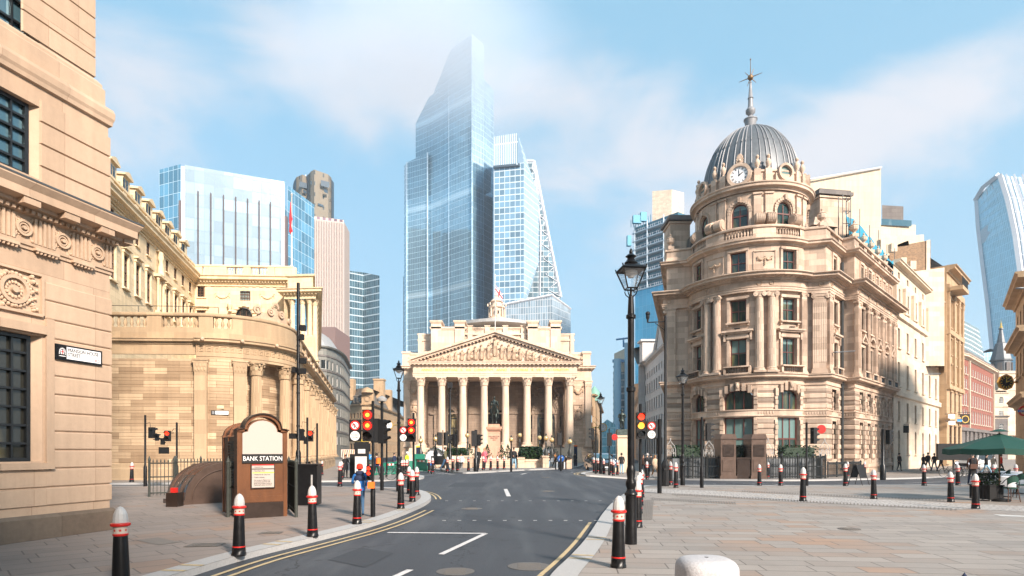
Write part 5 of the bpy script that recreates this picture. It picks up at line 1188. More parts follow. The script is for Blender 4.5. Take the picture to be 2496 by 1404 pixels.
 for h in aw:
  ad = MB(); uc = (h[0] + h[1])/2; a = P.ang(uc); w = h[1] - h[0]
  for o in (-1,1): p = P.at(uc + o*(w/2 + .12),.05); ad.box(p.x,p.y,17.25,.2,.12,1.9,a)
  p = P.at(uc,.05); ad.box(p.x,p.y,18.27,w + .45,.13,.2,a); ad.build('window_surround','corner_stone',root)
 for off in (-23,23):        # swag panels
  ad = MB(); uc = ub(ax + off); a = P.ang(uc)
  for dz in (-.75,.75): p = P.at(uc,.03); ad.box(p.x,p.y,17.3 + dz,1.7,.08,.07,a)
  for o in (-.85,.85): p = P.at(uc + o,.03); ad.box(p.x,p.y,17.3,.07,.08,1.5,a)
  ad.build('panel_frame','corner_stone',root)
  swag(wr,P,uc - .55,uc - .02,17.55,.22,.06,d=.06,n=7); swag(wr,P,uc + .02,uc + .55,17.55,.22,.06,d=.06,n=7)
  for k in range(4): p = P.at(uc,.07); wr.ball(p.x,p.y,17.4 - k*.16,.06,.06,.08,6)
 for k in range(4):
  ad = MB(); u = (lombs[k] + lombs[k + 1])/2
  for j in range(8): p = P.at(u,.06); ad.ball(p.x,p.y,16.5 + j*.22,.11,.1,.1,6)
  ad.build('carved_drop','corner_stone',root)
 wr.build('wreaths_and_swags','carved',root)
 c2 = MB(); cornice(c2,P,z4,19.0,.6); sweep(c2,P,[(.05,19.0),(.05,19.35),(-.4,19.35)])
 bl = MB(); sweep(c2,P,[(-.32,20.0),(.1,20.0),(.12,20.12),(.08,20.2),(-.32,20.2)])
 op = [(ub(p) - 1.15,ub(p) + 1.15) for p in phis] + [(U[iR] + 1.1,U[iR] + 3.4)] + [(u - .85,u + .85) for u in lombs]; last = 0
 for a,b in op + [(P.len,P.len)]:
  if a - last > .02: wall(c2,P,19.3,20.02,u0=last,u1=a); wall(c2,P,19.3,20.02,u0=last,u1=a,d=-.28)
  last = b
 for a,b in op: balusters(bl,P,19.35,20.0,a,b,.24,.085,-.13)
 c2.build('parapet','corner_stone',root); bl.build('balustrade','corner_stone',root)
 # urns on the parapet
 def urn(p,z,s=1.0,label=None):
  m = MB(); m.box(0,0,.15*s,.55*s,.55*s,.3*s); m.lathe(0,0,[(.2*s,.3*s),(.1*s,.42*s),(.14*s,.5*s),(.34*s,.68*s),(.38*s,.9*s),(.34*s,1.0*s),(.38*s,1.04*s),(.2*s,1.14*s),(.08*s,1.3*s),(.12*s,1.4*s),(.01,1.55*s)],18,flute=.06)
  return m.build('urn','corner_stone',root,False,loc=(p[0] - C.x,p[1] - C.y,z + .3))
 urn(P.at(U[iR] - .2,-.15),20.2); urn(P.at(U[iL] + .2,-.15),20.2); urn(P.at(U[iW2] + .3,-.15),20.2)
 for k in range(4): urn(P.at((lombs[k] + lombs[k + 1])/2,-.15),20.2,.8)
 # big scrolls against the drum
 for off in (-55,-29,-19,19,29,55):
  sc = MB(); ph = R(ax + off); rr = 4.95; cx_,cy_ = C.x + rr*sin(ph),C.y - rr*cos(ph); t = Vector((cos(ph),sin(ph),0))
  for k,(dz,r_) in enumerate(((0,.46),(0,.36))): sc.disc(Vector((cx_,cy_,20.75)) - t*(.34 + .06*k),t,r_,.68 + .12*k,16)
  for j in range(5): sc.disc(Vector((cx_,cy_,20.75)) - t*(.28 - j*.14),t,.5,.05,16)
  sc.build('scroll_console','corner_stone',root)
 # --- drum
 Dp = arc(C,4.6,R(ax - 180),R(ax + 180),72)[:-1]; DP = Path(Dp,True); ud = lambda o: (o + 180)/360*DP.len
 dw = [(ud(o) - .68,ud(o) + .68,20.4,22.35,.68) for o in range(-180 + 46,180,46)]
 dw = [(ud(o) - .68,ud(o) + .68,20.4,22.35,.68) for o in (-138,-92,-46,0,46,92,138)]
 dr = MB(); wall(dr,DP,19.0,23.2,dw,dep=.3)
 for o in (-138,-92,-46,0,46,92,138):
  for k in range(13): t = pi*k/12; p = DP.at(ud(o) + cos(t)*.86,.06); dr.box(p.x,p.y,21.67 + sin(t)*.86,.24,.14,.2,DP.ang(ud(o)))
  p = DP.at(ud(o),.12); dr.box(p.x,p.y,22.65,.24,.25,.42,DP.ang(ud(o)))
  for s_ in (-.86,.86): p = DP.at(ud(o) + s_,.05); dr.box(p.x,p.y,21.0,.2,.12,1.3,DP.ang(ud(o)))
  for s_ in (17.5,28.5): u = ud(o) + s_/360*DP.len; pilaster(dr,DP,u,.6,20.0,23.0,.16,flutes=0,cap=False); p = DP.at(u,.12); dr.box(p.x,p.y,22.95,.72,.3,.14,DP.ang(u))
 dr.build('drum','corner_stone',root)
 for h in dw: win(root,DP,*h,dep=.22,fm=RED,gm='glass',nx=2,ny=2,bar=.07,fr=.09)
 dc = MB(); cornice(dc,DP,23.2,23.8,.55,base=.1)
 sweep(dc,DP,[(-.1,23.8),(-.1,24.75),(.02,24.8),(.02,24.95),(-.5,25.0)])
 for o in (-138,-92,-46,0,46,92,138):
  for s_ in (17.5,28.5): u = ud(o) + s_/360*DP.len; p = DP.at(u,-.05); dc.box(p.x,p.y,24.4,.52,.34,1.25,DP.ang(u));
 dc.build('drum_cornice','corner_stone',root)
 for o in (-138,-92,-46,0,46,92):
  for s_ in (17.5,28.5):
   u = ud(o) + s_/360*DP.len; p = DP.at(u,-.05); m = MB(); m.lathe(0,0,[(.16,0),(.08,.14),(.2,.4),(.23,.6),(.14,.8),(.06,.9),(.13,.98),(.15,1.08),(.08,1.2),(.0,1.25)],12); m.build('urn','corner_stone',root,False,loc=(p.x - C.x,p.y - C.y,25.0 + .3))
 # clock and round windows
 for o in (-92,-46,0,46,92):
  u = ud(o); a = DP.ang(u); nr = Vector((sin(a),-cos(a),0)); p = DP.at(u,-.12); c = Vector((p.x,p.y,24.72)); big = o == 0
  r1 = .98 if big else .72; m = MB(); m.disc(c,nr,r1,.36,28,r_in=r1*.74); m.disc(c,nr,r1*1.0,.1,28)
  if not big: m.box(c.x,c.y,24.2,1.75,.3,.8,a)
  m.build('round_surround','corner_stone',root)
  if big:
   ck = thing('clock','round white clock with black roman hours set at the foot of the dome','clock',tuple(c + nr*.2),a)
   f = MB(); f.disc((0,0,0),(0,-1,0),.74,.03,32); f.build('clock_face','sign_white',ck,False)
   f = MB()
   for k in range(12):
    t = R(90 - 30*k); nb = (1,3,2,3,3,2,3,4,4,3,2,3)[k]
    for j in range(nb):
     oo = (j - (nb - 1)/2)*.045; cx_,cz_ = cos(t)*.56 - sin(t)*oo,sin(t)*.56 + cos(t)*oo; dx,dz = cos(t)*.085,sin(t)*.085; sx_,sz_ = -sin(t)*.012,cos(t)*.012
     f.poly([(cx_ - dx - sx_,-.036,cz_ - dz - sz_),(cx_ + dx - sx_,-.036,cz_ + dz - sz_),(cx_ + dx + sx_,-.036,cz_ + dz + sz_),(cx_ - dx + sx_,-.036,cz_ - dz + sz_)])
   f.disc((0,-.031,0),(0,-1,0),.67,.004,36,r_in=.655); f.build('numerals','black_matt',ck,False)
   for nm,th,ln,wd in (('minute_hand',95,.56,.022),('hour_hand',31,.40,.035)):
    f = MB(); t = R(th); dx,dz = cos(t),sin(t); f.poly([(-dx*.1 - dz*wd,-.05,-dz*.1 + dx*wd),(-dx*.1 + dz*wd,-.05,-dz*.1 - dx*wd),(dx*ln*.6 + dz*wd*1.2,-.05,dz*ln*.6 - dx*wd*1.2),(dx*ln,-.05,dz*ln),(dx*ln*.6 - dz*wd*1.2,-.05,dz*ln*.6 + dx*wd*1.2)]); f.build(nm,'black_matt',ck,False)
   s_ = MB(); s_.ball(c.x,c.y,26.0,.14,.14,.14)
   for k in range(9):
    t = pi*k/8; pc = c + Vector((cos(a)*cos(t)*.3,sin(a)*cos(t)*.3,0)); s_.tube([(c.x,c.y,25.75),(pc.x,pc.y,25.95 + sin(t)*.62)],.05,6,0,.075)
   s_.build('shell_crest','corner_stone',root)
  else: m = MB(); m.disc(c + nr*.05,nr,r1*.74,.06,20); m.build('round_window','glass',root)
 # dome with ribs
 dm = MB(); pr = []
 for k in range(25):
  t = k/24*pi/2; pr.append((max(.5,4.12*cos(t) ** .92),24.6 + 6.0*sin(t)))
 dm.lathe(C.x,C.y,pr,72); dm.build('dome','lead',root)
 rb = MB()
 for k in range(36):
  t = 2*pi*k/36; big = k % 3 == 0
  for o in ((-.045,.045) if big else (0,)): rb.tube([(C.x + (r + .03)*cos(t + o),C.y + (r + .03)*sin(t + o),z) for r,z in pr[:24]],.06 if big else .045,5)
 rb.build('dome_ribs','lead_rib',root)
 f = MB(); f.lathe(C.x,C.y,[(.62,30.45),(.62,30.56),(.42,30.78),(.5,31.08),(.56,31.41),(.62,31.45),(.58,31.56),(.3,31.67),(.16,31.86),(.42,32.12),(.44,32.34),(.3,32.52),(.26,32.60)],16,flute=.05)
 f.lathe(C.x,C.y,[(.24,32.56),(.2,33.37),(.26,33.41),(.2,33.48),(.09,34.78),(.12,34.82),(.09,34.89)],10); f.build('spire','lead_rib',root)
 f = MB(); f.tube([(C.x,C.y,34.85),(C.x,C.y,36.93)],.045,6,0,.02); f.ball(C.x,C.y,35.30,.26,.26,.24,10); f.ball(C.x,C.y,36.93,.07)
 for k in range(6):
  t = pi*k/3 + .15; v = Vector((cos(t)*e1.x,cos(t)*e1.y,sin(t))); w_ = Vector((cos(t)*.1,-.8*sin(t),.0)); f.tube([Vector((C.x,C.y,35.30)),Vector((C.x,C.y,35.30)) + (v if k % 3 == 0 else v*.75)*1.0],.05,5,0,.02)
 f.build('weather_vane','vane',root)
 # roof, chimneys and stone attic blocks behind the drum
 rf = MB(); pts2 = [tuple(P.at(u,-.3)) for u in (2,U[iL],U[iA0],U[10],U[18],U[26],U[iA1],U[iR],U[iW1],U[iW2],U[iW3])] + [(30,72)]; rf.prism(pts2,18.9,19.3); rf.build('roof','slate',root)
 ch = MB();
 def stack(px0,px1,D,yt,z_b=19,dd=1.6,rot=0):
  x0_,x1_ = Xw(px0,D),Xw(px1,D); zt = Zw(yt,D); xm = (x0_ + x1_)/2; w = x1_ - x0_
  ch.box(xm,D + dd/2,(z_b + zt - .5)/2,w,dd,zt - .5 - z_b,rot); ch.box(xm,D + dd/2,zt - .58,w + .25,dd + .25,.18,rot); return xm,zt,w
 cc = []
 for a in ((1990,2068,57.5,466,19,2.2,R(10)),(1634,1682,59.5,528,19,2.4,0)): cc.append((stack(*a),a))
 ch.build('chimney','corner_stone',root); cp = MB()
 for (xm,zt,w),a in cc: cp.box(xm,a[2] + a[5]/2,zt - .25,w + .6,a[5] + .6,.3,a[6]); cp.box(xm,a[2] + a[5]/2,zt + .0,w + .3,a[5] + .3,.22,a[6])
 cp.build('chimney_cap','dark_stone',root)
 mz = MB(); mz.box(Xw(2015,56),57,20.6,2.6,2.4,3.4,R(20),0,.6,.6); mz.box(Xw(1700,58.5),59,20.5,2.2,2.4,3.2,0,0,.6,.6); mz.build('mansard','slate',root)
 mz = MB(); mz.box(Xw(2000,56.4),57,22.6,2.7,2.2,.9,R(15),0,.6,.6); mz.build('attic_block','corner_stone',root)
 dp = MB(); q = P.at(U[iW1] - .25,.15); dp.tube([(q.x,q.y,0),(q.x,q.y,18)],.13,8,0); dp.build('drainpipe','iron',root)
 # blue roof netting and scaffold behind the long parapet
 tp = thing('roof_tarpaulin','bright blue sheeting along the scaffolded roof edge of the corner building','tarpaulin',(W2.x,W2.y,19)); t = MB()
 a_,b_ = W2 - LN*.55 + LD*.5,W2 - LN*.55 + LD*24; n_ = 30
 prev = None
 for k in range(n_ + 1):
  q = a_.lerp(b_,k/n_); zt = 22.7 - .5*(k/n_) + random.uniform(-.25,.25); o = random.uniform(-.15,.15); cur = ((q.x + o,q.y,19.3),(q.x + o*.5 - LN.x*.1,q.y - LN.y*.1,(19.3 + zt)/2 + .2),(q.x - LN.x*.35,q.y - LN.y*.35,zt))
  if prev: t.poly([prev[0],cur[0],cur[1],prev[1]]); t.poly([prev[1],cur[1],cur[2],prev[2]])
  prev = cur
 t.build('sheeting','tarp',tp)
 s_ = MB()
 for k in range(8):
  q = a_.lerp(b_,k/7); s_.tube([(q.x,q.y,19),(q.x,q.y,23.4 - .1*k + .5*(k % 2))],.035,5,0)
 q = W2 - LN*1.0 + LD*.3
 for o in (0,.7):
  for w_ in (0,.7): s_.tube([(q.x + o,q.y + w_,19.3),(q.x + o,q.y + w_,24.2)],.04,5)
 for z in (20.5,21.6,22.7,23.8): s_.tube([(q.x,q.y,z),(q.x + .7,q.y,z),(q.x + .7,q.y + .7,z)],.035,5)
 s_.build('scaffold_tubes','iron',tp)
corner()
# ---------------------------------------------------------------- the rest of the street walls and the towers beyond
PT = lambda px,D: (Xw(px,D),D)
def ptop(mb,pts,tops,m=0,z0=-1,back=None):
 """walls over sight-line plan points (px, D) whose tops are picture heights, closed by back points"""
 P_ = [PT(*p) for p in pts]; z = [Zw(t,p[1]) for t,p in zip(tops,pts)]
 if back:      # rear corners lie on the sight lines of the front ones, a tower's depth behind
  dd = max(8,pts[0][1]*.09); zz_ = [b[2] for b in back]; e = .6
  for (px,D),zb in ((pts[-1],zz_[0]),(pts[0],zz_[-1])): P_.append(PT(px + (-e if px > pts[0][0] else e),D + dd)); z.append(min(zb,(z[len(pts) - 1] if px == pts[-1][0] else z[0])*1.0))
 mb.prism(P_,z0,z,m); return mb
def tower(name,label,cat='tower',base=(0,0)): return thing(name,label,cat,(base[0],base[1],-.4))
# glass block left
t = tower('glass_office_block','wide pale glass office block with dark vertical fins above the left bank roofs','office building',PT(570,207))
zt = Zw(400,200); q = MB()
def wp(mb,a,b,z0,z1,m=0):
 A,B = PT(*a),PT(*b); l = hypot(B[0] - A[0],B[1] - A[1]); mb.poly([(*A,z0),(*B,z0),(*B,z1),(*A,z1)],m,[(0,z0),(l,z0),(l,z1),(0,z1)])
m = MB(); wp(m,(449,200.5),(693,213),0,zt); m.build('glass_front','block_glass',t)
m = MB(); wp(m,(388,204),(440,200),0,zt); wp(m,(440,200),(449,200.5),0,zt - 9); m.build('glass_flank','block_blue',t)
m = MB(); wp(m,(701,216),(766,233),0,zt); wp(m,(693,213),(701,216),0,zt - 8); m.build('glass_return','block_blue',t)
m = MB(); m.prism([PT(390,206),PT(445,203),PT(693,216),PT(764,236),PT(762,260),PT(392,250)],0,zt - 9); m.build('roof','slab_edge',t)
fm_ = MB()
for k,px in enumerate((485,516,547,576.5,605.5,633.5,661)):
 D = 200.5 + (px - 449)/244*12.5; x,y_ = PT(px,D); fm_.box(x,y_ - .6,(zt - 8)/2,.14,.8,zt - 8 + .001*k,0)
for px in (442,697): D = 200.5 + (px - 449)/244*12.5; x,y_ = PT(px,D); fm_.box(x,y_,(zt - 12)/2,.9,1.6,zt - 12,0)
fm_.build('fins','fin_dark',t)
m = MB()
for px in (446,690): D = 200.5 + (px - 449)/244*12.5; x,y_ = PT(px,D - .6); m.box(x,y_,zt/2,.9,.8,zt - 2,0)
m.build('corner_columns','steel_white',t)
# dark three-lobed tower: stands where the big tower's glass can mirror it
t = tower('dark_lobed_tower','dark bronze lobed high-rise with stepped top behind the pink tower',base=PT(765,410)); zt = Zw(432,405)
lob = [PT(716,412),PT(722,405),PT(737,401),PT(749,404)],[PT(750,404),PT(757,398),PT(766,395),PT(800,402),PT(808,407)]
m = MB(); m.prism(lob[0] + [PT(750,440),PT(718,440)],0,zt); m.prism(lob[1] + [PT(807,440),PT(752,440)],0,zt + .5); m.build('shaft','dark_tower',t)
m = MB(); m.prism([PT(714,416),PT(716.2,411),PT(722,404),PT(724,430)],0,zt - .6); m.prism([PT(808,406),PT(814,412),PT(814,440),PT(808,440)],0,zt - .8); m.prism([PT(748,403),PT(751,400),(-132.5,410)],0,zt); m.build('dark_corner_bays','tower_black',t)
m = MB()
for a,b,y0,y1 in ((730,748,440,453),(757,766,444,452),(782,803,442,456),(739,747,460,467),(790,799,463,471),(758,766,500,505),(775,788,498,503)):
 A,B = PT(a,396 if b > 755 else 399),PT(b,399 if b > 755 else 402); m.poly([(*A,Zw(y1,398)),(*B,Zw(y1,398)),(*B,Zw(y0,398)),(*A,Zw(y0,398))])
m.build('louvres','tower_black',t)
m = MB()
for px in (745,766,780,797): x,y_ = PT(px,410); m.tube([(x,y_,zt),(x,y_,zt + 4)],.3,5)
m.build('aerials','steel_white',t)
t = tower('pink_ribbed_tower','pale pink ribbed office tower between the glass block and the green glass tower',base=PT(800,262)); m = MB(); ptop(m,[(766,258),(838,262)],[527,536],0,0,[(-62,290,98),(-92,290,98)]); m.build('ribbed_front','pink_tower',t)
m = MB(); m.prism([PT(838,262),PT(852,275),PT(850,292),PT(838,292)],0,[Zw(540,262),Zw(566,275),Zw(566,292),Zw(560,292)]); m.prism([PT(761,266),PT(766,258.1),PT(767,266)],0,Zw(530,262)); m.build('blank_flank','flank_beige',t)
m = MB(); pp = [PT(766,257.6),PT(838,261.6)]
for k in range(19): a = Vector(pp[0]).lerp(Vector(pp[1]),k/18); m.box(a.x,a.y,50,.35,.7,97.5 + (k % 2)*.01)
m.build('ribs','rib_pink',t)
t = tower('brown_plant_block','plain brown block at the foot of the pink tower above the curved office','building',PT(805,190)); m = MB(); ptop(m,[(764,188),(817,188),(853,196)],[797,797,822],0,0,[(-50,215,34),(-62,215,36)]); m.build('wall','plant_brown',t)
t = tower('green_glass_tower','teal glass tower with pale floor bands just left of the exchange',base=PT(890,345)); m = MB(); ptop(m,[(852,345),(886,350),(925,343)],[660,664,672],0,0,[(-76,380,98),(-95,380,100)]); m.build('curtain_wall','green_tower',t)
# main tower
t = tower('tall_glass_tower','tallest blue glass skyscraper with stepped slanting crown behind the exchange',base=PT(1095,425))
bk = lambda z: [(-20,470,z),(-70,480,z - 2)]
m = MB(); ptop(m,[(985,458),(992,446),(1042,437)],[405,396,372],0,0,[(-58,470,205),(-76,470,203)])
ptop(m,[(1013,447),(1045,439),(1095,425)],[302,237,202],0,0,[(-40,470,255),(-68,470,238)])
ptop(m,[(1058.5,436),(1099.5,422.5),(1151,409)],[222,120,83],0,0,[(-24,440,278),(-38,455,276),(-52,455,258)]); m.build('curtain_wall','tower_glass',t)
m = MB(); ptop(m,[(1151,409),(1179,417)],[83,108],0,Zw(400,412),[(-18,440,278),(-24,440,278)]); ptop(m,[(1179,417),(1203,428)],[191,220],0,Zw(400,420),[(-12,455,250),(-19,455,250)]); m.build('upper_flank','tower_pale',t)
m = MB(); wp(m,(1151,408.9),(1179,416.9),0,Zw(400,412)); wp(m,(1179,416.9),(1203,427.9),0,Zw(400,420)); m.build('lower_flank','tower_glass_reflection',t)
m = MB()
for px,D,y1 in ((992,445.8,396),(1042,436.7,372),(1095,424.6,202),(1151,408.6,83)): x,y_ = PT(px,D); m.box(x,y_,Zw(y1,D)/2,.9,.9,Zw(y1,D))
m.build('corner_mullions','tower_pale',t)
t = tower('slim_far_tower','sliver of dark gridded tower at the left foot of the tallest skyscraper',base=PT(990,500)); m = MB(); ptop(m,[(983,500),(1000,500)],[674,674],0,0,[(-75,530,140),(-95,530,140)]); m.build('shaft','wedge_tower',t)
# gridded tower and its low wing
t = tower('gridded_tower','white gridded skyscraper leaning right beside the tallest tower',base=PT(1240,392)); m = MB(); ptop(m,[(1204,392),(1277,388)],[407,396],0,0,[(12,400,178),(-10,410,178)]); m.build('front_grid','grid_tower',t)
m = MB();
def quad(a,ya,b,yb,c,yc,d,yd,mb=m,uvw=28):
 P3 = [(*PT(*p),Zw(y,p[1])) for p,y in ((a,ya),(b,yb),(c,yc),(d,yd))]; u = [0,hypot(P3[1][0] - P3[0][0],P3[1][1] - P3[0][1]),hypot(P3[2][0] - P3[0][0],P3[2][1] - P3[0][1]),hypot(P3[3][0] - P3[0][0],P3[3][1] - P3[0][1])]
 mb.poly(P3,0,[(uu,p[2]) for uu,p in zip(u,P3)])
quad((1277,388),728,(1285,396),728,(1313,408),640,(1277.01,388),396); quad((1277.01,388),396,(1313,408),640,(1313.5,408),479,(1277.2,389),395)
quad((1262,388),326,(1278,389),395,(1313.5,408),479,(1280,402),380)
m.poly([(*PT(1285,396),0),(*PT(1277,388),0),(*PT(1277,388),Zw(728,388)),(*PT(1285,396),Zw(728,396))]); m.build('leaning_flank','grid_tower_side',t)
m = MB(); ptop(m,[(1204,391),(1262,387)],[333,324],0,Zw(403,388),[(12,398,200),(-10,402,200)]); m.build('crown','tower_cap',t)
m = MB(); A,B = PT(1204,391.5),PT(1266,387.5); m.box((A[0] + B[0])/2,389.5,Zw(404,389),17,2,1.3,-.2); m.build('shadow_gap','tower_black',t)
t = tower('low_gridded_wing','low pale gridded office wing under the leaning tower, right of the exchange lantern','office building',PT(1310,368)); m = MB(); ptop(m,[(1222,374),(1346,366),(1391,388)],[742,718,752],0,0,[(30,420,92),(-5,420,92)]); m.build('grid','low_grid',t)
m = MB(); A = [(*PT(1222,373.7),Zw(743,373)),(*PT(1346,365.7),Zw(719,366)),(*PT(1391,387.7),Zw(753,388))]; m.tube(A,.7,4); m.build('roof_edge','steel_white',t)
t = tower('wedge_tower','slanting wedge-shaped steel and glass tower behind the gridded one',base=PT(1325,475))
m = MB(); D = 475; F_ = [(Xw(1284,D),Zw(392,D)),(Xw(1301,D),Zw(392,D)),(Xw(1367,D),Zw(724,D)),(Xw(1372,D),-1),(Xw(1284,D),-1)]
A = [(x,D,z) for x,z in F_]; B = [(x + 2,D + 42,z) for x,z in F_]; m.poly(A,0,F_)
for i in range(5): m.poly([A[i],A[(i + 1) % 5],B[(i + 1) % 5],B[i]])
m.build('curtain_wall','wedge_tower',t)
m = MB(); m.tube([A[1],A[2]],1.1,4); m.tube([A[0],A[1]],.8,4)
for k in range(9):
 t0,t1 = k/9,(k + 1)/9; e = lambda s_,f: tuple(Vector(A[1]).lerp(Vector(A[2]),s_) + Vector((-f*(5 + 16*s_),-.3,0))); m.tube([e(t0,0),e((t0 + t1)/2,.45),e(t1,0)],.35,4)
m.tube([A[1],(Xw(1318,D),D - .5,Zw(560,D)),(Xw(1316,D),D - .5,Zw(720,D))],.5,4); m.build('mega_frame','steel_white',t)
# curved-top tower right
t = tower('curved_top_tower','flaring pale blue glass tower with curved top and white edge ribs at the right edge',base=PT(2440,355))
Lx = [(415,2433),(487,2378.5),(560,2383),(649,2394),(745,2406),(859,2417),(1000,2424),(1095,2428)]; Fx = [(415,2433),(427,2433),(489,2452.5),(571,2470),(667,2483),(738,2493),(900,2508),(1095,2518)]
def ip(T,y):
 for (a,b),(c,d) in zip(T,T[1:]):
  if y <= c: return b + (d - b)*(y - a)/(c - a) if y > a else b
 return T[-1][1]
rows = []; n_ = 36
ztop = Zw(427,345)
for k in range(n_ + 1):
 z = ztop*k/n_; yF = HY - (z - EYE)/345*F; yL = HY - (z - EYE)/372*F
 px_l = ip(Lx,max(487,yL)); px_f = ip(Fx,max(427,yF))
 rows.append(((*PT(px_l,372),min(z,Zw(487,372))),(*PT(px_f,345),z),(*PT(px_f + 150,352),z),(*PT(px_l + 160,390),z)))
m = MB(); m2 = MB()
for a,b in zip(rows,rows[1:]):
 m.poly([a[0],a[1],b[1],b[0]],0,[(0,a[0][2]),(30,a[1][2]),(30,b[1][2]),(0,b[0][2])])
 for i,j in ((1,2),(2,3),(3,0)): m2.poly([a[i],a[j],b[j],b[i]],0,[(0,a[i][2]),(36,a[j][2]),(36,b[j][2]),(0,b[i][2])])
m2.poly([rows[-1][0],rows[-1][1],rows[-1][2],rows[-1][3]]); m.build('curtain_wall','walkie',t); m2.build('ribbed_flank','walkie_side',t)
m = MB(); m.tube([Vector(r[0]) + Vector((-.5,-1,0)) for r in rows],1.3,4); m.tube([Vector(r[1]) + Vector((0,-1,0)) for r in rows],1.5,4)
m.tube([rows[-1][0],Vector(rows[-1][0]).lerp(Vector(rows[-1][1]),.5) + Vector((-1.5,0,1.0)),rows[-1][1]],1.5,4)
for j in range(1,7): m.tube([Vector(r[1]) + Vector((j*4.5,.8 - .8,.6 if r is rows[-1] else 0)) for r in rows],.5,4)
for j in range(1,4):
 f = j/4; m.tube([Vector(rows[-1][0]).lerp(Vector(rows[-1][1]),f*.9) + Vector((0,-1,-1)),Vector(rows[n_ - 5][0]).lerp(Vector(rows[n_ - 5][1]),f*.9) + Vector((0,-1,6))],.35,4)
m.build('edge_frames','steel_white',t)
m = MB(); a,b = rows[n_ - 7],rows[n_ - 5]; o = Vector((-.2,-.5,0)); m.poly([tuple(Vector(q_) + o) for q_ in (Vector(a[0]).lerp(Vector(a[1]),.05),Vector(a[0]).lerp(Vector(a[1]),.93) + Vector((0,0,5)),Vector(b[0]).lerp(Vector(b[1]),.93) + Vector((0,0,5)),Vector(b[0]).lerp(Vector(b[1]),.05) - Vector((0,0,1)))]); m.build('plant_band','slab_edge',t)
# tower under construction
t = tower('tower_under_construction','blue high-rise under construction, scaffolded floors over blue glass, left of the domed building',base=PT(1590,298)); dirv = Vector(PT(1640,288)) - Vector(PT(1548,306)); zgl = Zw(703,300)
m = MB(); wp(m,(1548,306),(1650,286),0,zgl); m.poly([(*PT(1548,306),0),(*PT(1548,306),zgl),(*PT(1560,330),zgl),(*PT(1560,330),0)]); m.build('curtain_wall','blue_glass',t)
sl_,vd,rl = MB(),MB(),MB(); A,B = Vector(PT(1542,307)),Vector(PT(1650,286)); nrm = Vector((dirv.y,-dirv.x)).normalized(); a_ = atan2(dirv.y,dirv.x); c = (A + B)/2; ln = (B - A).length
k = 0; z = zgl
while z < Zw(545,300):
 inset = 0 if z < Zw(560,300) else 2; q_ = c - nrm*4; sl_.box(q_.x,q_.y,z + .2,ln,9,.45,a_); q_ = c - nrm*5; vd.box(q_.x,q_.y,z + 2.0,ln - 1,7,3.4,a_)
 for j in range(22):
  q_ = A.lerp(B,(j + .5)/22) + nrm*.3;
  if (j*7 + k*3) % 5: rl.tube([(q_.x,q_.y,z + .4),(q_.x,q_.y,z + 1.7)],.09,4)
 q0,q1 = A + nrm*.3,B + nrm*.3; rl.tube([(q0.x,q0.y,z + 1.5),(q1.x,q1.y,z + 1.5)],.07,4); z += 4.1; k += 1
for f_ in (.06,.35,.72): q_ = A.lerp(B,f_) + nrm*.2; sl_.tube([(q_.x,q_.y,zgl),(q_.x,q_.y,z)],.35,5)
sl_.build('floor_slabs','slab_edge',t); vd.build('open_floors','deck_shadow',t); rl.build('edge_railings','steel_white',t)
m = MB()
for px,y0,y1,w_ in ((1533,575,600,2),(1552,526,545,4),(1568,518,540,3),(1604,552,566,3)): x,y_ = PT(px,302); m.box(x,y_,(Zw(y0,302) + Zw(y1,302))/2,w_,2,Zw(y0,302) - Zw(y1,302),.1)
for k in range(14): x,y_ = PT(1538 + 6*k,303); m.tube([(x,y_,z - 2),(x,y_,z + random.uniform(1,5))],.15,4)
m.build('site_screens','tarp',t)
m = MB(); ptop(m,[(1590,302),(1637,298),(1667,305)],[466,462,470],0,90,[(90,320,125),(70,320,125)]); m.build('concrete_core','white_stone',t)
# far left-over blocks round the exchange
t = tower('service_tower','office tower of steel service ducts and beige top seen left of the big lamp post',base=PT(1513,330)); m = MB(); ptop(m,[(1495,335),(1533,330)],[905,900],0,0,[(68,360,44),(56,360,44)]); m.build('shaft','lloyds',t)
m = MB(); ptop(m,[(1497,334),(1532,330)],[862,845],0,Zw(908,334),[(66,350,56),(56,350,52)]); m.build('plant_room','beige_block',t)
m = MB()
for px,r_ in ((1505,2.0),(1529,1.5)): x,y_ = PT(px,327); m.cyl(x,y_,0,Zw(875 if px < 1520 else 836,327),r_,12)
for k in range(14): x,y_ = PT(1499,330); m.ball(x,y_,4 + k*3.3,1.2,1.2,.9,8); x,y_ = PT(1532,328); m.ball(x,y_,4 + k*3.3,1.1,1.1,.9,8)
m.build('service_ducts','steel_blue',t)
m = MB(); x,y_ = PT(1520,330); z = Zw(846,330); m.tube([(x,y_,z),(x,y_,z + 5)],.5,5); m.tube([(x - 4,y_,z + 4),(x + 4,y_,z + 5)],.5,5); x,y_ = PT(1507,330); m.box(x,y_,Zw(880,330),6,2,1.5); m.build('roof_crane','crane_blue',t)
t = tower('low_glass_office','low teal glass offices closing the narrow street beside the far statue','office building',PT(1482,250)); m = MB(); ptop(m,[(1460,255),(1480,250),(1500,245)],[1040,1022,1035],0,0,[(45,280,12),(35,280,12)]); m.build('curtain_wall','green_glass',t)
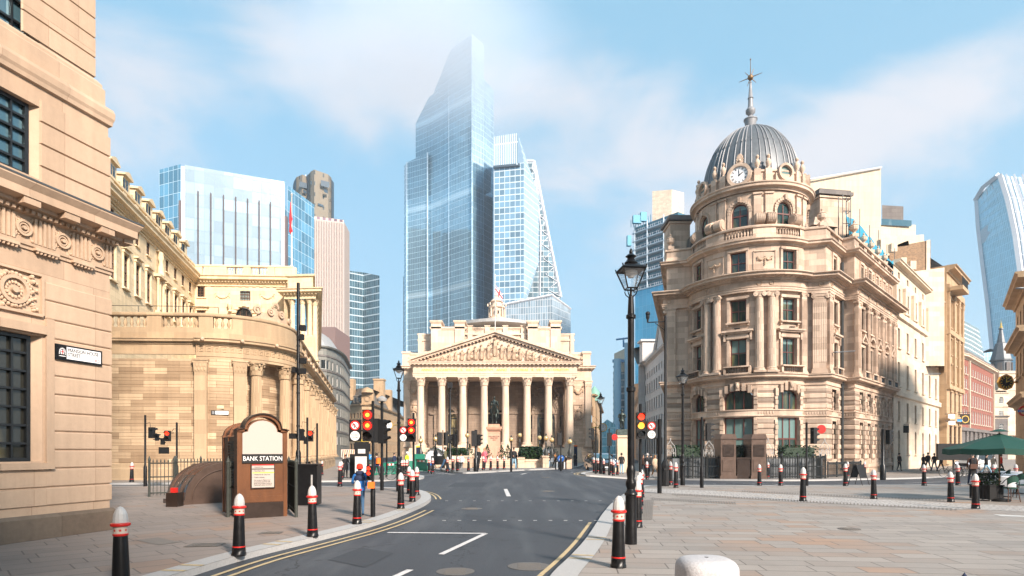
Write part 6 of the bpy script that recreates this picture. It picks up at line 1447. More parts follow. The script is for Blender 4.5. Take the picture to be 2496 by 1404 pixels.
# simple walled buildings with real window openings
def rows_building(name,label,pts,z_eave,wmat,rows,bays,cat='building',style=None,fm='frame_brown',gm='glass_dark',roof=None,dep=.25,back=None,base=None,arch_rows=(),ends=(.5,.5),nx=2,ny=3,corn=(.7,.5),uo=None,hood=False,seg=None):
 P = Path(pts); r = thing(name,label,cat,(pts[0][0],pts[0][1],-.4)); hol = []
 for (u0,u1,n) in bays:
  for k in range(n):
   u = u0 + (k + .5)*(u1 - u0)/n
   for i,(za,zb,wd) in enumerate(rows): hol.append((u - wd/2,u + wd/2,za,zb) + ((wd/2,) if i in arch_rows else ()))
 w = MB(); wall(w,P,-.8,z_eave,hol,dep=dep); w.build('wall',wmat,r)
 for h in hol: win(r,P,*h,dep=dep*.7,fm=fm,gm=gm,nx=nx,ny=ny)
 c = MB(); cornice(c,P,z_eave - corn[1],z_eave,corn[0])
 for i,(za,zb,wd) in enumerate(rows):
  for h in hol:
   if h[2] == za and zb - za > 1: p = P.at((h[0] + h[1])/2,.06); c.box(p.x,p.y,za - .09,wd + .3,.2,.14,P.ang((h[0] + h[1])/2)); hood and c.box(p.x,p.y,zb + .15,wd + .4,.25,.18,P.ang((h[0] + h[1])/2))
 c.build('stone_dressings',style or wmat,r)
 if roof:
  m = MB(); bp = [tuple(p) for p in P.p] + (back or []); nb = len(P.p); pr = [(-.4,z_eave),(-.4 - roof[0],z_eave + roof[1])]; sweep(m,P,pr); q = [(*P.at(u,-.4 - roof[0]),z_eave + roof[1]) for u in P.u]; m.poly(q + [(b[0],b[1],z_eave + roof[1]) for b in (back or [])]); m.build('roof',roof[2],r)
 return r,P
r,P = rows_building('curved_grey_office','grey stone office with rounded corner and pale window strips beyond the bank',[PT(740,134),PT(796,137)] + [PT(p,d) for p,d in ((808,139),(820,142),(830,146),(838,151))] + [PT(853,172)],Zw(850,140),'grey_panel',
 [(3.2 + k*3.35,5.2 + k*3.35,1.15) for k in range(6)],[(1.0,6.5,4),(6.6,9.0,1),(9.5,12.5,1),(13.5,34,9)],fm='frame_white',gm='glass_dark',roof=(2.4,3.6,'lead_light'),back=[(-52,190),(-70,170)],nx=1,ny=1,dep=.3)
m = MB()
for k in range(6): sweep(m,P,[(0,5.9 + k*3.35),(.15,5.95 + k*3.35),(.15,6.3 + k*3.35),(0,6.35 + k*3.35)])
m.build('string_bands','dark_stone',r)
for k in range(6): p = P.at(1.2 + k*1.25,-1.2);
r,P = rows_building('victorian_corner_building','cream Victorian corner building with slate mansard and pedimented gable behind the traffic lights',[PT(850,186),PT(882,180),PT(908,181),PT(968,228),PT(985,260)],Zw(985,181),'tan_stone',
 [(1.5,4.0,1.2),(5.2,7.2,.9),(8.4,10.2,.9),(11.4,13.0,.85)],[(.5,4.3,2),(4.8,8.2,2),(8.8,24,6),(24,60,12)],roof=(2.5,5.2,'slate'),back=[(-40,290),(-60,210)],corn=(.8,.7),nx=1,ny=1)
m = MB(); x,y_ = PT(896,180.0); zz_ = Zw(985,181); m.box(x,y_ + .6,zz_ + 1.6,3.4,1.6,3.4); m.lathe(x,y_ - .2,[(1.9,zz_ + 3.2),(1.6,zz_ + 4.2),(.02,zz_ + 4.9)],12); m.build('gable','tan_stone',r)
m = MB(); x,y_ = PT(896,179.7); m.disc((x,y_ - .1,zz_ + 1.6),(0,-1,0),.9,.08,16,r_in=.7); x,y_ = PT(925,200); m.box(x,y_,zz_ + 5.5,3.2,3,7.5); m.box(x,y_,zz_ + 9.3,3.6,3.4,.5); x,y_ = PT(944,215); m.box(x,y_,zz_ + 3,3,3,9); x,y_ = PT(856,186); m.box(x,y_ + 1,zz_ + 4.8,1.6,3,6.5); m.build('chimney','tan_stone',r)
for px,D in ((868,183.5),(876,182),(886,181)): x,y_ = PT(px,D); m = MB(); m.box(x,y_ + .6,zz_ + 1.5,1.5,1.6,1.9); m.box(x,y_ - .25,zz_ + 1.5,.9,.1,1.2,0,1); m.box(x,y_ + .5,zz_ + 2.6,1.8,1.9,.4,0,0,.3,1); m.build('dormer',['slate','glass_dark'],r)
r,P = rows_building('tan_side_street_building','narrow tan stone building with green copper top at the right flank of the exchange',[PT(1443,135),PT(1451,138),PT(1467,200)],Zw(962,137),'tan_stone',[(2,4.5,1.4),(6,8,1.1),(9.5,11.5,1.1)],[(.3,1.5,1),(2,26,7)],roof=(1.5,2.0,'lead_light'),back=[(22,200),(15,140)],nx=1,ny=1)
m = MB(); x,y_ = PT(1449,139); m.lathe(x,y_,[(1.3,13),(1.3,14.6),(1.1,15.2),(.02,16.4)],10); plain('copper_green',(.16,.34,.28),.6); m.build('copper_cap','copper_green',r)
r,P = rows_building('white_stone_terrace','bleached white stone office row with gabled front, left of the domed building',[PT(1556,101),PT(1572,101.5),PT(1624,82)],16.0,'pale_row',[(1.2,3.6,1.3),(5.2,6.9,.8),(8.0,9.7,.8),(10.8,12.4,.8),(13.2,14.2,.7)],[(1.2,20.5,9)],roof=(1.6,2.8,'lead_light'),back=[(30,84),(30,104)],nx=1,ny=2,corn=(.5,.5))
m = MB(); a,b = Vector(PT(1598,91)),Vector(PT(1622,82.4));
for k in range(1): m.poly([(*a,16),(*b,16),(*((a + b)/2),20.2)]); m.poly([(*a,16),(*((a + b)/2),20.2),(((a + b)/2).x + 4,((a + b)/2).y + 4,20.2),(a.x + 4,a.y + 4,16)]); m.tube([(a.x - .2,a.y - .2,16.1),(*((a + b)/2),20.5),(b.x,b.y,16.1)],.22,4)
m.box(*PT(1579,99),17.6,2.2,2.2,3.2); m.box(*PT(1579,99),19.3,2.8,2.8,.3); m.build('gable','pale_row',r)
m = MB(); x,y_ = PT(1606,130); m.lathe(x,y_,[(1.3,14),(1.3,22),(1.0,22.2),(.03,Zw(797,130))],8,sm=False); s_ = m.build('church_spire','white_stone',None,False,loc=(0,0,0)); tag(s_,'tiny white church spire peeking over the bleached terrace beside the blue tower','spire')
r,P = rows_building('far_grey_terrace','narrow grey stone building further down the street left of the bleached terrace',[PT(1549,150),PT(1553,140),PT(1572,103)],12.8,'pale_row',[(1.2,3.2,1.2),(4.8,6.4,.9),(7.6,9.2,.9),(10,11.4,.9)],[(1,40,12)],roof=(1.5,2.4,'slate'),back=[(30,105),(36,150)],nx=1,ny=1)
t = thing('brown_brick_building','plain brown brick block under the blue glass tower beside the lamp post','building',(*PT(1556,180),-.4)); m = MB(); ptop(m,[(1546,180),(1567,178)],[936,933],0,-1,[(40,200,20),(36,200,20)]); m.build('wall','brown_brick',t)
# Lombard side
W3 = Vector((38.8,62.8)); LD = Vector((.688,.725)); LN = Vector((.725,-.688)); LP = lambda t,o=0: tuple(W3 + LD*t + LN*o)
r,P = rows_building('white_stone_offices','plain cream stone offices with deep narrow windows right of the domed building',[LP(.05,.1),LP(25.3,.1)],21.2,'white_stone',
 [(1.3,3.9,.95),(4.9,6.9,1.0),(8.5,11.0,1.05),(12.5,14.55,1.05),(16.6,18.7,1.3),(19.75,20.4,.8)],[(.4,25,6)],arch_rows=(0,),roof=(1,.4,'lead_light'),back=[LP(26,-12),LP(0,-12)],fm='frame_red',nx=1,ny=3,dep=.42)
m = MB()
for a,b in ((7.35,8.0),(15.5,16.1)): sweep(m,P,[(0,a),(.25,a + .08),(.25,b),(0,b + .06)])
for k in range(7): p = P.at(.4 + k*24.6/6,.1); m.box(p.x,p.y,17.6,.9,.4,2.8,P.ang(3)); p2 = P.at(.4 + k*24.6/6,.05)
m.build('string_courses','white_stone',r)
m = MB(); A = Vector(LP(25.3,-.3));
r,P = rows_building('ornate_tan_building','ornate tan stone front with corner balcony, between cream offices and red brick',[LP(25.4,.9),LP(36.5,1.1)],26.0,'tan_stone',[(1.0,5.0,1.7),(7.0,9.5,1.1),(11,13.2,1.1),(14.6,16.6,1.1),(18.2,21.8,1.3)],[(1.2,10.6,3)],arch_rows=(4,),roof=(1.5,1.5,'lead_light'),back=[LP(36,-12),LP(25.4,-12)],corn=(1.1,.9),nx=1,ny=3,hood=True)
m = MB()
for u in (.6,4.2,7.6,10.6): q_ = P.at(u,.15); pilaster(m,P,u,.8,9.8,22.6,.3,flutes=0)
for a,b in ((5.6,6.4),(9.8,10.4),(17,17.7),(22.6,23.5)): sweep(m,P,[(0,a),(.35,a + .1),(.35,b),(0,b + .1)])
q_ = P.at(2.2,.9); m.box(q_.x,q_.y,22.9,4.4,1.7,.5,P.ang(1)); m.poly([LP(25.4,.9) + (-.8,),LP(25.4,-10) + (-.8,),LP(25.4,-10) + (26,),LP(25.4,.9) + (26,)]); m.build('stone_carving','tan_stone',r)
m = MB()
for k in range(12): q_ = P.at(.2 + k*.36,1.65); m.tube([(q_.x,q_.y,23.1),(q_.x,q_.y,24.3)],.04,4)
q_,q2 = P.at(0,1.65),P.at(4.4,1.65); m.tube([(q_.x,q_.y,24.3),(q2.x,q2.y,24.3)],.06,4); m.build('balcony_railing','iron',r)
RB = [PT(2324,98),PT(2350,100.5),PT(2423,121),PT(2425,135)]
r,P = rows_building('red_brick_building','red brick building with rows of white sash windows under a lattice roof',RB,Zw(864,100.5),'red_brick',[(6.4,8.6,.95),(9.2,11.2,.9),(12.0,13.6,.9),(14.4,15.7,.85)],[(1.0,7.2,4),(9,31,10)],style='white_stone',fm='frame_white',gm='glass_pale',arch_rows=(0,),nx=2,ny=3,dep=.15,corn=(.8,.7))
m = MB(); sweep(m,P,[(.0,4.9),(.4,5.0),(.4,5.5),(0,5.6)]); wall(m,P,-.8,4.9,d=.1); [pilaster(m,P,u,.7,0,4.9,.3,flutes=0) for u in (1,5,8.2,12,16,20,24,28,32)]; sweep(m,P,[(.1,Zw(864,100.5)),(.1,Zw(864,100.5) + .9),(-.3,Zw(864,100.5) + .9)]); m.build('stone_base','dark_stone',r)
m = MB(); [m.box(P.at(u,.1).x,P.at(u,.1).y,11,.5,.3,11.6,P.ang(u)) for u in (8.2,32.5)]; m.build('quoins','white_stone',r)
t = thing('lattice_roof_block','steep green-black lattice-clad roof storeys above the red brick building','building',(*PT(2350,104),17)); m = MB(); a = [(*PT(2322,100),17.5),(*PT(2352,103),17.5),(*PT(2404,117),17.5)]; b = [(*PT(2322,103),Zw(768,103)),(*PT(2352,106),Zw(783,106)),(*PT(2386,116),Zw(802,116))]
for i in range(2): l = hypot(a[i + 1][0] - a[i][0],a[i + 1][1] - a[i][1]); m.poly([a[i],a[i + 1],b[i + 1],b[i]],0,[(l*i*1.4,0),(l*i*1.4 + l,0),(l*i*1.4 + l,8.2),(l*i*1.4,8.2)])
m.poly([a[2],(a[2][0],130,17.5),(b[2][0],130,b[2][2]),b[2]],0,[(0,0),(9,0),(9,8),(0,8)]); m.poly(b + [(b[2][0],130,b[2][2]),(60,130,b[2][2])]); m.build('lattice','lattice',t)
# stepped blocks behind the domed building
t = thing('stepped_stone_block','tall blank beige stone block stepping down behind the domed building','building',(*PT(2060,84),0))
m = MB(); ptop(m,[(1974,78.3),(2147,78)],[438,410],0,0,[(52,92,36),(40,96,36)]); ptop(m,[(2147,78.2),(2232,79)],[548,548],0,0,[(55,92,27),(48,92,27)]); ptop(m,[(2147,77.6),(2252,78.4)],[578,572],0,0,[(55,90,26),(48,90,26)]); m.build('wall','beige_block',t)
m = MB(); ptop(m,[(2150,79.5),(2202,79.5)],[500,503],0,20,[(54,90,30),(49,90,30)]); m.build('roof_room','dark_stone',t)
m = MB(); A,B = PT(2149,78.0),PT(2222,78.6); m.poly([(*A,Zw(548,78)),(*B,Zw(548,78)),(*B,Zw(533,78)),(*A,Zw(533,78))]); m.build('glass_balustrade','glass_blue',t)
m = MB(); x,y_ = PT(2115,79.0); m.tube([(x,y_ - .25,20),(x,y_ - .25,Zw(416,79))],.14,6); m.tube([(Xw(1974,78),77.9,Zw(438,78)),(Xw(2147,78),77.8,Zw(410,78))],.12,4); m.build('roof_trim','steel_white',t)
t = thing('brick_gable_wall','bare brown brick party wall with ragged top above the cream offices','wall',(*PT(2220,75),0)); m = MB(); ptop(m,[(2168,75),(2214,75),(2216,75),(2260,75),(2268,75)],[604,586,598,592,585],0,12,[(52.5,78,27),(47,78,27)]); m.build('wall','brown_brick',t)
m = MB(); ptop(m,[(2258,74.9),(2267,74.9)],[586,584],0,20,[(52,76,28),(51,76,28)]); ptop(m,[(2225,74.6),(2302,74.6)],[662,652],0,12,[(54,77,23),(49,77,23)]); m.build('pale_render','white_stone',t)
for px,yy in ((2176,597),(2199,632),(2222,640)): x,y_ = PT(px,73.6); m = MB(); m.box(x,y_,Zw(yy + 8,73.6),.7,.7,1.0); m.build('chimney_pot','white_stone',t)
t = thing('pale_glass_offices','small pale blue glass block between the red brick building and the curved tower','office building',(*PT(2400,300),0)); m = MB(); ptop(m,[(2385,300),(2412,300),(2440,300)],[862,850,855],0,0,[(240,320,50),(225,320,50)]); m.build('curtain_wall','walkie',t)
# church at the end
t = thing('church_tower','grey lead church spire with gold finial above a white pedimented front','church',(*PT(2441,152),-.4)); x,y_ = PT(2440,154); k = .1027
zq = lambda py: Zw(py,154)
m = MB(); m.lathe(x,y_,[(23*k,zq(880)),(22*k,zq(876)),(12*k,zq(838)),(9*k,zq(836)),(3.4*k,zq(804)),(5.5*k,zq(803)),(5*k,zq(800))],8,sm=False,a0=pi/8,a1=2*pi + pi/8); m.lathe(x,y_,[(21*k,zq(908)),(21*k,zq(881)),(24*k,zq(880)),(24*k,zq(877))],8,sm=False,a0=pi/8,a1=2*pi + pi/8); m.build('spire','lead',t)
m = MB(); m.lathe(x,y_,[(3*k,zq(800)),(3.5*k,zq(797)),(1.5*k,zq(793)),(2.3*k,zq(790)),(.8*k,zq(787)),(.02,zq(779))],8); m.build('finial','gold',t)
m = MB(); m.bb(x - 3.0,x + 3.0,y_ - 3,y_ + 3,-1,zq(909)); m.bb(x - 3.3,x + 3.3,y_ - 3.3,y_ + 3.3,zq(914),zq(908)); m.bb(x - 3.2,x + 3.2,y_ - 3.2,y_ + 3.2,zq(955),zq(951)); m.build('stone_tower','white_stone',t)
m = MB()
for j in range(8): a = pi/8 + 2*pi*(j + .5)/8; m.box(x + cos(a)*20*k,y_ + sin(a)*20*k,zq(895),.5,.9,1.9,a)
m.build('belfry_openings','dark_stone',t)
x0,x1 = Xw(2423,148),Xw(2457,148); Pc = Path([(x0,148),(x1,148),(x1 + 7,158)]); m = MB(); hol = [(1.2,2.3,Zw(y1_,148),Zw(y0_,148)) + ((.5,) if r_ else ()) for y0_,y1_,r_ in ((967,983,1),(1002,1013,0),(1032,1051,1))]
wall(m,Pc,Zw(1012,148) - .8,Zw(952,148),hol[:2],dep=.2); m.poly([(x0,148,Zw(957,148)),(x1,148,Zw(957,148)),((x0 + x1)/2,148,Zw(944,148))]); cornice(m,Pc,Zw(960,148),Zw(956,148),.3); cornice(m,Pc,Zw(994,148),Zw(989,148),.3); m.build('front_wall','white_stone',t)
m = MB(); wall(m,Pc,-.8,Zw(1012,148) - .79,[hol[2]],dep=.2); cornice(m,Pc,Zw(1018,148),Zw(1013,148),.4); m.build('lower_wall','dark_stone',t)
for h in hol: win(t,Pc,*h,dep=.15,fm='frame_white',gm='glass_dark',nx=3,ny=3)
r,P = rows_building('right_edge_building','brown stone building with heavy cornices cut off by the right edge',[(49.1,60),(43.2,51.7),(41,48.6)],16.0,'tan_stone',[(8.4,10.6,1.1),(12.4,14.4,1.1)],[(.8,12.5,4)],corn=(1.0,.8),roof=(1,1,'slate'),back=[(60,50),(60,60)])
m = MB(); cornice(m,P,10.9,11.7,.9); cornice(m,P,5.6,6.4,.7); m.build('cornices','tan_stone',r)
# unseen blocks standing in for buildings round the camera, added for shade and reflections
tag(MB().bb(-30,10,-46,-14,-.1,19).build('unseen_shade_block','portland_plain'),kind='structure'); tag(MB().bb(30,62,-34,10,-.1,13).build('unseen_shade_block','portland_plain'),kind='structure')
# ---------------------------------------------------------------- street furniture
def at_ground(px,py): x,y = G(px,py); return x,y,g(x,y)
# bollards --------------------------------------------------------
def make_bollard():
 r = thing('bollard','x','bollard'); m = MB()
 m.lathe(0,0,[(.115,0),(.115,.045),(.107,.055),(.103,.13)],8,sm=False,a0=pi/8,a1=2*pi + pi/8)
 m.lathe(0,0,[(.101,.13),(.099,.15),(.097,.17),(.078,.66),(.076,.67)],20,flute=0); m.build('post','black_paint',r,False)
 m = MB(); m.lathe(0,0,[(.100,.142),(.103,.15),(.100,.162)],20); m.lathe(0,0,[(.078,.662),(.086,.672),(.086,.684),(.079,.692)],20); m.lathe(0,0,[(.083,.775),(.108,.785),(.112,.800),(.108,.815),(.086,.823)],24)
 for k in range(8):
  a = 2*pi*(k + .5)/8; c = Vector((cos(a)*.0822,sin(a)*.0822,.733)); t = Vector((-sin(a),cos(a),0)); pts = []
  for j in range(10): rr = .020 if j % 2 == 0 else .009; b = pi/2 + j*pi/5; pts.append(c + t*cos(b)*rr + Vector((0,0,sin(b)*rr)))
  m.poly(pts)
 m.build('red_rings','red_paint',r,False)
 m = MB(); m.lathe(0,0,[(.079,.69),(.0805,.70),(.0805,.765),(.083,.776)],24); m.build('band','cream_paint',r,False)
 m = MB(); m.lathe(0,0,[(.084,.822),(.083,.87),(.074,.93),(.055,.975),(.028,1.008),(.0,1.022)],24,flute=.035); m.build('cap','white_paint',r,False); return r
B0 = make_bollard(); bfirst = [True]
def bollard(px,top,base,label,group,D=None):
 if D: x,y_ = PT(px,D); z = g(x,y_)
 else: x,y_,z = at_ground(px,base)
 h = EYE + (HY - top)/F*y_ - z; s = max(.9,min(1.16,h/1.022))
 o = B0 if bfirst[0] else copy_tree(B0); bfirst[0] = False
 o.location = (x,y_,z - .005); o.scale = (s if s < 1.05 else 1.05,s if s < 1.05 else 1.05,s); o.rotation_euler = (random.uniform(-.012,.012),random.uniform(-.014,.014),random.random()); tag(o,label,'bollard',group)
GK = 'bollards along the left kerb'; GP = 'bollards along the right plaza kerb'; GE = 'bollards before the exchange'; GR = 'bollards on the right plaza'
bollard(295,1233,1437,'nearest bollard on the left pavement, cut off by the bottom of the photo',GK)
bollard(582,1202,1355,'bollard on the left kerb in front of the BANK STATION sign',GK)
bollard(762,1182,1308,'bollard on the left kerb before the black cabinet, right of the station sign',GK)
bollard(870,1170,1278,'bollard on the left kerb right in front of the child in a red hat',GK)
bollard(977,1151,1240,'bollard nearest the kerb tip below the left street lamp',GK)
bollard(1005,1144,1223,'middle bollard of the cluster at the left kerb tip, under the second red signal',GK)
bollard(998,1136,1203,'rear left bollard of the cluster under the second red signal',GK)
bollard(1015,1137,1207,'rear right bollard of the cluster under the second red signal',GK)
bollard(828.5,1121,1186,'lone bollard on the left pavement edge left of the red-hatted child',GK)
bollard(321,1126,1175,'lone bollard against the plain golden wall at far left',GK)
bollard(833,1118,1160,'small bollard beside the woman in black by the curved office',GK,40)
bollard(785,1113,1150,'far bollard at the end of the columned bank wall',GK,50)
for k,(px,D) in enumerate(((974,45),(980,43),(985.5,41),(991,40),(998,43),(1003.5,45))): bollard(px,1114,1157,'one of six bollards packed together before the green barriers','cluster of six bollards by the green barriers',D)
for px,t,b,l in ((1046,1114,1153,'left of two bollards bearing round blue cycle discs'),(1054.5,1115,1155,'right of two bollards bearing round blue cycle discs'),(1090.5,1113,1151.5,'bollard before the dark cargo trailer'),(1103.5,1112,1148.5,'bollard just right of the cargo trailer before the exchange'),
     (1116,1112,1149.5,'bollard beside the person sitting on the bench'),(1142,1112,1148.5,'bollard left of the central traffic light before the exchange'),(1178,1112,1146.5,'bollard standing before the woman in pink'),(1196,1112,1145.8,'bollard before the statue plinth, just right of the woman in pink'),
     (1213,1112,1144.8,'bollard directly under the statue plinth'),(1228.6,1112,1144.2,'last bollard of the row, right of the statue plinth')): bollard(px,t,b,l,GE)
for px,t,b,l,D in ((1448,1114,1152,'leftmost bollard on the traffic island by the far right lamp post',None),(1453,1115,1149,'second bollard of the traffic island, half behind the first',49),(1458,1116,1149,'bollard touching the lamp post on the traffic island',48),(1472,1116,1150,'bollard right of the lamp post on the traffic island',46),
                       (1489.6,1115,1155,'bollard below the round red sign on the traffic island',None),(1495,1117,1150,'bollard half hidden behind the one below the round red sign',45),(1505,1118,1148,'rightmost small bollard of the traffic island, by the man in jeans',47),(1577,1120,1162,'bollard in front of the dark-coated pedestrian near the bleached terrace',40)): bollard(px,t,b,l,'bollards on the traffic island',D)
bollard(1507,1207,1383,'large near bollard beside the big black lamp post',GP)
for px,b,l in ((1553.5,1286,'first bollard hidden behind the big lamp post base'),(1556.5,1252,'second bollard hidden behind the big lamp post base'),(1560,1232,'third bollard peeping from behind the big lamp post'),(1563.5,1212,'fourth bollard peeping from behind the big lamp post')): bollard(px,HY + (b - HY)*.38,b,l,GP)
for px,t,b,l in ((1634,1124,1183,'bollard right of the black litter bin, rear of a pair'),(1647.5,1126,1189,'bollard right of the black litter bin, front of a pair'),(1851,1131,1183.5,'bollard before the right pier of the bronze subway gate'),(1903,1131,1183.5,'bollard just left of the big plaza bollard before the domed building'),
     (1957,1138,1222,'prominent bollard in the middle of the right plaza'),(2061,1129.5,1184.5,'bollard left of the folded black signboard'),(2130,1144,1216,'bollard right of the folded black signboard'),(2252.5,1131.5,1184,'bollard at the road edge below the cream offices'),
     (2334.5,1131,1183,'bollard at the road edge left of the woman carrying a bag'),(2317.6,1149,1224,'taller near bollard left of the woman carrying a bag'),(2378,1154,1241,'near bollard left of the planter box'),(2422,1131,1183,'bollard behind the pole of the green umbrella'),(2476.5,1131,1183,'bollard at far right behind the cafe tables')): bollard(px,t,b,l,GR)
bollard(1872,1122,1167,'bollard on the far kerb right of the bronze gate',GR); bollard(2108,1123,1164,'bollard on the far kerb behind the folded signboard',GR); bollard(2066,1123,1164,'bollard on the far kerb behind another, left of the folded signboard',GR)
for px,D in ((1046,45.5),(1054.5,44.3)):
 x,y_ = PT(px,D); m = MB(); m.disc((0,0,0),(0,-1,0),.13,.01,14); tag(m.build('cycle_sign','sign_blue',None,loc=(x,y_ - .25,g(x,y_) + .62)),'small round blue cycle disc on the %s of the twin bollards' % ('left' if px < 1050 else 'right'),'sign')
# lanterns ---------------------------------------------------------
def lamp_post(px,D,label,top=5.26,base_r=.10,big=True,rot=.12):
 x,y_ = PT(px,D); z = g(x,y_); r = thing('street_lamp',label,'street lamp',(x,y_,z),rot,'gas lantern style street lamps'); s = top/5.26; r.scale = (s,s,s); b = base_r
 m = MB(); m.lathe(0,0,[(b*1.08,-.02),(b*1.08,.3),(b*1.0,.33),(b,.86),(b*1.2,.88),(b*1.2,.90),(b*.95,.93),(b*.72,.98),(b*.95,1.05),(b*.95,1.1),(b*.68,1.16),(b*.85,1.3),(b*.7,1.36),(b*.62,1.4)],16,flute=.04 if big else 0)
 m.lathe(0,0,[(b*.62,1.38),(b*.60,2.7),(b*.8,2.72),(b*.8,2.78),(b*.58,2.8),(b*.55,4.0),(b*.85,4.02),(b*.85,4.07),(b*.6,4.09),(b*.45,4.4),(b*.25,4.42),(b*.2,4.55)],16); m.build('post','black_paint',r,False)
 m = MB()
 for k in range(4):
  a = pi/4 + k*pi/2; c,s2 = cos(a),sin(a)
  m.tube([(c*.03,s2*.03,4.38),(c*.10,s2*.10,4.44),(c*.125,s2*.125,4.5),(c*.10,s2*.10,4.54)],.010,5)
  m.tube([(c*.125,s2*.125,4.54),(c*.285,s2*.285,4.87)],.014,4); m.tube([(c*.285,s2*.285,4.87),(c*.31,s2*.31,4.93)],.012,4)
  a2 = a + pi/2;
  for rr,zz in ((.125,4.54),(.285,4.87)): m.tube([(c*rr,s2*rr,zz),(cos(a2)*rr,sin(a2)*rr,zz)],.014,4)
 m.lathe(0,0,[(.32,4.875),(.31,4.89),(.17,4.95),(.10,4.985)],4,sm=False,a0=pi/4,a1=2*pi + pi/4); m.lathe(0,0,[(.10,4.96),(.12,5.0),(.09,5.03),(.06,5.08),(.075,5.10),(.10,5.115),(.06,5.15),(.03,5.17),(.035,5.2),(.02,5.24),(.0,5.27)],12); m.build('lantern_frame','black_paint',r,False)
 m = MB()
 for k in range(4):
  a,a2 = pi/4 + k*pi/2,pi/4 + (k + 1)*pi/2; m.poly([(cos(a)*.12,sin(a)*.12,4.545),(cos(a2)*.12,sin(a2)*.12,4.545),(cos(a2)*.28,sin(a2)*.28,4.865),(cos(a)*.28,sin(a)*.28,4.865)])
 m.build('lantern_glass','lantern_glass',r,False)
 m = MB(); m.lathe(0,0,[(.12,4.85),(.12,4.80),(.07,4.78),(.05,4.74),(.0,4.735)],10); m.build('lamp','lead_light',r,False)
lamp_post(1538,10.95,'big black lantern lamp post in the foreground beside the near bollard',base_r=.102)
lamp_post(972,25.5,'black lantern lamp post by the left kerb tip',5.42); lamp_post(1664,29.8,'black lantern lamp post before the railings of the domed building',5.7); lamp_post(1464,46,'far lantern lamp post on the traffic island right of the exchange',6.1)
# round globe lamps before the exchange
def globe_lamp(px,top,D,label):
 x,y_ = PT(px,D); z0 = max(-.3,Zw(1116,D)) ; zt = Zw(top,D); r = thing('globe_lamp',label,'street lamp',(x,y_,z0),0,'ornate globe lamps before the exchange'); h = zt - z0; m = MB()
 m.lathe(0,0,[(.34,0),(.34,.1),(.2,.2),(.24,.5),(.12,.8),(.09,1.0),(.07,h*.55),(.11,h*.57),(.06,h*.6),(.06,h - .78),(.14,h - .74)],8); m.lathe(0,0,[(.12,h - .28),(.05,h - .2),(.09,h - .12),(.02,h - .02),(0,h)],8); m.build('post','iron',r,False)
 m = MB(); m.ball(0,0,h - .5,.25,.25,.26,12); m.build('globe','globe',r,False)
for a in ((1025.5,1062,62,'globe lamp at the far left before the exchange columns'),(1061.5,1058,62,'globe lamp left of the hedge, before the second column'),(1139,1050,66,'globe lamp left of the central traffic light'),(1246,1060,66,'small globe lamp right of the statue'),(1267,1050,68,'globe lamp at the left end of the big hedge'),
          (1315,1056,68,'globe lamp at the right end of the big hedge'),(1331,1056,62,'left lamp of the close pair right of the big hedge'),(1345,1060,62,'right lamp of the close pair right of the big hedge'),(1389,1064,60,'globe lamp on the stone block at the right end'),(1091,1050,68,'globe lamp beside the tall camera pole before the exchange')): globe_lamp(*a)
# signals ------------------------------------------------------------
def pole(px,D,top,name,label,cat='pole',r=.045,base_h=1.0,base_r=.075,mat_='black_paint',base=None):
 x,y_ = PT(px,D); z = g(x,y_); t = thing(name,label,cat,(x,y_,z)); h = Zw(top,D) - z; m = MB(); m.lathe(0,0,[(base_r,-.02),(base_r,base_h),(r,base_h + .1),(r,h),(r*.7,h + .01)],12); m.build('pole',mat_,t,False); return t,h
def head(t,dx,z,rz,states,label=None,s=1.0,dy=-.12,name='signal_head',plate=False):
 """three-aspect head hung on a pole; facing rz (0 looks at the camera)"""
 n = len(states); H = .27*n*s; m = MB(); m.box(0,0,0,.27*s,.18*s,H)
 if plate: m.box(0,.05,0,.42*s,.02,H + .12)
 m.tube([(0,.1,H*.3),(-dx*.6,.16,H*.3)],.02,5) if abs(dx) > .05 else None
 o = m.build(name,'black_matt',t,False,loc=(dx,dy,z),rz=rz)
 for i,st in enumerate(states):
  zc = H/2 - (i + .5)*.27*s; lm = MB(); lm.disc((0,-.09*s,zc),(0,-1,0),.1*s,.015,16); lo = lm.build('lens',{'r': 'lamp_red','a': 'lamp_amber','o': 'lens_off','R': 'lamp_red_soft','A': 'lamp_amber'}[st],o,False,loc=(0,0,0))
  hd = MB(); seg = 10
  for k in range(seg):
   a,b = -.15*pi + 1.3*pi*k/seg,-.15*pi + 1.3*pi*(k + 1)/seg; hd.poly([(cos(a)*.115*s,-.09*s,zc + sin(a)*.115*s),(cos(b)*.115*s,-.09*s,zc + sin(b)*.115*s),(cos(b)*.115*s,(-.27 if .2 < b < 2.9 else -.12)*s,zc + sin(b)*.115*s),(cos(a)*.115*s,(-.27 if .2 < a < 2.9 else -.12)*s,zc + sin(a)*.115*s)])
  if st == 'r':
   lc = MB(); lc.disc((0,-.105*s,zc),(0,-1,0),.047*s,.012,14); lc.build('lamp','lamp_core',lo,False,loc=(0,0,0))
   rf = MB(); rf.disc((0,-.0902*s,zc),(0,-1,0),.125*s,.004,18,r_in=.1*s); rf.build('reflector','dark_red',lo,False,loc=(0,0,0))  # dark red ring paints the lit lamp's glow onto the housing
  hd.build('hood','black_matt',o,False,loc=(0,0,0))
 return o
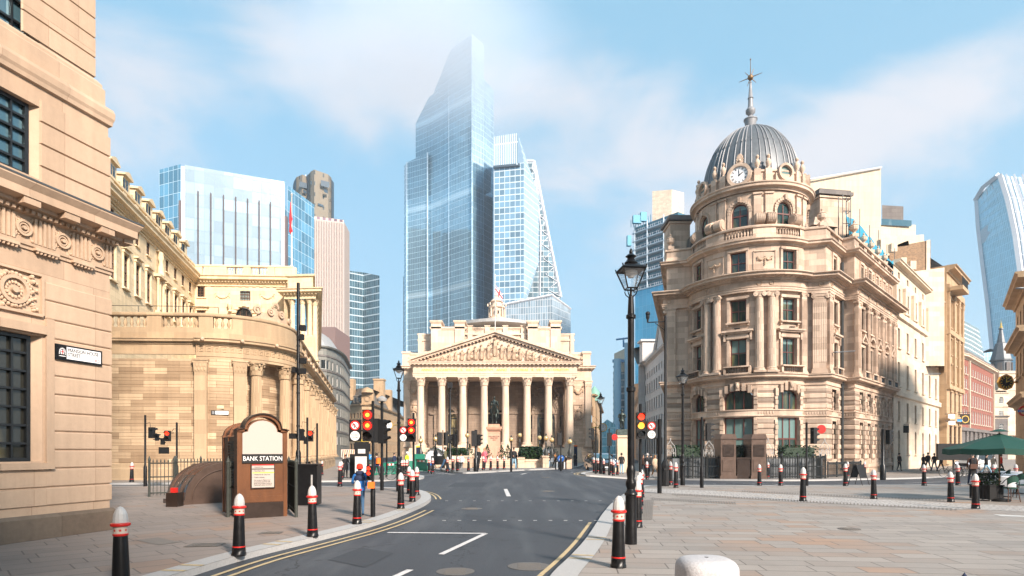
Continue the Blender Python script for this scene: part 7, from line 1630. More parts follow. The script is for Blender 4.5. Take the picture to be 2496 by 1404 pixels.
def no_turn_board(t,dx,z,s=1.0,rz=0,dy=-.12):
 o = MB().box(0,0,0,.31*s,.06,.56*s).build('sign_board','black_matt',t,False,loc=(dx,dy,z),rz=rz)
 m = MB(); c = (0,-.032,.135*s); m.disc(c,(0,-1,0),.125*s,.01,24,r_in=.092*s,m=0); m.disc(c,(0,-1,0),.10*s,.006,24,m=1)
 m.box(-.005,-.045,.105*s,.02*s,.004,.075*s,0,2);
 for k in range(5): a = k*pi/8; m.box(-.025*s + cos(a)*.03*s,-.045,.142*s + sin(a)*.02*s,.022*s,.004,.022*s,0,2)
 m.poly([(-.075*s,-.046,.145*s),(-.04*s,-.046,.115*s),(-.04*s,-.046,.178*s)],2)
 m.poly([(-.075*s,-.0475,.21*s),(-.06*s,-.0475,.222*s),(.075*s,-.0475,.062*s),(.06*s,-.0475,.05*s)],0); m.build('no_turn_sign',['red_paint','sign_white','black_matt'],o,False,loc=(0,0,0))
 m = MB(); m.disc((0,-.032,-.135*s),(0,-1,0),.122*s,.008,24); d = m.build('except_cycles_sign','sign_white',o,False,loc=(0,0,0))
 text('lettering','Except\ncycles',.075*s,'black_matt',d,(0,-.044,-.137*s),(R(90),0,0),ext=.001,world=False,ls=.85,sx=.95)
 m = MB(); m.tube([(.16*s*(1 if dx < 0 else -1),0,0),(-dx*.9,.08,0)],.018,5); m.build('bracket','black_matt',o,False,loc=(0,0,0))
zS = lambda py,D,z0=0: Zw(py,D) - z0
t,h = pole(909,15.5,978,'traffic_light','traffic light with glowing red lamps and Except cycles board beside the child in red','traffic light',.036,.68,.062)
head(t,-.115,zS(1037.5,15.5),.05,'rro',s=.98,dy=-.02); no_turn_board(t,-.43,zS(1050,15.5),.97,dy=-.05)
o = head(t,-.07,zS(1153,15.5),0,'RRo',s=.45,name='cycle_signal');
m = MB(); m.box(0,0,0,.16,.12,.16); m.build('push_button_box','orange',t,False,loc=(-.02,-.09,zS(1182,15.5)))
t,h = pole(1008,22,1007,'traffic_light','second traffic light with glowing red lamps, left of the exchange steps','traffic light',.04,.7,.06)
head(t,-.045,zS(1049,22),0,'rro',s=1.02); no_turn_board(t,-.34,zS(1058,22),.98)
t,h = pole(931,26,965,'traffic_light','dark side-on traffic light with blue-lit hoods behind the first red signal','traffic light',.06,.9,.08); x0_,y0_ = PT(931,26); z0_ = g(x0_,y0_)
head(t,.05,zS(1052,26,z0_),R(75),'ooo',s=1.25); head(t,-.25,zS(1050,26,z0_),R(180),'ooo',s=1.25)
m = MB(); m.lathe(0,0,[(.02,h - .25),(.2,h - .22),(.22,h - .12),(.05,h)],10); m.build('camera_dome','lead_light',t,False)
t,h = pole(942.5,44,1053,'slim_post','slim black post before the clocked corner building','pole',.06,.5,.06)
def side_signal(px,D,top,label,hs,base_h=.9,r=.045,arms=()):
 t,h = pole(px,D,top,'traffic_light',label,'traffic light',r,base_h,r*1.7); x,y_ = PT(px,D); z0 = g(x,y_)
 for dx,py,rz,st,s in hs: head(t,dx,zS(py,D,z0),rz,st,s=s)
 return t
def wire(t,pts): m = MB(); m.tube(pts,.012,5); m.build('cable','black_matt',t,False)
t = side_signal(354,29,1012,'pedestrian signal post with back-turned boxes at far left before the golden wall',[(.38,1055,R(160),'oo',.95),(.62,1066,R(160),'oo',.6)]); wire(t,[(0,0,2.95),(.22,0,3.0),(.25,0,2.8),(.33,0,2.6)])
t = side_signal(431,30,1030,'pedestrian signal post showing a small red figure left of the station kiosk',[(-.38,1063,R(10),'Ro',.95),(-.62,1076,R(180),'oo',.6)]); wire(t,[(0,0,2.75),(-.15,0,2.75),(-.25,0,2.6)])
t = side_signal(749,27,1018,'pedestrian signal post with back-turned boxes right of the station kiosk',[(-.26,1060,R(170),'oo',.95)]); wire(t,[(0,0,2.9),(-.2,0,2.95),(-.26,0,2.7)])
t = side_signal(773,29,1032,'pedestrian signal post showing a red figure by the columned bank wall',[(-.28,1063,R(10),'Ro',.95),(-.5,1074,R(180),'oo',.6)]); wire(t,[(0,0,2.75),(-.12,0,2.75),(-.2,0,2.55)])
x,y_,z = at_ground(749,1160); m = MB(); m.lathe(0,0,[(.3,0),(.3,.9),(.24,1.1),(.1,1.2),(0,1.22)],14); tag(m.build('litter_bin','black_matt',None,loc=(x,y_,z)),'round-topped black bin at the foot of the posts right of the station kiosk','bin')
for px,D,top,lab,hs in ((1079.6,60,1048,'dark traffic light before the second exchange column',[(-.3,1070,R(200),'ooo',1.6),(.3,1070,R(120),'ooo',1.6)]),(1114,46,1048,'side-on traffic light before the third exchange column',[(-.2,1073,R(240),'ooo',1.1)]),(1160,43.5,1048,'central dark traffic light left of the statue',[(-.12,1069,R(190),'ooo',1.35),(.22,1073,R(80),'ooo',1.0)]),
                       (1367,46,1052,'back-turned traffic light right of the statue, above the blue keep-left sign',[(-.12,1070,R(190),'ooo',1.15)]),(1452,45,1040,'side-on traffic light at the left of the traffic island',[(-.22,1058,R(270),'ooo',1.05)]),(1485,45,1045,'back-turned traffic light with a round red sign on the traffic island',[(0,1071,R(180),'ooo',1.2)]),
                       (1710.5,27.8,1017,'side-on traffic light before the railings left of the bronze gate',[(.25,1053,R(90),'ooo',.98)]),(1966,29.5,1030,'traffic light with a round red sign before the domed building',[(.28,1062,R(100),'ooo',.95)]),(2152,39,1046,'thick dark post with side-on signal before the cream offices',[(.3,1065,R(110),'ooo',1.1)]),(1246,44,1075,'thin short signal post right of the statue plinth',[])):
 t = side_signal(px,D,top,lab,hs,r=.05 if px not in (2152,1160) else .1)
def red_disc(px,py,D,rr,lab):
 x,y_ = PT(px,D); m = MB(); m.disc((0,0,0),(0,-1,0),rr,.02,20); m.disc((0,.01,0),(0,1,0),rr*.3,.1,8); m.tube([(-rr*1.7,.05,0),(0,.05,0)],.02,5); tag(m.build('round_sign','red_paint',None,loc=(x,y_,Zw(py,D))),lab,'sign')
red_disc(1498,1065.5,45,.23,'round red sign beside the signal on the traffic island'); red_disc(2002,1046,29.4,.21,'round red sign sticking out before the domed building')
t,h = pole(1561,19,985,'traffic_light','traffic light with red and amber lamps right of the big lamp post','traffic light',.045,.7,.07); head(t,-.02,zS(1038,19),0,'RAo',s=1.0); no_turn_board(t,.31,zS(1049,19),.98)
t,h = pole(1607.5,24.2,1022,'dark_post','plain thick black post between the Except cycles board and the litter bin','pole',.085,.75,.09)
t,h = pole(1622,33,770,'camera_pole','very tall dark camera pole at the left corner of the domed building','pole',.075,1.2,.11); m = MB(); m.tube([(0,0,h - .3),(-.95,0,h - .35)],.03,6); m.tube([(0,0,h - .8),(-.55,0,h - .38)],.025,6); m.lathe(-.95,0,[(.05,h - .35),(.05,h - .2),(.1,h - .12),(.1,h + .05),(.03,h + .1)],10); m.ball(-.95,-.02,h + .12,.13,.13,.12,10); m.build('camera_arm','black_matt',t,False)
t,h = pole(727,19.5,690,'camera_pole','tall black camera pole rising in front of the rounded bank corner','pole',.05,1.6,.085)
m = MB()
for py,dx,w_ in ((800,.16,.16),(822,.12,.12),(880,.16,.16),(902,-.12,.12),(905,.14,.2),(1063,-.16,.2)): m.box(dx,-.03,zS(py,19.5),w_,.16,.17); m.tube([(0,0,zS(py,19.5)),(dx,0,zS(py,19.5))],.015,5)
for py in (845,925,1040,960): m.lathe(0,0,[(.06,zS(py,19.5)),(.06,zS(py,19.5) + .05)],10)
m.build('cameras','black_matt',t,False)
t,h = pole(1097,60,932,'camera_pole','tall thin black camera pole standing before the exchange columns','pole',.11,1.5,.18); m = MB(); m.box(0,-.1,h - .3,.5,.3,.5); m.box(0,-.1,h - 5.5,.6,.3,.6); m.build('cameras','black_matt',t,False)
x,y_,z = at_ground(1621.5,1185); m = MB(); m.lathe(0,0,[(.19,0),(.19,.95),(.2,.97),(.12,1.2),(.05,1.26)],8,sm=False); m.box(0,-.18,.8,.2,.02,.1); tag(m.build('litter_bin','black_matt',None,loc=(x,y_,z)),'slim black litter bin with sloping top before the domed building railings','bin')
# keep-left bollard
x,y_,z = at_ground(1367,1145); t = thing('keep_left_sign','round blue arrow sign on a short striped post in the road before the exchange','sign',(x,y_,z)); m = MB(); m.bb(-.45,-.35,0,.1,0,.8); m.bb(.35,.45,0,.1,0,.8); m.bb(-.2,.2,0,.15,0,.65)
for k in range(9): a = pi*k/8; m.box(cos(a)*.42,.05,.8 + sin(a)*.3,.15,.1,.15)
m.build('frame','black_matt',t,False); m = MB(); m.bb(-.33,-.25,-.02,.0,.1,.6); m.bb(.25,.33,-.02,0,.1,.6); m.build('reflectors','sign_white',t,False); m = MB(); m.disc((0,-.03,.88),(0,-1,0),.27,.02,20); m.build('disc','sign_blue',t,False); m = MB(); m.tube([(.12,-.06,1.0),(-.08,-.06,.8)],.03,4); m.poly([(-.15,-.06,.74),(-.13,-.06,.9),(.02,-.06,.76)]); m.build('arrow','sign_white',t,False)
# railings -------------------------------------------------------------
def railing(name,label,pts,h,sp=.13,mt='iron',post_every=0,r=.012,tip=True,cat='railing',dbl=False,z=None):
 P = Path(pts); t = thing(name,label,cat,(*pts[0],g(*pts[0]))); n = max(2,int(P.len/sp)); b = MB(); z0 = lambda p: g(p.x,p.y) if z is None else z
 for k in range(n + 1):
  p = P.at(P.len*k/n); zz = z0(p); b.lathe(p.x,p.y,[(r,zz + .05),(r,zz + h*.9)] + ([(r*2.2,zz + h*.93),(.001,zz + h)] if tip else [(r,zz + h)]),5 if not tip else 4)
 b.build('bars',mt,t); b = MB()
 for f_ in ((.1,.52,.88) if dbl else (.1,.86)):
  q = [(p.x,p.y,z0(p) + h*f_) for p in [P.at(P.len*k/12) for k in range(13)]]; b.tube(q,r*1.6,4)
 for u in ([0,P.len] + [P.len*k/post_every for k in range(1,post_every)] if post_every else [0,P.len]): p = P.at(u); b.lathe(p.x,p.y,[(r*3,z0(p)),(r*3,z0(p) + h*.95),(r*4,z0(p) + h*.97),(.001,z0(p) + h*1.08)],8)
 b.build('rails',mt,t); return t
railing('stairwell_railing','old green-black spiked railing round the station stairwell at left',[PT(364,22.3),PT(424,22.6),PT(430,25),PT(560,26)],1.38,.12,'old_iron',5,.014,dbl=True)
railing('stairwell_railing','short old spiked railing at the left side of the BANK STATION slab',[PT(556,15.4),PT(582,16.6),PT(578,18.2)],1.42,.1,'old_iron',0,.014,dbl=True)
railing('stairwell_railing','short old spiked railing at the right side of the BANK STATION slab',[PT(722,15.4),PT(704,17.5)],1.42,.1,'old_iron',0,.014,dbl=True)
x,y_ = PT(749,19.0); t = thing('equipment_cabinet','large plain black cabinet right of the station sign','cabinet',(x,y_,0),R(6)); m = MB(); m.bb(-.34,.34,-.25,.45,0,1.2); m.bb(-.37,.37,-.28,.48,1.2,1.26); m.build('body','black_paint',t,False); m = MB(); m.box(.19,-.26,.72,.05,.02,.42); m.build('label_plate','lead_light',t,False)
# station kiosk -----------------------------------------------------------
x,y_ = PT(640,15.35); K = thing('station_entrance','brown bronze arched station slab reading BANK STATION','station entrance',(x,y_,0),R(35)); K.scale = (.86,.95,.97)
def arch_pts(w,z0,zs,rise,n=14): return [(-w/2,z0),(-w/2,zs)] + [(-cos(pi*k/n)*w/2,zs + sin(pi*k/n)*rise) for k in range(1,n)] + [(w/2,zs),(w/2,z0)]
def slab(mb,prof,y0,y1,m=0):
 n = len(prof); A = [(p[0],y0,p[1]) for p in prof]; B = [(p[0],y1,p[1]) for p in prof]; mb.poly(A,m); mb.poly(B[::-1],m)
 for i in range(n): mb.poly([A[i],B[i],B[(i + 1) % n],A[(i + 1) % n]],m)
m = MB(); slab(m,[(-.6,.38),(-.6,2.2),(-.47,2.2)] + [(-cos(pi*k/12)*.43,2.2 + sin(pi*k/12)*.33) for k in range(13)] + [(.47,2.2),(.6,2.2),(.6,.38)],0,.32)
for sx in (-1,1): m.bb(sx*.635 - .055,sx*.635 + .055,-.02,.36,.0,2.2); m.bb(sx*.6 - .1,sx*.6 + .1,-.06,.4,2.2,2.26)
slab(m,[(-.66,2.255),(-.66,2.29),(-.5,2.29)] + [(-cos(pi*k/14)*.49,2.29 + sin(pi*k/14)*.36) for k in range(15)] + [(.5,2.29),(.66,2.29),(.66,2.255),(.45,2.255)] + [(cos(pi*k/14)*.44,2.255 + sin(pi*k/14)*.33) for k in range(15)] + [(-.45,2.255)],-.07,.36)
m.bb(-.58,.58,-.012,0,.40,.55); m.build('slab','bronze',K,False)
m = MB(); slab(m,[(-.72,2.235),(-.72,2.262),(-.52,2.295)] + [(-cos(pi*k/14)*.52,2.305 + sin(pi*k/14)*.375) for k in range(15)] + [(.52,2.295),(.72,2.262),(.72,2.235),(.5,2.285)] + [(cos(pi*k/14)*.50,2.295 + sin(pi*k/14)*.35) for k in range(15)] + [(-.5,2.285)],-.12,.42); m.build('arched_cornice','bronze_dark',K,False)
m = MB(); m.bb(-.58,.58,-.03,.3,-.02,.39); m.build('base','bronze_dark',K,False)
m = MB(); slab(m,[(-.55,1.63),(-.55,2.16),(-.50,2.18),(-.43,2.2)] + [(-cos(pi*k/12)*.40,2.2 + sin(pi*k/12)*.29) for k in range(13)] + [(.43,2.2),(.50,2.18),(.55,2.16),(.55,1.63)],-.03,-.002); m.build('blank_panel','sign_panel',K,False)
m = MB(); m.bb(-.56,.56,-.04,-.002,1.40,1.625); b_ = m.build('name_band','black_matt',K,False); text('lettering','BANK STATION',.165,'sign_white',b_,(0,-.048,1.51),(R(90),0,0),ext=.003,world=False,sx=.93)
m = MB(); m.bb(-.33,.33,-.05,-.002,.75,1.37); ib = m.build('notice_board','bronze_dark',K,False); m = MB(); m.bb(-.305,.305,-.056,-.05,1.26,1.335,0); m.bb(-.305,.305,-.056,-.05,.775,1.235,0); m.bb(-.305,.305,-.057,-.051,1.335,1.362,1); m.bb(-.29,.305,-.0585,-.052,1.14,1.165,2); m.build('notice',['sign_panel','red_paint','yellow'],ib,False)
for s_,z,sz in (('•  Central line',1.298,.05),('•  Northern line',1.2,.05),('•  Waterloo & City line',1.105,.05),('•  Public subway',1.035,.05)): text('lettering',s_,sz,'black_matt',ib,(-.285,-.062,z),(R(90),0,0),'LEFT',.0005,1.0,False)
text('lettering','For access to District and\nCircle lines and DLR walk\nalong King William Street to\nMonument station entrance',.046,'black_matt',ib,(-.25,-.062,.90),(R(90),0,0),'LEFT',.0005,.93,False,ls=.9)
m = MB(); m.bb(-.6,.6,.36,2.3,0,2.1);
for y0,y1 in ((.36,.5),(1.45,1.6),(2.2,2.36)): m.bb(-.63,.63,y0,y1,0,2.15)
A_ = [(-cos(pi*k/12)*.56,2.12 + sin(pi*k/12)*.34) for k in range(13)]; slab(m,[(-.62,2.08)] + A_ + [(.62,2.08)],.42,2.34); slab(m,[(-.68,2.1)] + [(-cos(pi*k/12)*.6,2.15 + sin(pi*k/12)*.37) for k in range(13)] + [(.68,2.1)],1.42,1.6); slab(m,[(-.68,2.1)] + [(-cos(pi*k/12)*.6,2.15 + sin(pi*k/12)*.37) for k in range(13)] + [(.68,2.1)],2.22,2.4); m.build('rear_housing','bronze',K,False)
m = MB();
for k in range(17): m.box(-.625,.98,.75 + k*.075,.05,.8,.045)
m.build('louvres','bronze_dark',K,False)
HX0,HY0 = -10.06,18.94; H_ = thing('stair_hood','curved bronze barrel hood with dark glazed strips over the station stairs','stair cover',(HX0,HY0,0),R(52))
def qarc(r,n=12,x0=0): return [(x0 + r - cos(pi/2*k/n)*r,sin(pi/2*k/n)*r) for k in range(n + 1)]
def hood(mb,r,h,y0,y1,x0,m=0): pr = [(x0 + r*(1 - cos(pi/2*k/14)),.12 + h*sin(pi/2*k/14)) for k in range(15)]; slab(mb,[(x0,0)] + pr + [(2.2,.12 + h),(2.2,0)],y0,y1,m)
m = MB(); hood(m,1.25,1.13,0,.08,0); hood(m,1.18,1.08,.08,1.2,.06); m.build('hood_shell','bronze',H_,False)
m = MB(); [hood(m,1.27,1.16,y0,y0 + .07,-.02) for y0 in (-.02,.42,.86,1.18)]; m.bb(-.1,.1,-.05,1.3,0,.14)
pr = [(.2 + 1.05*(1 - cos(pi/2*k/14)),.18 + .88*sin(pi/2*k/14)) for k in range(15)]
for a,b in zip(pr,pr[1:]): m.tube([(a[0],-.04,a[1]),(b[0],-.04,b[1])],.02,4)
m.build('ribs','bronze_brown',H_,False)
m = MB();
for y0,y1 in ((.1,.40),(.52,.84)):
 q = [(.05 + 1.19*(1 - cos(pi/2*k/14)),.13 + 1.09*sin(pi/2*k/14)) for k in range(2,8)]
 for a,b in zip(q,q[1:]): m.poly([(a[0],y0,a[1]),(b[0],y0,b[1]),(b[0],y1,b[1]),(a[0],y1,a[1])])
m.build('glazing','glass_dark',H_,False); m = MB(); m.bb(1.35,1.85,-.045,-.035,.5,.98); pn = m.build('notice','sign_blue',H_,False); text('lettering','LONDON\nUNDERGROUND\nproperty\nDO NOT CLIMB',.075,'sign_white',pn,(1.6,-.05,.74),(R(90),0,0),ext=.001,world=False,sx=.8)
x,y_ = PT(425,18.4); t = tag(MB().bb(-.17,.17,-.15,.2,0,.42).bb(-.08,.08,-.06,.06,.42,.56,1).build('sand_box',['bronze_dark','red_paint'],None,loc=(x,y_,0)),'small dark metal box with a red light at the foot of the stair hood','box')
x,y_ = PT(399.5,30); t = tag(MB().box(0,0,0,.5,.03,.32).build('notice_sign','black_matt',None,loc=(x,y_,Zw(1098,30))),'small dark finger sign above the spiked stairwell railing','sign')
# bronze subway gate and railings of the domed building
gx = 41.5
t = thing('subway_gate','pair of brown bronze piers with a low dark gate before the domed building','subway entrance',(*PT(1812,gx),-.1))
for a,b in ((1757,1794),(1832,1868)):
 x0,x1 = Xw(a,gx),Xw(b,gx); m = MB(); m.bb(x0,x1,gx,gx + 1.5,-.3,Zw(1070,gx)); pr = [(x0 - .05,Zw(1070,gx)),(x0 + .06,Zw(1058,gx)),(x1 - .06,Zw(1058,gx)),(x1 + .05,Zw(1070,gx))]; slab(m,pr,gx - .06,gx + 1.56); m.bb(x0 + .12,x1 - .12,gx - .03,gx,.3,1.1); m.bb(x0 - .06,x1 + .06,gx - .06,gx + 1.5,-.3,0); pi_ = m.build('pier','bronze_brown',t)
 m = MB(); m.bb(x0 + .14,x1 - .14,gx - .045,gx - .03,1.3,2.1); m.build('panel','bronze_dark',pi_); m = MB(); [m.bb(x1 if a < 1800 else x0 - .04,x1 + .04 if a < 1800 else x0,gx + .2,gx + 1.2,.9 + k*.12,.96 + k*.12) for k in range(11)]; m.build('louvres','bronze_dark',pi_)
m = MB(); m.bb(Xw(1798,gx),Xw(1829,gx),gx + .1,gx + .3,-.3,Zw(1117,gx)); m.bb(Xw(1796,gx),Xw(1831,gx),gx + .05,gx + .35,Zw(1120,gx),Zw(1115,gx)); m.build('low_gate','bronze_dark',t)
railing('area_railing','tall black spiked railing left of the bronze gate, before the domed building',[PT(1623,44.5),PT(1660,42.6),PT(1757,41.8)],1.62,.16,'iron',5,.022,dbl=True)
railing('area_railing','tall black spiked railing right of the bronze gate',[PT(1868,41.8),PT(1990,41.8),PT(2012,43.2)],1.62,.16,'iron',5,.022,dbl=True)
railing('area_railing','low black railing along the right side of the domed building',[PT(2018,45.2),PT(2098,51)],1.15,.16,'iron',4,.022)
for a,b,D,l in ((1640,1757,42.6,'grey boarding behind the railing left of the bronze gate'),(1870,2006,42.5,'grey boarding behind the railing right of the bronze gate')):
 x0,x1 = Xw(a,D),Xw(b,D); m = MB(); m.bb(x0,x1,D + .1,D + .18,-.3,1.15); [m.bb(x0 + k*.4,x0 + k*.4 + .05,D + .06,D + .1,-.3,1.15) for k in range(int((x1 - x0)/.4))]; tag(m.build('hoarding','lead',None),l,'hoarding')
for k,px in enumerate((1634,1728,1872,2010)):
 D = 42; x,y_ = PT(px,D); z = 1.3; m = MB()
 for s_ in (-1,1): m.tube([(s_*.36,0,0),(s_*.36,0,.45),(s_*.28,0,.72),(s_*.1,0,.92),(0,0,1.12)],.025,5); m.tube([(s_*.22,0,0),(s_*.22,0,.5),(s_*.08,0,.62),(0,0,.8)],.018,5)
 for j in range(5): m.disc((-.24 + j*.12,0,.22 + .18*(j % 2)),(0,-1,0),.075,.02,10,r_in=.05)
 m.ball(0,0,1.16,.05,.05,.08,8); tag(m.build('iron_overthrow','lead_light',None,loc=(x,y_,z)),('silver scrolled iron gate crest at the far left of the railings','silver scrolled iron gate crest left of the bronze piers','silver scrolled iron gate crest right of the bronze piers','silver scrolled iron gate crest at the right end of the railings')[k],'gate crest','silver gate crests')
# foliage ------------------------------------------------------------------
def leaves(mb,n,fn,s,m=(0,1)):
 for _ in range(n):
  x,y,z = fn(); a = random.random()*6.3; b = random.uniform(-1,1); l = s*random.uniform(.6,1.3); d = Vector((cos(a)*cos(b),sin(a)*cos(b),sin(b)))*l; w = Vector((-sin(a),cos(a),random.uniform(-.6,.6))).normalized()*l*.45; c = Vector((x,y,z)); mb.poly([c - d*.5,c + w,c + d*.5,c - w],random.choice(m))
def box_hedge(name,label,x0,x1,y0,y1,z0,z1,n=900,s=.12,rnd=0,cat='hedge'):
 def fn():
  while 1:
   u,v,w = random.uniform(-1,1),random.uniform(-1,1),random.uniform(-1,1)
   if max(abs(u),abs(v),abs(w)) > .75 and (not rnd or u*u + v*v + w*w < 1.7): break
  return (x0 + x1)/2 + u*(x1 - x0)/2,(y0 + y1)/2 + v*(y1 - y0)/2,(z0 + z1)/2 + w*(z1 - z0)/2
 m = MB(); leaves(m,n,fn,s); ix,iy,iz = (x1 - x0)*.1,(y1 - y0)*.1,(z1 - z0)*.1; m.bb(x0 + ix,x1 - ix,y0 + iy,y1 - iy,z0,z1 - iz,0); return tag(m.build(name,['leaf_dark','leaf']),label,cat)
for a,b,l in ((1643,1712,'clipped green hedge behind the railing left of the bronze gate'),(1797,1830,'clipped green hedge between the bronze piers'),(1900,1992,'long clipped green hedge right of the bronze gate')): box_hedge('hedge',l,Xw(a,43),Xw(b,43),42.8,43.8,.4,Zw(1085,43),1100,.14)
box_hedge('hedge','big rounded dark hedge right of the statue',Xw(1266,64),Xw(1321,64),63,66,Zw(1121,64),Zw(1089,64),2600,.24,1); box_hedge('hedge','dark hedge left of the statue behind the bollards',Xw(1087,62),Xw(1136,62),61.5,63.5,Zw(1110,62),Zw(1092,62),1500,.2,1)
# stone terrace before the exchange ---------------------------------------
T_ = thing('stone_terrace','low stone terrace wall with steps under the statue before the exchange','wall',(*PT(1207,60),0)); m = MB(); zt_ = lambda py,D: Zw(py,D)
for a,b,D,y0,y1 in ((1262,1278,60,1116,1140),(1278,1320,60.5,1121,1140),(1320,1338,60,1118,1140),(1323,1337,59.5,1112,1140),(1380,1394,60,1114,1131),(1085,1100,58,1122,1140),(1060,1084,60,1120,1140),(1128,1150,58,1112,1143),(1150,1262,62,1122,1139),(1165,1250,60,1127,1140),(1160,1255,58.5,1132,1141)):
 m.bb(Xw(a,D),Xw(b,D),D,D + 3.5,-.4,zt_(y0,D)); m.bb(Xw(a,D) - .06,Xw(b,D) + .06,D - .06,D + 3.5,zt_(y0,D) - .12,zt_(y0,D) + .04)
m.build('stone_blocks','exchange',T_)
for a,b,l in ((1033,1085,'white arched tent with garland at the left of the exchange steps'),(1318,1360,'white arched tent with garland at the right of the exchange steps')):
 D = 72; x0,x1 = Xw(a,D),Xw(b,D); t = thing('white_canopy',l,'canopy',((x0 + x1)/2,D,0)); m = MB(); xc = (x0 + x1)/2; r_ = (x1 - x0)/2; pr = [(xc - cos(pi*k/14)*r_,.4 + sin(pi*k/14)*1.7) for k in range(15)]
 for p,q in zip(pr,pr[1:]): m.poly([(p[0],D,p[1]),(q[0],D,q[1]),(q[0],D + 4,q[1]),(p[0],D + 4,p[1])])
 m.poly([(p[0],D + .3,p[1]) for p in pr]); m.build('fabric','cloth',t); m = MB();
 for p in pr: leaves(m,22,lambda: (p[0] + random.uniform(-.2,.2),D - .1,p[1] + random.uniform(-.15,.15)),.16)
 m.build('garland',['leaf_dark','leaf'],t)
for px,D,l in ((1188,70,'small conifer left of the statue plinth'),(1222,70,'small conifer right of the statue plinth'),(1238,68,'bushy shrub beside the small globe lamp'),(1145,66,'leafy shrub with dark planter sign left of the statue')):
 x,y_ = PT(px,D); m = MB(); leaves(m,260,lambda: (lambda h_,a_,r_: (x + cos(a_)*r_,y_ + sin(a_)*r_,.9 + h_))(*(lambda q: (q*1.5,random.random()*6.3,(1 - q)*.75*random.random() ** .5))(random.random())),.18); m.cyl(x,y_,-.3,1.2,.06,6,0); tag(m.build('shrub',['leaf_dark','leaf_mid']),l,'shrub')
# ---------------------------------------------------------------- statues and people (skin-modifier bodies baked to one mesh)
def skin_mesh(name,joints,edges,parent,mats,bone_mat,sub=1,root=0):
 me = bpy.data.meshes.new(name); me.from_pydata([j[:3] for j in joints],edges,[]); o = bpy.data.objects.new(name,me); COL.objects.link(o)
 sk = o.modifiers.new('s','SKIN'); sk.use_smooth_shade = True
 for i,d in enumerate(me.skin_vertices[0].data): r = joints[i][3]; d.radius = (r,joints[i][4] if len(joints[i]) > 4 else r); d.use_root = i == root
 if sub: s = o.modifiers.new('b','SUBSURF'); s.levels = s.render_levels = sub
 dg = bpy.context.evaluated_depsgraph_get(); m2 = bpy.data.meshes.new_from_object(o.evaluated_get(dg)); m2.name = name; bpy.data.objects.remove(o); bpy.data.meshes.remove(me)
 m2.materials.clear(); [m2.materials.append(M[m]) for m in mats]
 seg = [(Vector(joints[a][:3]),Vector(joints[b][:3]),bone_mat[k]) for k,(a,b) in enumerate(edges)]
 if len(mats) > 1:
  for p in m2.polygons:
   c = p.center; best = (9,0)
   for a,b,mi in seg:
    ab = b - a; t = max(0,min(1,(c - a).dot(ab)/max(1e-9,ab.length_squared))); d = (c - a - ab*t).length
    if d < best[0]: best = (d,mi)
   p.material_index = best[1]
 o = bpy.data.objects.new(name,m2); COL.objects.link(o); o.parent = parent; return o
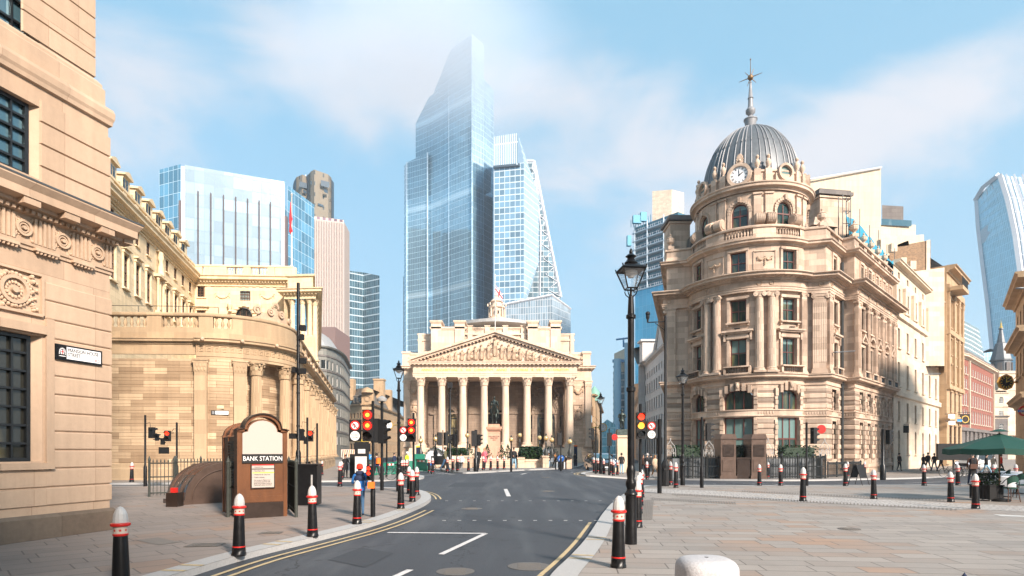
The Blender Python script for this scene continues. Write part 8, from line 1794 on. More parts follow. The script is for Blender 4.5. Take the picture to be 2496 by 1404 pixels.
def person(px,base,label,top='black_cloth',legs='black_cloth',h=1.72,face=0,stride=.25,hair='hair_dark',hairlen=0,coat=None,hat=None,bag=None,arms=(.1,.1),D=None,group=None,sit=False,shoes='black_cloth',fingers=False,lean=0,bend=(0.2,0.2),hood=None):
 """local frame: the person looks along -y; scaled from a 1.8 m figure"""
 if D: x,y_ = PT(px,D); z = g(x,y_)
 else: x,y_,z = at_ground(px,base)
 r = thing('person',label,'person',(x,y_,z),face,group); s = h/1.8; r.scale = (s,s,s); J = []; E = []; BM = []
 def j(*a): J.append(a); return len(J) - 1
 def e(a,b,m): E.append((a,b)); BM.append(m)
 # materials: 0 skin 1 top 2 legs 3 shoes
 zo = -.42 if sit else 0
 pel = j(0,0,.96 + zo,.15,.11); wa = j(0,-.01 - lean*.3,1.12 + zo,.135,.10); ch = j(0,-.02 - lean*.7,1.33 + zo,.165,.115); nk = j(0,-.01 - lean,1.50 + zo,.06,.055); n2 = j(0,-.02 - lean,1.565 + zo,.052,.052); hd = j(0,-.03 - lean,1.66 + zo,.078,.092); tp = j(0,-.02 - lean,1.74 + zo,.06,.075)
 e(pel,wa,1); e(wa,ch,1); e(ch,nk,1); e(nk,n2,0); e(n2,hd,0); e(hd,tp,0)
 for sg,aa,bd in ((-1,arms[0],bend[0]),(1,arms[1],bend[1])):
  sh = j(sg*.185,-.01 - lean,1.435 + zo,.07); el = j(sg*(.235 + .03*abs(aa)),-aa*.25 - lean*.8,1.17 + zo,.05); wr = j(sg*(.235 - .05*bd),-aa*.3 - .28*bd - lean*.8,.93 + zo + .22*bd,.035); hn = j(sg*(.23 - .07*bd),-aa*.3 - .36*bd - lean*.8,.86 + zo + .25*bd,.036,.024)
  e(ch,sh,1); e(sh,el,1); e(el,wr,1); e(wr,hn,0)
  if fingers:
   for k in range(4): f1 = j(J[hn][0] + .012*(k - 1.5),J[hn][1] - .012,J[hn][2] - .045,.009); f2 = j(J[hn][0] + .013*(k - 1.5),J[hn][1] - .03,J[hn][2] - .08 + .006*abs(k - 1),.008); e(hn,f1,0); e(f1,f2,0)
   f1 = j(J[hn][0] - sg*.03,J[hn][1] - .03,J[hn][2] - .02,.010); e(hn,f1,0)
 for sg in (-1,1):
  st = stride*sg
  if sit: hp = j(sg*.09,-.02,.90 + zo,.095); kn = j(sg*.1,-.42,.52,.065); an = j(sg*.1,-.40 - .1*sg,.1,.045); to = j(sg*.1,-.55 - .1*sg,.045,.035)
  else: hp = j(sg*.09,0,.90,.098); kn = j(sg*.095,-st*.55 - .03,.50,.066); an = j(sg*.10,-st + (.08 if st < 0 else 0),.09 + (.05 if st < -.1 else 0),.043); to = j(sg*.11,-st - .13,.04,.036)
  e(pel,hp,2); e(hp,kn,2); e(kn,an,2); e(an,to,3)
 skin_mesh('body',J,E,r,['skin',top,legs,shoes],BM)
 zh = 1.66 + zo; m = MB(); m.ball(0,-.005 - lean,zh + .03,.095,.108,.115,12,0,8)
 if hairlen: m.lathe(0,.055 - lean,[(.02,zh + .1),(.1,zh + .02),(.12,zh - .15),(.13,zh - hairlen*.7),(.05,zh - hairlen)],10,sy=.6)
 m2_ = m;
 if hat: hm = MB(); hm.lathe(0,-.01 - lean,[(.108,zh - .02),(.114,zh - .0),(.114,zh + .045),(.108,zh + .06),(.108,zh + .10),(.08,zh + .145),(.02,zh + .165),(0,zh + .167)],16); hm.build('beanie',hat,r,False,loc=(0,0,0))
 else:
  pass
 m.v = [(v[0],v[1] + .018 if v[1] < -.05 and v[2] < zh + .06 else v[1],v[2]) for v in m.v]; m.build('hair',hair,r,False,loc=(0,0,0))
 fc = MB(); fc.ball(0,-.118 - lean,zh - .005,.014,.022,.022,8,0,5); fc.build('nose','skin',r,False,loc=(0,0,0))
 fc = MB(); [fc.ball(sg*.032,-.112 - lean,zh + .02,.011,.006,.007,6,0,4) for sg in (-1,1)]; fc.build('eyes','hair_dark',r,False,loc=(0,0,0)); fc = MB(); fc.ball(0,-.112 - lean,zh - .05,.024,.006,.006,8,0,4); fc.build('mouth','dark_red',r,False,loc=(0,0,0))
 if coat: m = MB(); m.lathe(0,-lean*.5,[(.20,.62),(.205,.75),(.19,.95),(.165,1.12),(.19,1.32),(.17,1.42),(.08,1.5)],16,sy=.72); m.v = [(v[0],v[1] - .02*sin(v[0]*30),v[2]) for v in m.v]; m.build('coat',coat,r,False,loc=(0,0,0))
 elif not sit: m = MB(); m.lathe(0,0,[(.185,.88),(.18,.95),(.158,1.1),(.182,1.3)],16,sy=.76); m.build('jacket_hem',top,r,False,loc=(0,0,0))
 if hood: m = MB(); m.lathe(0,.05 - lean,[(.13,1.44),(.15,1.49),(.12,1.56),(.08,1.57)],14,sy=.8); m.build('hood',hood,r,False,loc=(0,0,0))
 if bag: bx_,by_,bz_,w_,d_,h_,bm = bag; m = MB(); m.box(0,0,0,w_,d_,h_,.1,0,.9,.9); m.tube([(0,0,h_/2),(.05,-by_*.5,1.45 - bz_)],.012,4); m.build('bag',bm,r,False,loc=(bx_,by_,bz_))
 return r
person(877,1258,'child in red beanie and blue jacket at the left kerb, seen from behind','blue_cloth','jeans',1.32,pi + .3,.03,'hair_dark',hat='red_cloth',arms=(.1,.4),bend=(.5,.9),fingers=True,hood='navy',shoes='navy')
m = MB(); m.lathe(0,0,[(.165,1.22),(.2,1.3),(.175,1.4),(.1,1.48)],16,sy=.8); o = m.build('shoulder_panel','navy',bpy.data.objects['person'],False,loc=(0,0,0))
person(842,1167,'woman in long black coat standing left of the red-hatted child, before the curved office',coat='black_cloth',h=1.68,face=.4,D=43.6,bend=(.9,.9),stride=.03)
person(918,1160,'dark-jacketed person with orange backpack behind the first traffic light','navy','black_cloth',1.75,pi + .8,D=41,bag=(0,.2,1.25,.3,.15,.4,'orange'))
person(1085,1144,'person in olive jacket walking past the cargo trailer','olive','jeans',1.8,1.4,.3,D=46)
person(1125,1139,'person in white top sitting on a stone bench before the exchange','white_cloth','black_cloth',1.7,-.3,D=52,sit=True)
person(1166.5,1143,'woman in black with a white bag left of the woman in pink','black_cloth','black_cloth',1.72,-.5,.15,hairlen=.25,hair='hair_blonde',D=47,bag=(-.1,-.18,1.1,.2,.08,.14,'white_cloth'))
person(1181,1146,'woman in pink coat holding a drink before the statue','pink','black_cloth',1.7,-.4,.12,hair='hair_blonde',coat='pink',D=48,bend=(.9,.9),hood='pink')
person(1252.5,1143,'person in black and cream jacket and pale jeans right of the statue','black_cloth','jeans_light',1.78,.5,.15,D=49,bend=(.8,.8))
person(1338,1138,'woman in long black coat walking beside the man in tan',coat='black_cloth',legs='jeans_light',h=1.72,face=-.4,D=70,hairlen=.2)
person(1353,1137,'man in tan jacket walking beside the woman in black','tan','black_cloth',1.8,.9,.3,D=70,coat=None,bend=(.6,.6))
person(1402,1134,'lone person in long dark coat near the right end of the exchange',coat='black_cloth',h=1.78,face=pi,D=76)
person(1515,1152,'man in dark jacket and pale jeans standing by the far statue','black_cloth','jeans_light',1.75,pi,.08,D=50)
person(1578,1160,'dark-clothed pedestrian with bag behind the far bollard by the bleached terrace','black_cloth','black_cloth',1.8,pi,.1,D=46,coat='black_cloth',hair='hair_grey')
person(1597,1157,'long-haired woman in beige coat walking toward the domed building','beige','tan',1.66,.3,.3,hair='hair_blonde',hairlen=.5,coat='beige',D=46,shoes='white_cloth')
person(1587,1150,'dark pedestrian seen behind the woman in beige','black_cloth','black_cloth',1.75,pi,D=52); person(1568,1150,'dark pedestrian at the left of the group by the bleached terrace','brown_cloth','black_cloth',1.7,0,D=53)
person(990,1150,'worker in bright yellow jacket and white helmet behind the green barriers','hi_vis','navy',1.75,1.2,D=55,lean=.1,hat='white_cloth')
person(961,1150,'dark figure walking behind the left street lamp','navy','black_cloth',1.75,1.2,D=60)
person(1030,1146,'dark figure by the left end of the exchange steps','black_cloth','black_cloth',1.7,0,D=64)
person(1258,1100,'dark figure climbing the exchange steps behind the small globe lamp','black_cloth','black_cloth',1.7,pi,D=66)
person(2192,1151,'person in black standing against the end of the domed building','black_cloth','black_cloth',1.8,.4,.1,D=61)
person(2251,1146,'woman in dark coat with pale scarf, left of the group of four','black_cloth','black_cloth',1.72,.2,D=60,hair='hair_grey',coat='black_cloth'); person(2262,1146,'tall man in black second in the group of four','black_cloth','grey_cloth',1.85,pi,D=62)
person(2277.5,1148,'person in black jacket and blue jeans third in the group of four','black_cloth','jeans',1.78,pi,D=60); person(2293,1148,'person in black with a red bag at the right of the group of four','black_cloth','black_cloth',1.75,.5,D=60,bag=(.2,0,.9,.2,.1,.2,'red_cloth'))
person(2371,1192,'grey-haired woman in dark coat with brown shoulder bag walking away','brown_cloth','navy',1.62,pi - .15,.22,hair='hair_grey',coat='black_cloth',D=29.8,bag=(.08,.2,1.02,.38,.14,.26,'brown_cloth'),shoes='white_cloth')
person(2404,1154,'person in dark jacket and pale jeans striding behind the green umbrella','black_cloth','jeans_light',1.75,1.0,.4,D=50); person(2421,1150,'person in beige coat right behind the umbrella pole','beige','black_cloth',1.65,0,D=52,hair='hair_grey',coat='beige'); person(2440,1150,'person in red jacket far right behind the umbrella','red_cloth','black_cloth',1.7,1,D=56)
# equestrian statue --------------------------------------------------------
D = 79; x,y_ = PT(1205,D); kk = D/F; zg_ = Zw(1112,D); S = thing('equestrian_statue','dark bronze cloaked rider on horseback atop a pink granite plinth before the exchange','statue',(x,y_,zg_))
ZZ = lambda py: Zw(py,D) - zg_
m = MB(); m.box(0,0,(ZZ(1112) + ZZ(1092))/2,43*kk,4.6,ZZ(1092) - ZZ(1112) + .4); m.box(0,0,ZZ(1094) + .1,37*kk,4.0,.5,0,0,.9,.95); m.box(0,0,(ZZ(1094) + ZZ(1048))/2,29*kk,3.4,ZZ(1048) - ZZ(1094)); m.box(0,0,ZZ(1047),33*kk,3.8,.35,0,0,1.1,1.1); m.box(0,0,ZZ(1044),38*kk,4.1,.28); m.box(0,0,(ZZ(1043) + ZZ(1035))/2,27*kk,3.2,ZZ(1035) - ZZ(1043)); P_ = m.build('plinth','granite_pink',S,False,loc=(0,0,0))
text('inscription','WELLINGTON\nERECTED\n1844',.22,'dark_stone',P_,(0,-1.72,ZZ(1069)),(R(90),0,0),ext=.01,world=False)
z0 = ZZ(1035); J = []; E = []
def j(*a): J.append((a[0]*.92,a[1],a[2] + z0,*a[3:])); return len(J) - 1
def e(a,b): E.append((a,b))
b0 = j(0,.2,1.75,.42,.44); b1 = j(0,-.5,1.8,.40,.42); ru = j(0,.95,1.8,.40,.38); n0 = j(0,-.95,2.15,.24,.26); n1 = j(0,-1.2,2.55,.17,.2); hd = j(0,-1.35,2.75,.15,.16); mz_ = j(0,-1.72,2.4,.09,.1); e(b0,b1); e(b0,ru); e(b1,n0); e(n0,n1); e(n1,hd); e(hd,mz_)
for s_ in (-1,1):
 a = j(s_*.24,-.62,1.4,.17); b = j(s_*.25,-.68 - (.12 if s_ > 0 else 0),.85,.09); c = j(s_*.25,-.62 - (.1 if s_ > 0 else 0),.25,.06); d = j(s_*.25,-.7 - (.1 if s_ > 0 else 0),.06,.1); e(b1,a); e(a,b); e(b,c); e(c,d)
 a = j(s_*.24,.95,1.35,.22); b = j(s_*.26,.8,.95,.12); c = j(s_*.26,1.05,.6,.08); d = j(s_*.26,.95,.1,.09); e(ru,a); e(a,b); e(b,c); e(c,d)
 t = j(s_*.09,-1.25,2.98,.04); e(hd,t)
t0 = j(0,1.35,1.7,.1); t1 = j(0,1.5,1.0,.08); e(ru,t0); e(t0,t1); skin_mesh('horse',J,E,S,['statue_bronze'],[0]*len(E),2)
J = []; E = []
p0 = j(0,.1,2.15,.24,.2); p1 = j(0,.08,2.5,.22,.18); p2 = j(0,.05,2.85,.26,.18); p3 = j(0,.03,3.15,.1,.1); p4 = j(0,0,3.4,.12,.14); p5 = j(0,0,3.5,.09,.1); e(p0,p1); e(p1,p2); e(p2,p3); e(p3,p4); e(p4,p5)
for s_ in (-1,1):
 a = j(s_*.42,-.1,1.95,.15); b = j(s_*.52,-.3,1.35,.1); c = j(s_*.54,-.2,.95,.08); d = j(s_*.56,-.42,.88,.06); e(p0,a); e(a,b); e(b,c); e(c,d)
 a = j(s_*.34,0,2.92,.12); b = j(s_*.4,-.15,2.5,.09); c = j(s_*.15,-.5,2.4,.07); e(p2,a); e(a,b); e(b,c)
skin_mesh('rider',J,E,S,['statue_bronze'],[0]*len(E),2)
m = MB();
for s_ in (-1,1):
 for k in range(7): a = .15 + k*.16; m.tube([(s_*(.28 + .02*k),.1 + .09*k - .3,z0 + 3.0),(s_*(.48 + .012*k),.0 + .1*k - .2,z0 + 2.5),(s_*(.62 - .01*k),.1*k,z0 + 1.7 - .04*k)],.09,6,0,.05)
m.build('cloak','statue_bronze',S,False,loc=(0,0,0))
m = MB(); m.ball(0,.02,z0 + 3.5,.14,.16,.12,10); m.build('hair','statue_bronze',S,False,loc=(0,0,0))
D = 56; x,y_ = PT(1516,D); z_b = -.3; S = thing('standing_statue','dark bronze standing man in hat on tall grey pedestal beside the big lamp post','statue',(x,y_,z_b)); q = lambda py: Zw(py,D) - z_b
m = MB(); m.box(0,0,q(1135)/2,1.5,1.5,q(1135)); m.box(0,0,(q(1135) + q(1066))/2,.98,.98,q(1066) - q(1135)); m.box(0,0,q(1064),1.2,1.2,.2); m.build('pedestal','portland_plain',S,False,loc=(0,0,0)); m = MB(); m.box(0,0,q(1056),1.15,1.1,.7,0,0,.8,.8); m.build('bronze_base','statue_bronze',S,False,loc=(0,0,0))
J = []; E = []; z0 = q(1046); zs = (q(999) - q(1046))/1.8
def jj(a,b,c,*r): J.append((a*zs,b*zs,z0 + c*zs,*[v*zs for v in r])); return len(J) - 1
pe = jj(0,0,.95,.16,.13); c1_ = jj(0,0,1.3,.2,.15); nk = jj(0,0,1.5,.07); h_ = jj(0,0,1.66,.1); E += [(pe,c1_),(c1_,nk),(nk,h_)]
for s_ in (-1,1): a = jj(s_*.1,0,.85,.12); b = jj(s_*.11,-.04*s_,.5,.08); c = jj(s_*.13,0,.05,.06); E += [(pe,a),(a,b),(b,c)]; a = jj(s_*.24,0,1.42,.08); b = jj(s_*.34,-.02,1.15,.07); c = jj(s_*.2,-.2,1.0,.05); E += [(c1_,a),(a,b),(b,c)]
skin_mesh('figure',J,E,S,['statue_bronze'],[0]*len(E),2)
m = MB(); m.lathe(0,0,[(.2*zs,z0 + 1.72*zs),(.2*zs,z0 + 1.74*zs),(.1*zs,z0 + 1.75*zs),(.09*zs,z0 + 1.83*zs),(0,z0 + 1.84*zs)],12); m.lathe(0,.05,[(.3*zs,z0 + .75*zs),(.22*zs,z0 + 1.1*zs),(.24*zs,z0 + 1.4*zs)],12,sy=.7); m.build('hat_and_coat','statue_bronze',S,False,loc=(0,0,0))
# ---------------------------------------------------------------- cafe, barriers, vehicles, signs
x,y_,z = at_ground(2436,1222); U_ = thing('cafe_umbrella','large dark green cafe umbrella with pale pole at the right edge','umbrella',(x,y_,z),.2); m = MB(); m.cyl(0,0,0,2.28,.026,10); m.build('pole','wood',U_,False); R_ = 1.55; n = 8; m = MB(); za,ze = 2.24,1.74
m.lathe(0,0,[(.27,za + .06),(.12,za + .12),(.0,za + .14)],8,sm=False)
for k in range(n):
 a,b = 2*pi*k/n,2*pi*(k + 1)/n
 for j in range(5):
  t0,t1 = j/5,(j + 1)/5; q = lambda t,an,dd=0: (cos(an)*R_*t,sin(an)*R_*t,za + (ze - za)*t + dd)
  c = (a + b)/2; sg = lambda t: -.03*t
  m.poly([q(t0,a),q(t1,a),(cos(c)*R_*t1*.95,sin(c)*R_*t1*.95,za + (ze - za)*t1 + sg(t1)),(cos(c)*R_*t0*.95,sin(c)*R_*t0*.95,za + (ze - za)*t0 + sg(t0))]); m.poly([(cos(c)*R_*t0*.95,sin(c)*R_*t0*.95,za + (ze - za)*t0 + sg(t0)),(cos(c)*R_*t1*.95,sin(c)*R_*t1*.95,za + (ze - za)*t1 + sg(t1)),q(t1,b),q(t0,b)])
 c = (a + b)/2; e0,e1,e2 = (cos(a)*R_,sin(a)*R_),(cos(c)*R_*.95,sin(c)*R_*.95),(cos(b)*R_,sin(b)*R_)
 m.poly([(*e0,ze),(*e1,ze - .03),(*e1,ze - .22),(*e0,ze - .18)]); m.poly([(*e1,ze - .03),(*e2,ze),(*e2,ze - .18),(*e1,ze - .22)])
m.build('canopy','canvas_green',U_,False); m = MB()
for k in range(n): a = 2*pi*k/n; m.tube([(cos(a)*R_,sin(a)*R_,ze - .01),(0,0,za - .02)],.012,4); m.tube([(cos(a)*R_*.5,sin(a)*R_*.5,(za + ze)/2 - .02),(0,0,1.7)],.01,4)
m.build('ribs','wood',U_,False); m = MB(); m.lathe(0,0,[(.3,0),(.3,.08),(.06,.12),(.06,.3)],12); m.build('base','black_matt',U_,False)
def table(px,base,label):
 x,y_,z = at_ground(px,base); t = thing('cafe_table',label,'table',(x,y_,z),random.random(),'cloth-covered cafe tables'); m = MB(); n = 24
 m.lathe(0,0,[(.0,.75),(.42,.75),(.43,.74)],n); rr = []
 for zz,f in ((.74,0),(.6,.3),(.45,.7),(.32,1.0)): rr.append(m.vs([(cos(2*pi*k/n)*(.43 + .05*f*cos(4*2*pi*k/n) + .02*f*sin(9*2*pi*k/n)),sin(2*pi*k/n)*(.43 + .05*f*cos(4*2*pi*k/n)),zz + .08*f*(cos(4*2*pi*k/n) < 0)) for k in range(n)]))
 for a,b in zip(rr,rr[1:]):
  for k in range(n): m.face([a[k],a[(k + 1) % n],b[(k + 1) % n],b[k]],0,True)
 m.build('tablecloth','cloth',t,False); m = MB(); m.cyl(0,0,.02,.74,.03,8); m.lathe(0,0,[(.25,0),(.25,.02),(.04,.05)],12); m.build('leg','black_matt',t,False)
table(2443,1211,'nearest cafe table under white cloth, behind the near green chair'); table(2478,1203,'cafe table under white cloth at the right edge'); table(2462,1190,'rear cafe table under white cloth under the umbrella')
def chair(px,base,rz,label):
 x,y_,z = at_ground(px,base); t = thing('cafe_chair',label,'chair',(x,y_,z),rz,'green wicker cafe chairs'); m = MB(); m.lathe(0,0,[(.2,.43),(.21,.45),(.2,.47),(0,.47)],14); m.build('seat','canvas_green',t,False)
 m = MB(); ar = [(sin(a)*.24,-cos(a)*.22,.60 + .27*max(0,cos(a))) for a in [-1.9 + 3.8*k/12 for k in range(13)]]; m.tube(ar,.014,6); m.build('frame','black_matt',t,False)
 m = MB()
 for k in range(3,9): a,b = ar[k],ar[k + 1]; m.poly([(a[0]*.98,a[1],a[2] - .22),(b[0]*.98,b[1],b[2] - .22),b,a])
 m.build('backrest','canvas_green',t,False)
 for sx,sy in ((-1,-1),(1,-1),(-1,1),(1,1)): m = MB(); m.tube([(sx*.15,sy*.14,.44),(sx*.2,sy*.19,0)],.014,6); m.build('leg','brown_cloth',t,False)
 for sx in (-1,1): m = MB(); m.tube([(sx*.19,-.13,.45),(sx*.2,-.16,.68)],.012,5); m.build('back_post','black_matt',t,False)
chair(2461,1223,0,'nearest green wicker cafe chair, back to the camera'); chair(2447,1194,1.2,'green cafe chair half behind the front table'); chair(2490,1213,-.4,'green cafe chair at the very right edge'); chair(2436,1186,2.4,'rear green cafe chair close to the umbrella pole')
x,y_,z = at_ground(2412,1221); t = thing('planter_box','black wooden planter on castors with bushy green plants at the cafe edge','planter',(x,y_,z),.15); m = MB(); m.bb(-.26,.26,-.26,.5,.06,.52); [m.bb(-.27,-.26,-.2 + k*.12,-.19 + k*.12,.06,.52) for k in range(6)]; m.bb(-.28,.28,-.28,.52,.50,.54); m.build('box','black_matt',t,False)
for sx,sy in ((-.2,-.2),(.2,-.2),(.2,.44),(-.2,.44)): m = MB(); m.disc((sx - .015,sy,.035),(1,0,0),.035,.03,10); m.build('castor','lead_light',t,False)
m = MB(); leaves(m,900,lambda: (lambda a,r,h: (cos(a)*r*.34,sin(a)*r*.42 + .12,.5 + h))(random.random()*6.3,random.random() ** .5,random.random()*.42),.075); m.build('plants',['leaf_dark','leaf'],t,False)
# pale granite block with a domed top at the bottom edge
x,y_ = Xw(1722,5.9),5.9; m = MB(); n = 28; rows = []
for k in range(9): t_ = k/8*pi/2; s_ = .28*cos(t_) ** .35 if k < 8 else .02; rows.append(m.vs([(x + s_*(abs(cos(a)) ** .7)*(1 if cos(a) > 0 else -1),y_ + s_*(abs(sin(a)) ** .7)*(1 if sin(a) > 0 else -1),.52 + .115*sin(t_)) for a in [2*pi*j/n for j in range(n)]]))
b0 = m.vs([(x + .30*(abs(cos(a)) ** .7)*(1 if cos(a) > 0 else -1),y_ + .30*(abs(sin(a)) ** .7)*(1 if sin(a) > 0 else -1),0) for a in [2*pi*j/n for j in range(n)]]); rows.insert(0,b0)
for a,b in zip(rows,rows[1:]):
 for k in range(n): m.face([a[k],a[(k + 1) % n],b[(k + 1) % n],b[k]],0,True)
tag(m.build('granite_block','granite_white'),'pale rounded granite block cut off by the bottom edge','stone block')
x,y_ = Xw(2351,4.4),4.4; m = MB(); m.lathe(x,y_,[(.06,0),(.05,.68),(.035,.72),(.03,.74),(.012,.765),(0,.785)],12); tag(m.build('post_finial','navy'),'pointed dark post tip poking up at the bottom right','post')
# folded signboard
x,y_,z = at_ground(2093,1182); t = thing('signboard','blank black folding signboard standing at the road edge of the plaza','signboard',(x,y_,z),.5)
for s_ in (-1,1):
 m = MB(); m.poly([(-.28,s_*.08,1.0),(.28,s_*.08,1.0),(.28,s_*.26,.35),(-.28,s_*.26,.35)]); m.poly([(-.28,s_*.06,1.0),(.28,s_*.06,1.0),(.28,s_*.24,.35),(-.28,s_*.24,.35)]); m.build('panel','black_matt',t,False)
 for k in (-1,1): m = MB(); m.tube([(k*.28,s_*.05,1.03),(k*.28,s_*.36,0)],.016,5); m.build('leg','black_matt',t,False)
# green barriers
def barrier(p0,p1,label,h=1.0):
 a,b = Vector(p0),Vector(p1); c = (a + b)/2; z = g(c.x,c.y); t = thing('green_barrier',label,'barrier',(c.x,c.y,z),atan2(b.y - a.y,b.x - a.x),'green roadwork barriers'); w = (b - a).length; m = MB(); n = max(4,int(w/.16)); m.bb(-w/2,w/2,-.03,.03,h*.72,h); m.bb(-w/2,w/2,-.03,.03,.06,.16)
 [m.bb(-w/2 + k*w/n,-w/2 + k*w/n + .07,-.02,.02,.16,h*.72) for k in range(n + 1)]; [m.bb(x - .05,x + .05,-.3,.3,0,.06) for x in (-w/2 + .1,w/2 - .1)]; m.build('panel','green_barrier',t,False)
 m = MB(); [m.bb(-w*.32 + k*w*.16,-w*.32 + (k + 1)*w*.16,-.04,-.032,h*.76,h*.9,k % 2) for k in range(4)]; m.build('stripes',['red_paint','sign_white'],t,False)
pts = [PT(858,52),PT(885,51),PT(912,50),PT(938,50),PT(964,51),PT(990,53),PT(1014,53),PT(1041,51)]
for k,l in enumerate(('leftmost green barrier by the striped board','green barrier behind the round blue signs','green barrier behind the first red signal','green barrier behind the dark side-on signal','green barrier behind the left street lamp','green barrier before the worker in yellow','rightmost green barrier, by the twin cycle bollards')): barrier(pts[k],pts[k + 1],l)
m = MB(); a,b = PT(1013,56),PT(1032,57); c = ((a[0] + b[0])/2,56.5); m.box(c[0],c[1],.55,1.0,.1,1.7); tag(m.build('green_hoarding','green_barrier',None),'taller green hoarding panel behind the worker in yellow','hoarding')
t = thing('striped_board','cream hoarding board with red and black diagonal stripes by the curved office','board',(*PT(849,58),-.3)); m = MB(); m.box(0,0,1.75,1.35,.1,.75); m.bb(-.5,-.4,-.05,.05,0,1.4); m.bb(.4,.5,-.05,.05,0,1.4); m.build('board','cream_paint',t,False); m = MB()
for k in range(7): x = -.6 + k*.2; m.poly([(x,-.06,1.42),(x + .07,-.06,1.42),(x + .17,-.06,2.08),(x + .1,-.06,2.08)],k % 2)
m.build('stripes',['black_matt','orange'],t,False)
for px,py,r_,D,l in ((892,1113,.34,48,'large round blue arrow sign by the green barriers'),(867,1118,.2,49,'small round blue sign left of the large blue one'),(904,1114,.2,49,'small round blue sign right of the large blue one')):
 x,y_ = PT(px,D); zc = Zw(py,D); t = thing('blue_sign',l,'sign',(x,y_,g(x,y_))); m = MB(); m.disc((0,0,zc - g(x,y_)),(0,-1,0),r_,.02,20); m.build('disc','blue_bright',t,False); m = MB(); m.cyl(0,.04,0,zc - g(x,y_),.025,6); m.build('post','lead',t,False); m = MB(); zz = zc - g(x,y_); m.tube([(-r_*.4,-.04,zz - r_*.3),(r_*.4,-.04,zz + r_*.4)],r_*.12,4); m.poly([(r_*.6,-.04,zz + r_*.55),(r_*.05,-.04,zz + r_*.5),(r_*.5,-.04,zz)]); m.build('arrow','sign_white',t,False)
t = thing('map_board','tall street map board with yellow top behind the red-hatted child','map board',(*PT(882,42),-.2)); m = MB(); m.box(0,0,1.25,.95,.12,2.5); m.build('panel','black_matt',t,False); m = MB(); m.box(0,0,2.58,1.0,.14,.14); m.build('top_strip','gilt',t,False); m = MB(); m.box(-.05,-.07,.95,.8,.02,1.1); m.box(0,-.07,1.85,.5,.02,.3); m.build('map','pale_row',t,False)
t = thing('map_board','street map board with yellow top at the left end of the exchange','map board',(*PT(1019,66),-.2)); m = MB(); m.box(0,0,1.15,.4,.12,2.3); m.build('panel','navy',t,False); m = MB(); m.box(0,0,2.35,.42,.14,.16); m.build('top_strip','gilt',t,False)
t = thing('map_board','street map board with yellow top at the right end of the exchange','map board',(*PT(1403,78),-.2)); m = MB(); m.box(0,0,1.25,.42,.12,2.5); m.build('panel','navy',t,False); m = MB(); m.box(0,0,2.55,.46,.14,.16); m.build('top_strip','orange',t,False)
x,y_ = PT(862,44); m = MB(); m.bb(x - .28,x + .28,y_,y_ + .4,-.3,1.45); tag(m.build('dark_cabinet','black_matt'),'tall dark roadside cabinet beside the woman in black','cabinet')
# bicycles
def bike(px,base,rz,label,D=None,s=1,mt='black_matt',grp=None):
 x,y_,z = (*PT(px,D),g(*PT(px,D))) if D else at_ground(px,base); t = thing('bicycle',label,'bicycle',(x,y_,z),rz,grp); t.scale = (s,)*3
 for wx in (-.5,.5):
  m = MB(); m.disc((wx,-.02,.34),(0,-1,0),.34,.03,24,r_in=.31); w_ = m.build('wheel','rubber',t,False); m = MB(); [m.tube([(wx,-.02,.34),(wx + cos(2*pi*k/12)*.32,-.02,.34 + sin(2*pi*k/12)*.32)],.004,3) for k in range(12)]; m.build('spokes','lead_light',w_,False)
 m = MB(); [m.tube(q,.02,6) for q in ([(-.5,0,.34),(-.12,0,.3),(.36,0,.72),(-.2,0,.78),(-.12,0,.3)],[(-.5,0,.34),(-.2,0,.78)],[(.5,0,.34),(.34,0,.9)])]; m.build('frame',mt,t,False)
 m = MB(); m.tube([(.34,0,.88),(.32,0,1.0),(.3,-.25,1.03)],.015,5); m.tube([(.32,0,1.0),(.3,.25,1.03)],.015,5); m.build('handlebar','black_matt',t,False); m = MB(); m.ball(-.22,0,.93,.13,.07,.03,8); m.tube([(-.2,0,.76),(-.22,0,.92)],.015,5); m.build('saddle','black_matt',t,False); return t
b_ = bike(974,1158,.2,'parked bicycle with rear box behind the left street lamp',36); m = MB(); m.box(.75,0,.85,.4,.35,.55); m.build('box','green_barrier',b_,False)
for k,px in enumerate((2318,2338,2350,2392)): bike(px,0,.2*k - .2,('leftmost bicycle of the row by the dark van panel','second bicycle in the row, left of the woman with the bag','third bicycle in the row, half behind the woman with the bag','bicycle right of the woman with the bag')[k],46 + k*.3,1,'navy' if k % 2 else 'black_matt','bicycles parked along the far right kerb')
# cargo trailer
x,y_ = PT(1071,49); t = thing('cargo_trailer','black box cargo bike trailer before the left of the exchange','cargo trailer',(x,y_,g(x,y_))); m = MB(); m.bb(-.62,.62,-.35,.35,.45,1.15); m.build('box','black_matt',t,False)
for wx in (-.45,.4): m = MB(); m.disc((wx,-.38,.25),(0,-1,0),.25,.04,18,r_in=.2); m.disc((wx,-.37,.25),(0,-1,0),.04,.05,8); m.build('wheel','rubber',t,False)
m = MB(); m.tube([(.6,0,.5),(1.1,0,.4)],.025,5); m.tube([(-.45,0,.45),(-.45,0,.25),(.4,0,.25),(.4,0,.45)],.02,5); m.build('frame','iron',t,False)
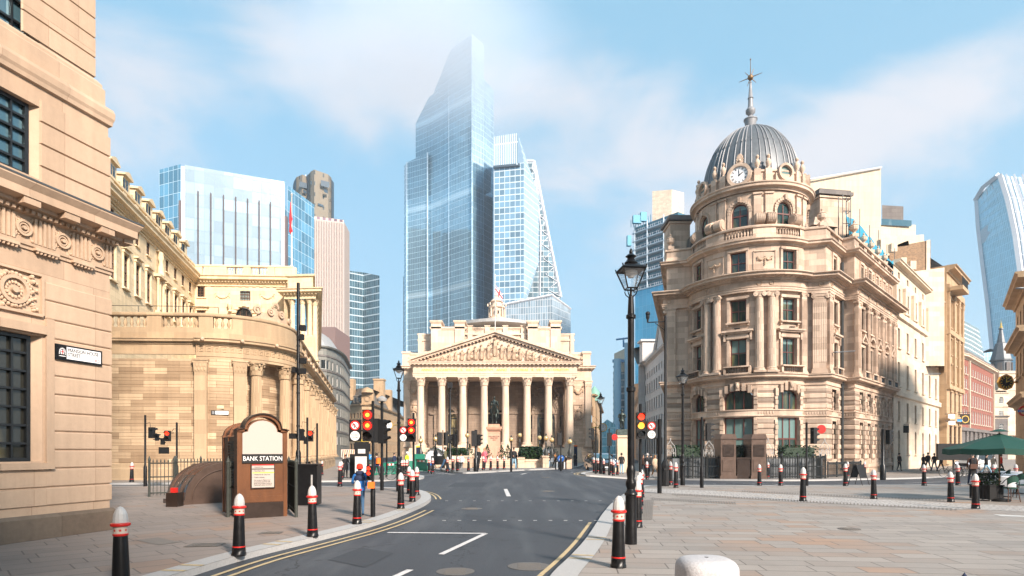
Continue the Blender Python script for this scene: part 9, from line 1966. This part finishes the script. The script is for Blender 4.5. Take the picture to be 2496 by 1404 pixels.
# cars
def car(px,D,rz,label,paint,s=1.0,van=False):
 x,y_ = PT(px,D); t = thing('parked_van' if van else 'taxi',label,'van' if van else 'car',(x,y_,g(x,y_) - .1),rz); t.scale = (s,)*3; h = 2.0 if van else 1.62; m = MB(); P3 = [(-2.2,.35),(-2.25,.8),(-2.1,1.02),(-1.35,1.1),(-.75,h - .08),(-.3,h),(1.6,h),(2.15,1.1),(2.25,.9),(2.25,.35)]
 for y0,w0 in ((0,1),):
  A = [(a,-.86 if b < 1.1 else -.68 - .18*(h - b)/(h - 1.1),b) for a,b in P3]; B = [(a,-q,b) for a,q,b in A]; m.poly(A); m.poly(B[::-1]); [m.poly([A[i],A[(i + 1) % 10],B[(i + 1) % 10],B[i]]) for i in range(10)]
 m.build('body',paint,t,False); m = MB(); f = lambda a,b,y: (a,y,b)
 m.poly([(-1.36,-.74,1.14),(-1.36,.74,1.14),(-.8,.62,h - .12),(-.8,-.62,h - .12)]); m.v = [(v[0] - .03,v[1],v[2] + .02) for v in m.v]; m.build('windscreen','glass_blue',t,False)
 for sy in (-1,1): m = MB(); m.poly([(-1.2,sy*.865,1.12),(-.68,sy*.73,h - .14),(1.5,sy*.73,h - .14),(1.95,sy*.865,1.12)]); m.build('side_window','glass_dark',t,False)
 for wx in (-1.4,1.4):
  for sy in (-1,1): m = MB(); m.disc((wx,sy*.72,.33),(0,sy,0),.33,.16,18); w_ = m.build('wheel','rubber',t,False); m = MB(); m.disc((wx,sy*.86,.33),(0,sy,0),.2,.03,12); m.build('rim','chrome',w_,False)
 for sy in (-1,1): m = MB(); m.ball(-2.2,sy*.62,.78,.08,.15,.11,10); m.build('headlight','head_light',t,False)
 m = MB(); m.bb(-2.29,-2.2,-.4,.4,.5,.8); m.build('grille','black_matt',t,False); m = MB(); m.bb(-2.3,-2.29,-.26,.26,.36,.46); m.build('number_plate','sign_white',t,False)
 for sy in (-1,1): m = MB(); m.ball(-1.1,sy*.98,1.15,.08,.12,.09,8); m.build('mirror',paint,t,False)
car(1462,56,R(98),'dark glossy taxi with bluish windscreen facing the junction behind the traffic island','car_paint'); car(1502,92,R(95),'small far blue-grey car down the street left of the tall pedestal','car_paint'); car(2378,66,R(25),'white van with red stripe half hidden behind the bicycles','car_white',1,True)
x,y_ = PT(2330,52); m = MB(); m.box(x,y_,1.6,3.2,.2,1.4); m.box(x,y_ + .3,.1,.1,.1,1.8); tag(m.build('dark_screen','black_matt'),'wide blank black screen left of the green umbrella','screen')
# hanging clocks and signs
def hang_clock(px,py,D,r_,label,n8=False,arm=1,num='gilt',face='black_matt'):
 x,y_ = PT(px,D); z = Zw(py,D); t = thing('hanging_clock',label,'clock',(x,y_,z)); m = MB(); sg = 8 if n8 else 24; m.disc((0,.12,0),(0,-1,0),r_,.24,sg); m.disc((0,-.1,0),(0,-1,0),r_*1.06,.06,sg,r_in=r_*.86); m.build('case','gold',t,False); m = MB(); m.disc((0,-.11,0),(0,-1,0),r_*.86,.02,sg); m.build('clock_face',face,t,False); m = MB()
 for k in range(12): a = pi*k/6; m.tube([(cos(a)*r_*.55,-.14,sin(a)*r_*.55),(cos(a)*r_*.76,-.14,sin(a)*r_*.76)],r_*.05,4)
 m.build('numerals',num,t,False); m = MB(); m.tube([(0,-.15,0),(r_*.1,-.15,r_*.6)],r_*.04,4); m.build('minute_hand',num,t,False); m = MB(); m.tube([(0,-.15,0),(r_*.38,-.15,r_*.15)],r_*.05,4); m.build('hour_hand',num,t,False); m = MB(); m.tube([(arm*r_,0,0),(arm*r_*3.6,0,.02)],r_*.12,6); m.tube([(arm*r_,0,r_*.3),(arm*r_*2.4,0,r_*1.6)],r_*.05,4); m.build('bracket','gold',t,False)
hang_clock(2450,932,58,.72,'octagonal black and gold clock hanging over the right street',True); hang_clock(947,1036,120,.9,'round gold hanging clock left of the exchange',num='black_matt',face='sign_white'); hang_clock(1469,1042,120,.8,'round gold hanging clock right of the exchange',arm=-1,num='black_matt',face='sign_white')
x,y_ = PT(2494,50); z = Zw(1002,50); t = thing('underground_roundel','red ring and blue bar station roundel cut by the right edge','sign',(x,y_,z)); m = MB(); m.disc((0,0,0),(0,-1,0),.42,.06,28,r_in=.27); m.build('ring','red_paint',t,False); m = MB(); m.box(.08,-.08,0,1.15,.05,.2); b_ = m.build('bar','sign_blue',t,False); text('lettering','UNDERGROUND',.15,'sign_white',b_,(.08,-.11,0),(R(90),0,0),ext=.001,world=False,sx=.85)
def board(px,py,D,w,h,mt,label,name='hanging_sign',txt=None,tm='sign_white',ts=.3):
 x,y_ = PT(px,D); t = thing(name,label,'sign',(x,y_,Zw(py,D))); m = MB(); m.box(0,0,0,w,.1,h); o = m.build('panel',mt,t,False); m = MB(); m.tube([(-w*.9,.1,h*.65),(w*.6,.1,h*.65)],.04,5); m.build('bracket','iron',t,False)
 if txt: text('lettering',txt,ts,tm,o,(0,-.06,0),(R(90),0,0),ext=.002,world=False,ls=.85)
 return t
board(2204,1046,66,.95,.8,'black_matt','blank black hanging sign on the cream offices'); board(2319,1015,80,.85,.5,'sign_white','upper white projecting sign before the red brick building',txt='LOMBARD',tm='black_matt',ts=.16); board(2320,1031,80,.85,.45,'sign_white','lower white projecting sign before the red brick building'); board(2337,1025,84,.9,.3,'blue_bright','small blue sign between the white signs and the brown octagon sign'); board(2478,1068,60,.75,.35,'orange','small orange-red sign under the right edge building')
t = board(2352,1022,86,1.35,1.5,'bronze_dark','square brown sign with gold octagon ring over the right street'); m = MB(); m.disc((0,-.06,0),(0,-1,0),.55,.04,8,r_in=.44); m.build('octagon','gold',t,False)
# arms of street lights on the walls
for px,py,D,s_,l in ((2488,702,40,1,'grey street light head reaching in from the right edge'),(2040,858,50.6,-1,'slim grey wall light arm at the right corner of the domed building'),(2262,912,72,-1,'slim grey wall light arm on the cream offices')):
 x,y_ = PT(px,D); m = MB(); m.lathe(0,0,[(.03,-.06),(.14,-.04),(.12,.02),(.02,.05)],10,sx=2.6); m.tube([(.2*s_ if s_ > 0 else .2,0,0),(1.6,.2,.12)],.04,6); tag(m.build('wall_light','lead',None,loc=(x,y_,Zw(py,D))),l,'street light')
# ---------------------------------------------------------------- the mist
m = bpy.data.materials.new('haze'); m.use_nodes = True; M['haze'] = m; N,L = nodes(m.node_tree)
v = N('VolumePrincipled'); v.inputs['Color'].default_value = (.86,.93,1,1); v.inputs['Density'].default_value = .00028; v.inputs['Anisotropy'].default_value = .3
o = N('OutputMaterial'); L(v.outputs[0],o.inputs['Volume'])
hz_ = MB().bb(-2700,2700,-2700,4300,-1.6,300); hz_ = hz_.build('haze','haze'); tag(hz_,kind='stuff')
# the bank of low cloud that swallows the head of the tallest tower
m = bpy.data.materials.new('cloud_mist'); m.use_nodes = True; M['cloud_mist'] = m; N,L = nodes(m.node_tree)
tc = N('TexCoord'); ln_ = N('VectorMath',operation='LENGTH'); L(tc.outputs['Object'],ln_.inputs[0]); nz = N('TexNoise',i_Scale=1.6,i_Detail=3.0); L(tc.outputs['Object'],nz.inputs['Vector'])
r = N('MapRange',interpolation_type='SMOOTHERSTEP'); r.inputs[1].default_value = .15; r.inputs[2].default_value = 1.0; r.inputs[3].default_value = 1.0; r.inputs[4].default_value = 0.0; L(ln_.outputs['Value'],r.inputs[0])
d = mth(N,L,'MULTIPLY',mth(N,L,'MULTIPLY',r.outputs[0],mth(N,L,'ADD',nz.outputs[0],.1)),.05)
v = N('VolumePrincipled'); v.inputs['Color'].default_value = (.95,.96,1,1); v.inputs['Anisotropy'].default_value = .3; L(d,v.inputs['Density']); o = N('OutputMaterial'); L(v.outputs[0],o.inputs['Volume'])
c = MB().ball(0,0,0,1,1,1,24,0,14).build('low_cloud','cloud_mist'); c.location = (-62,390,262); c.scale = (125,40,78); tag(c,kind='stuff')
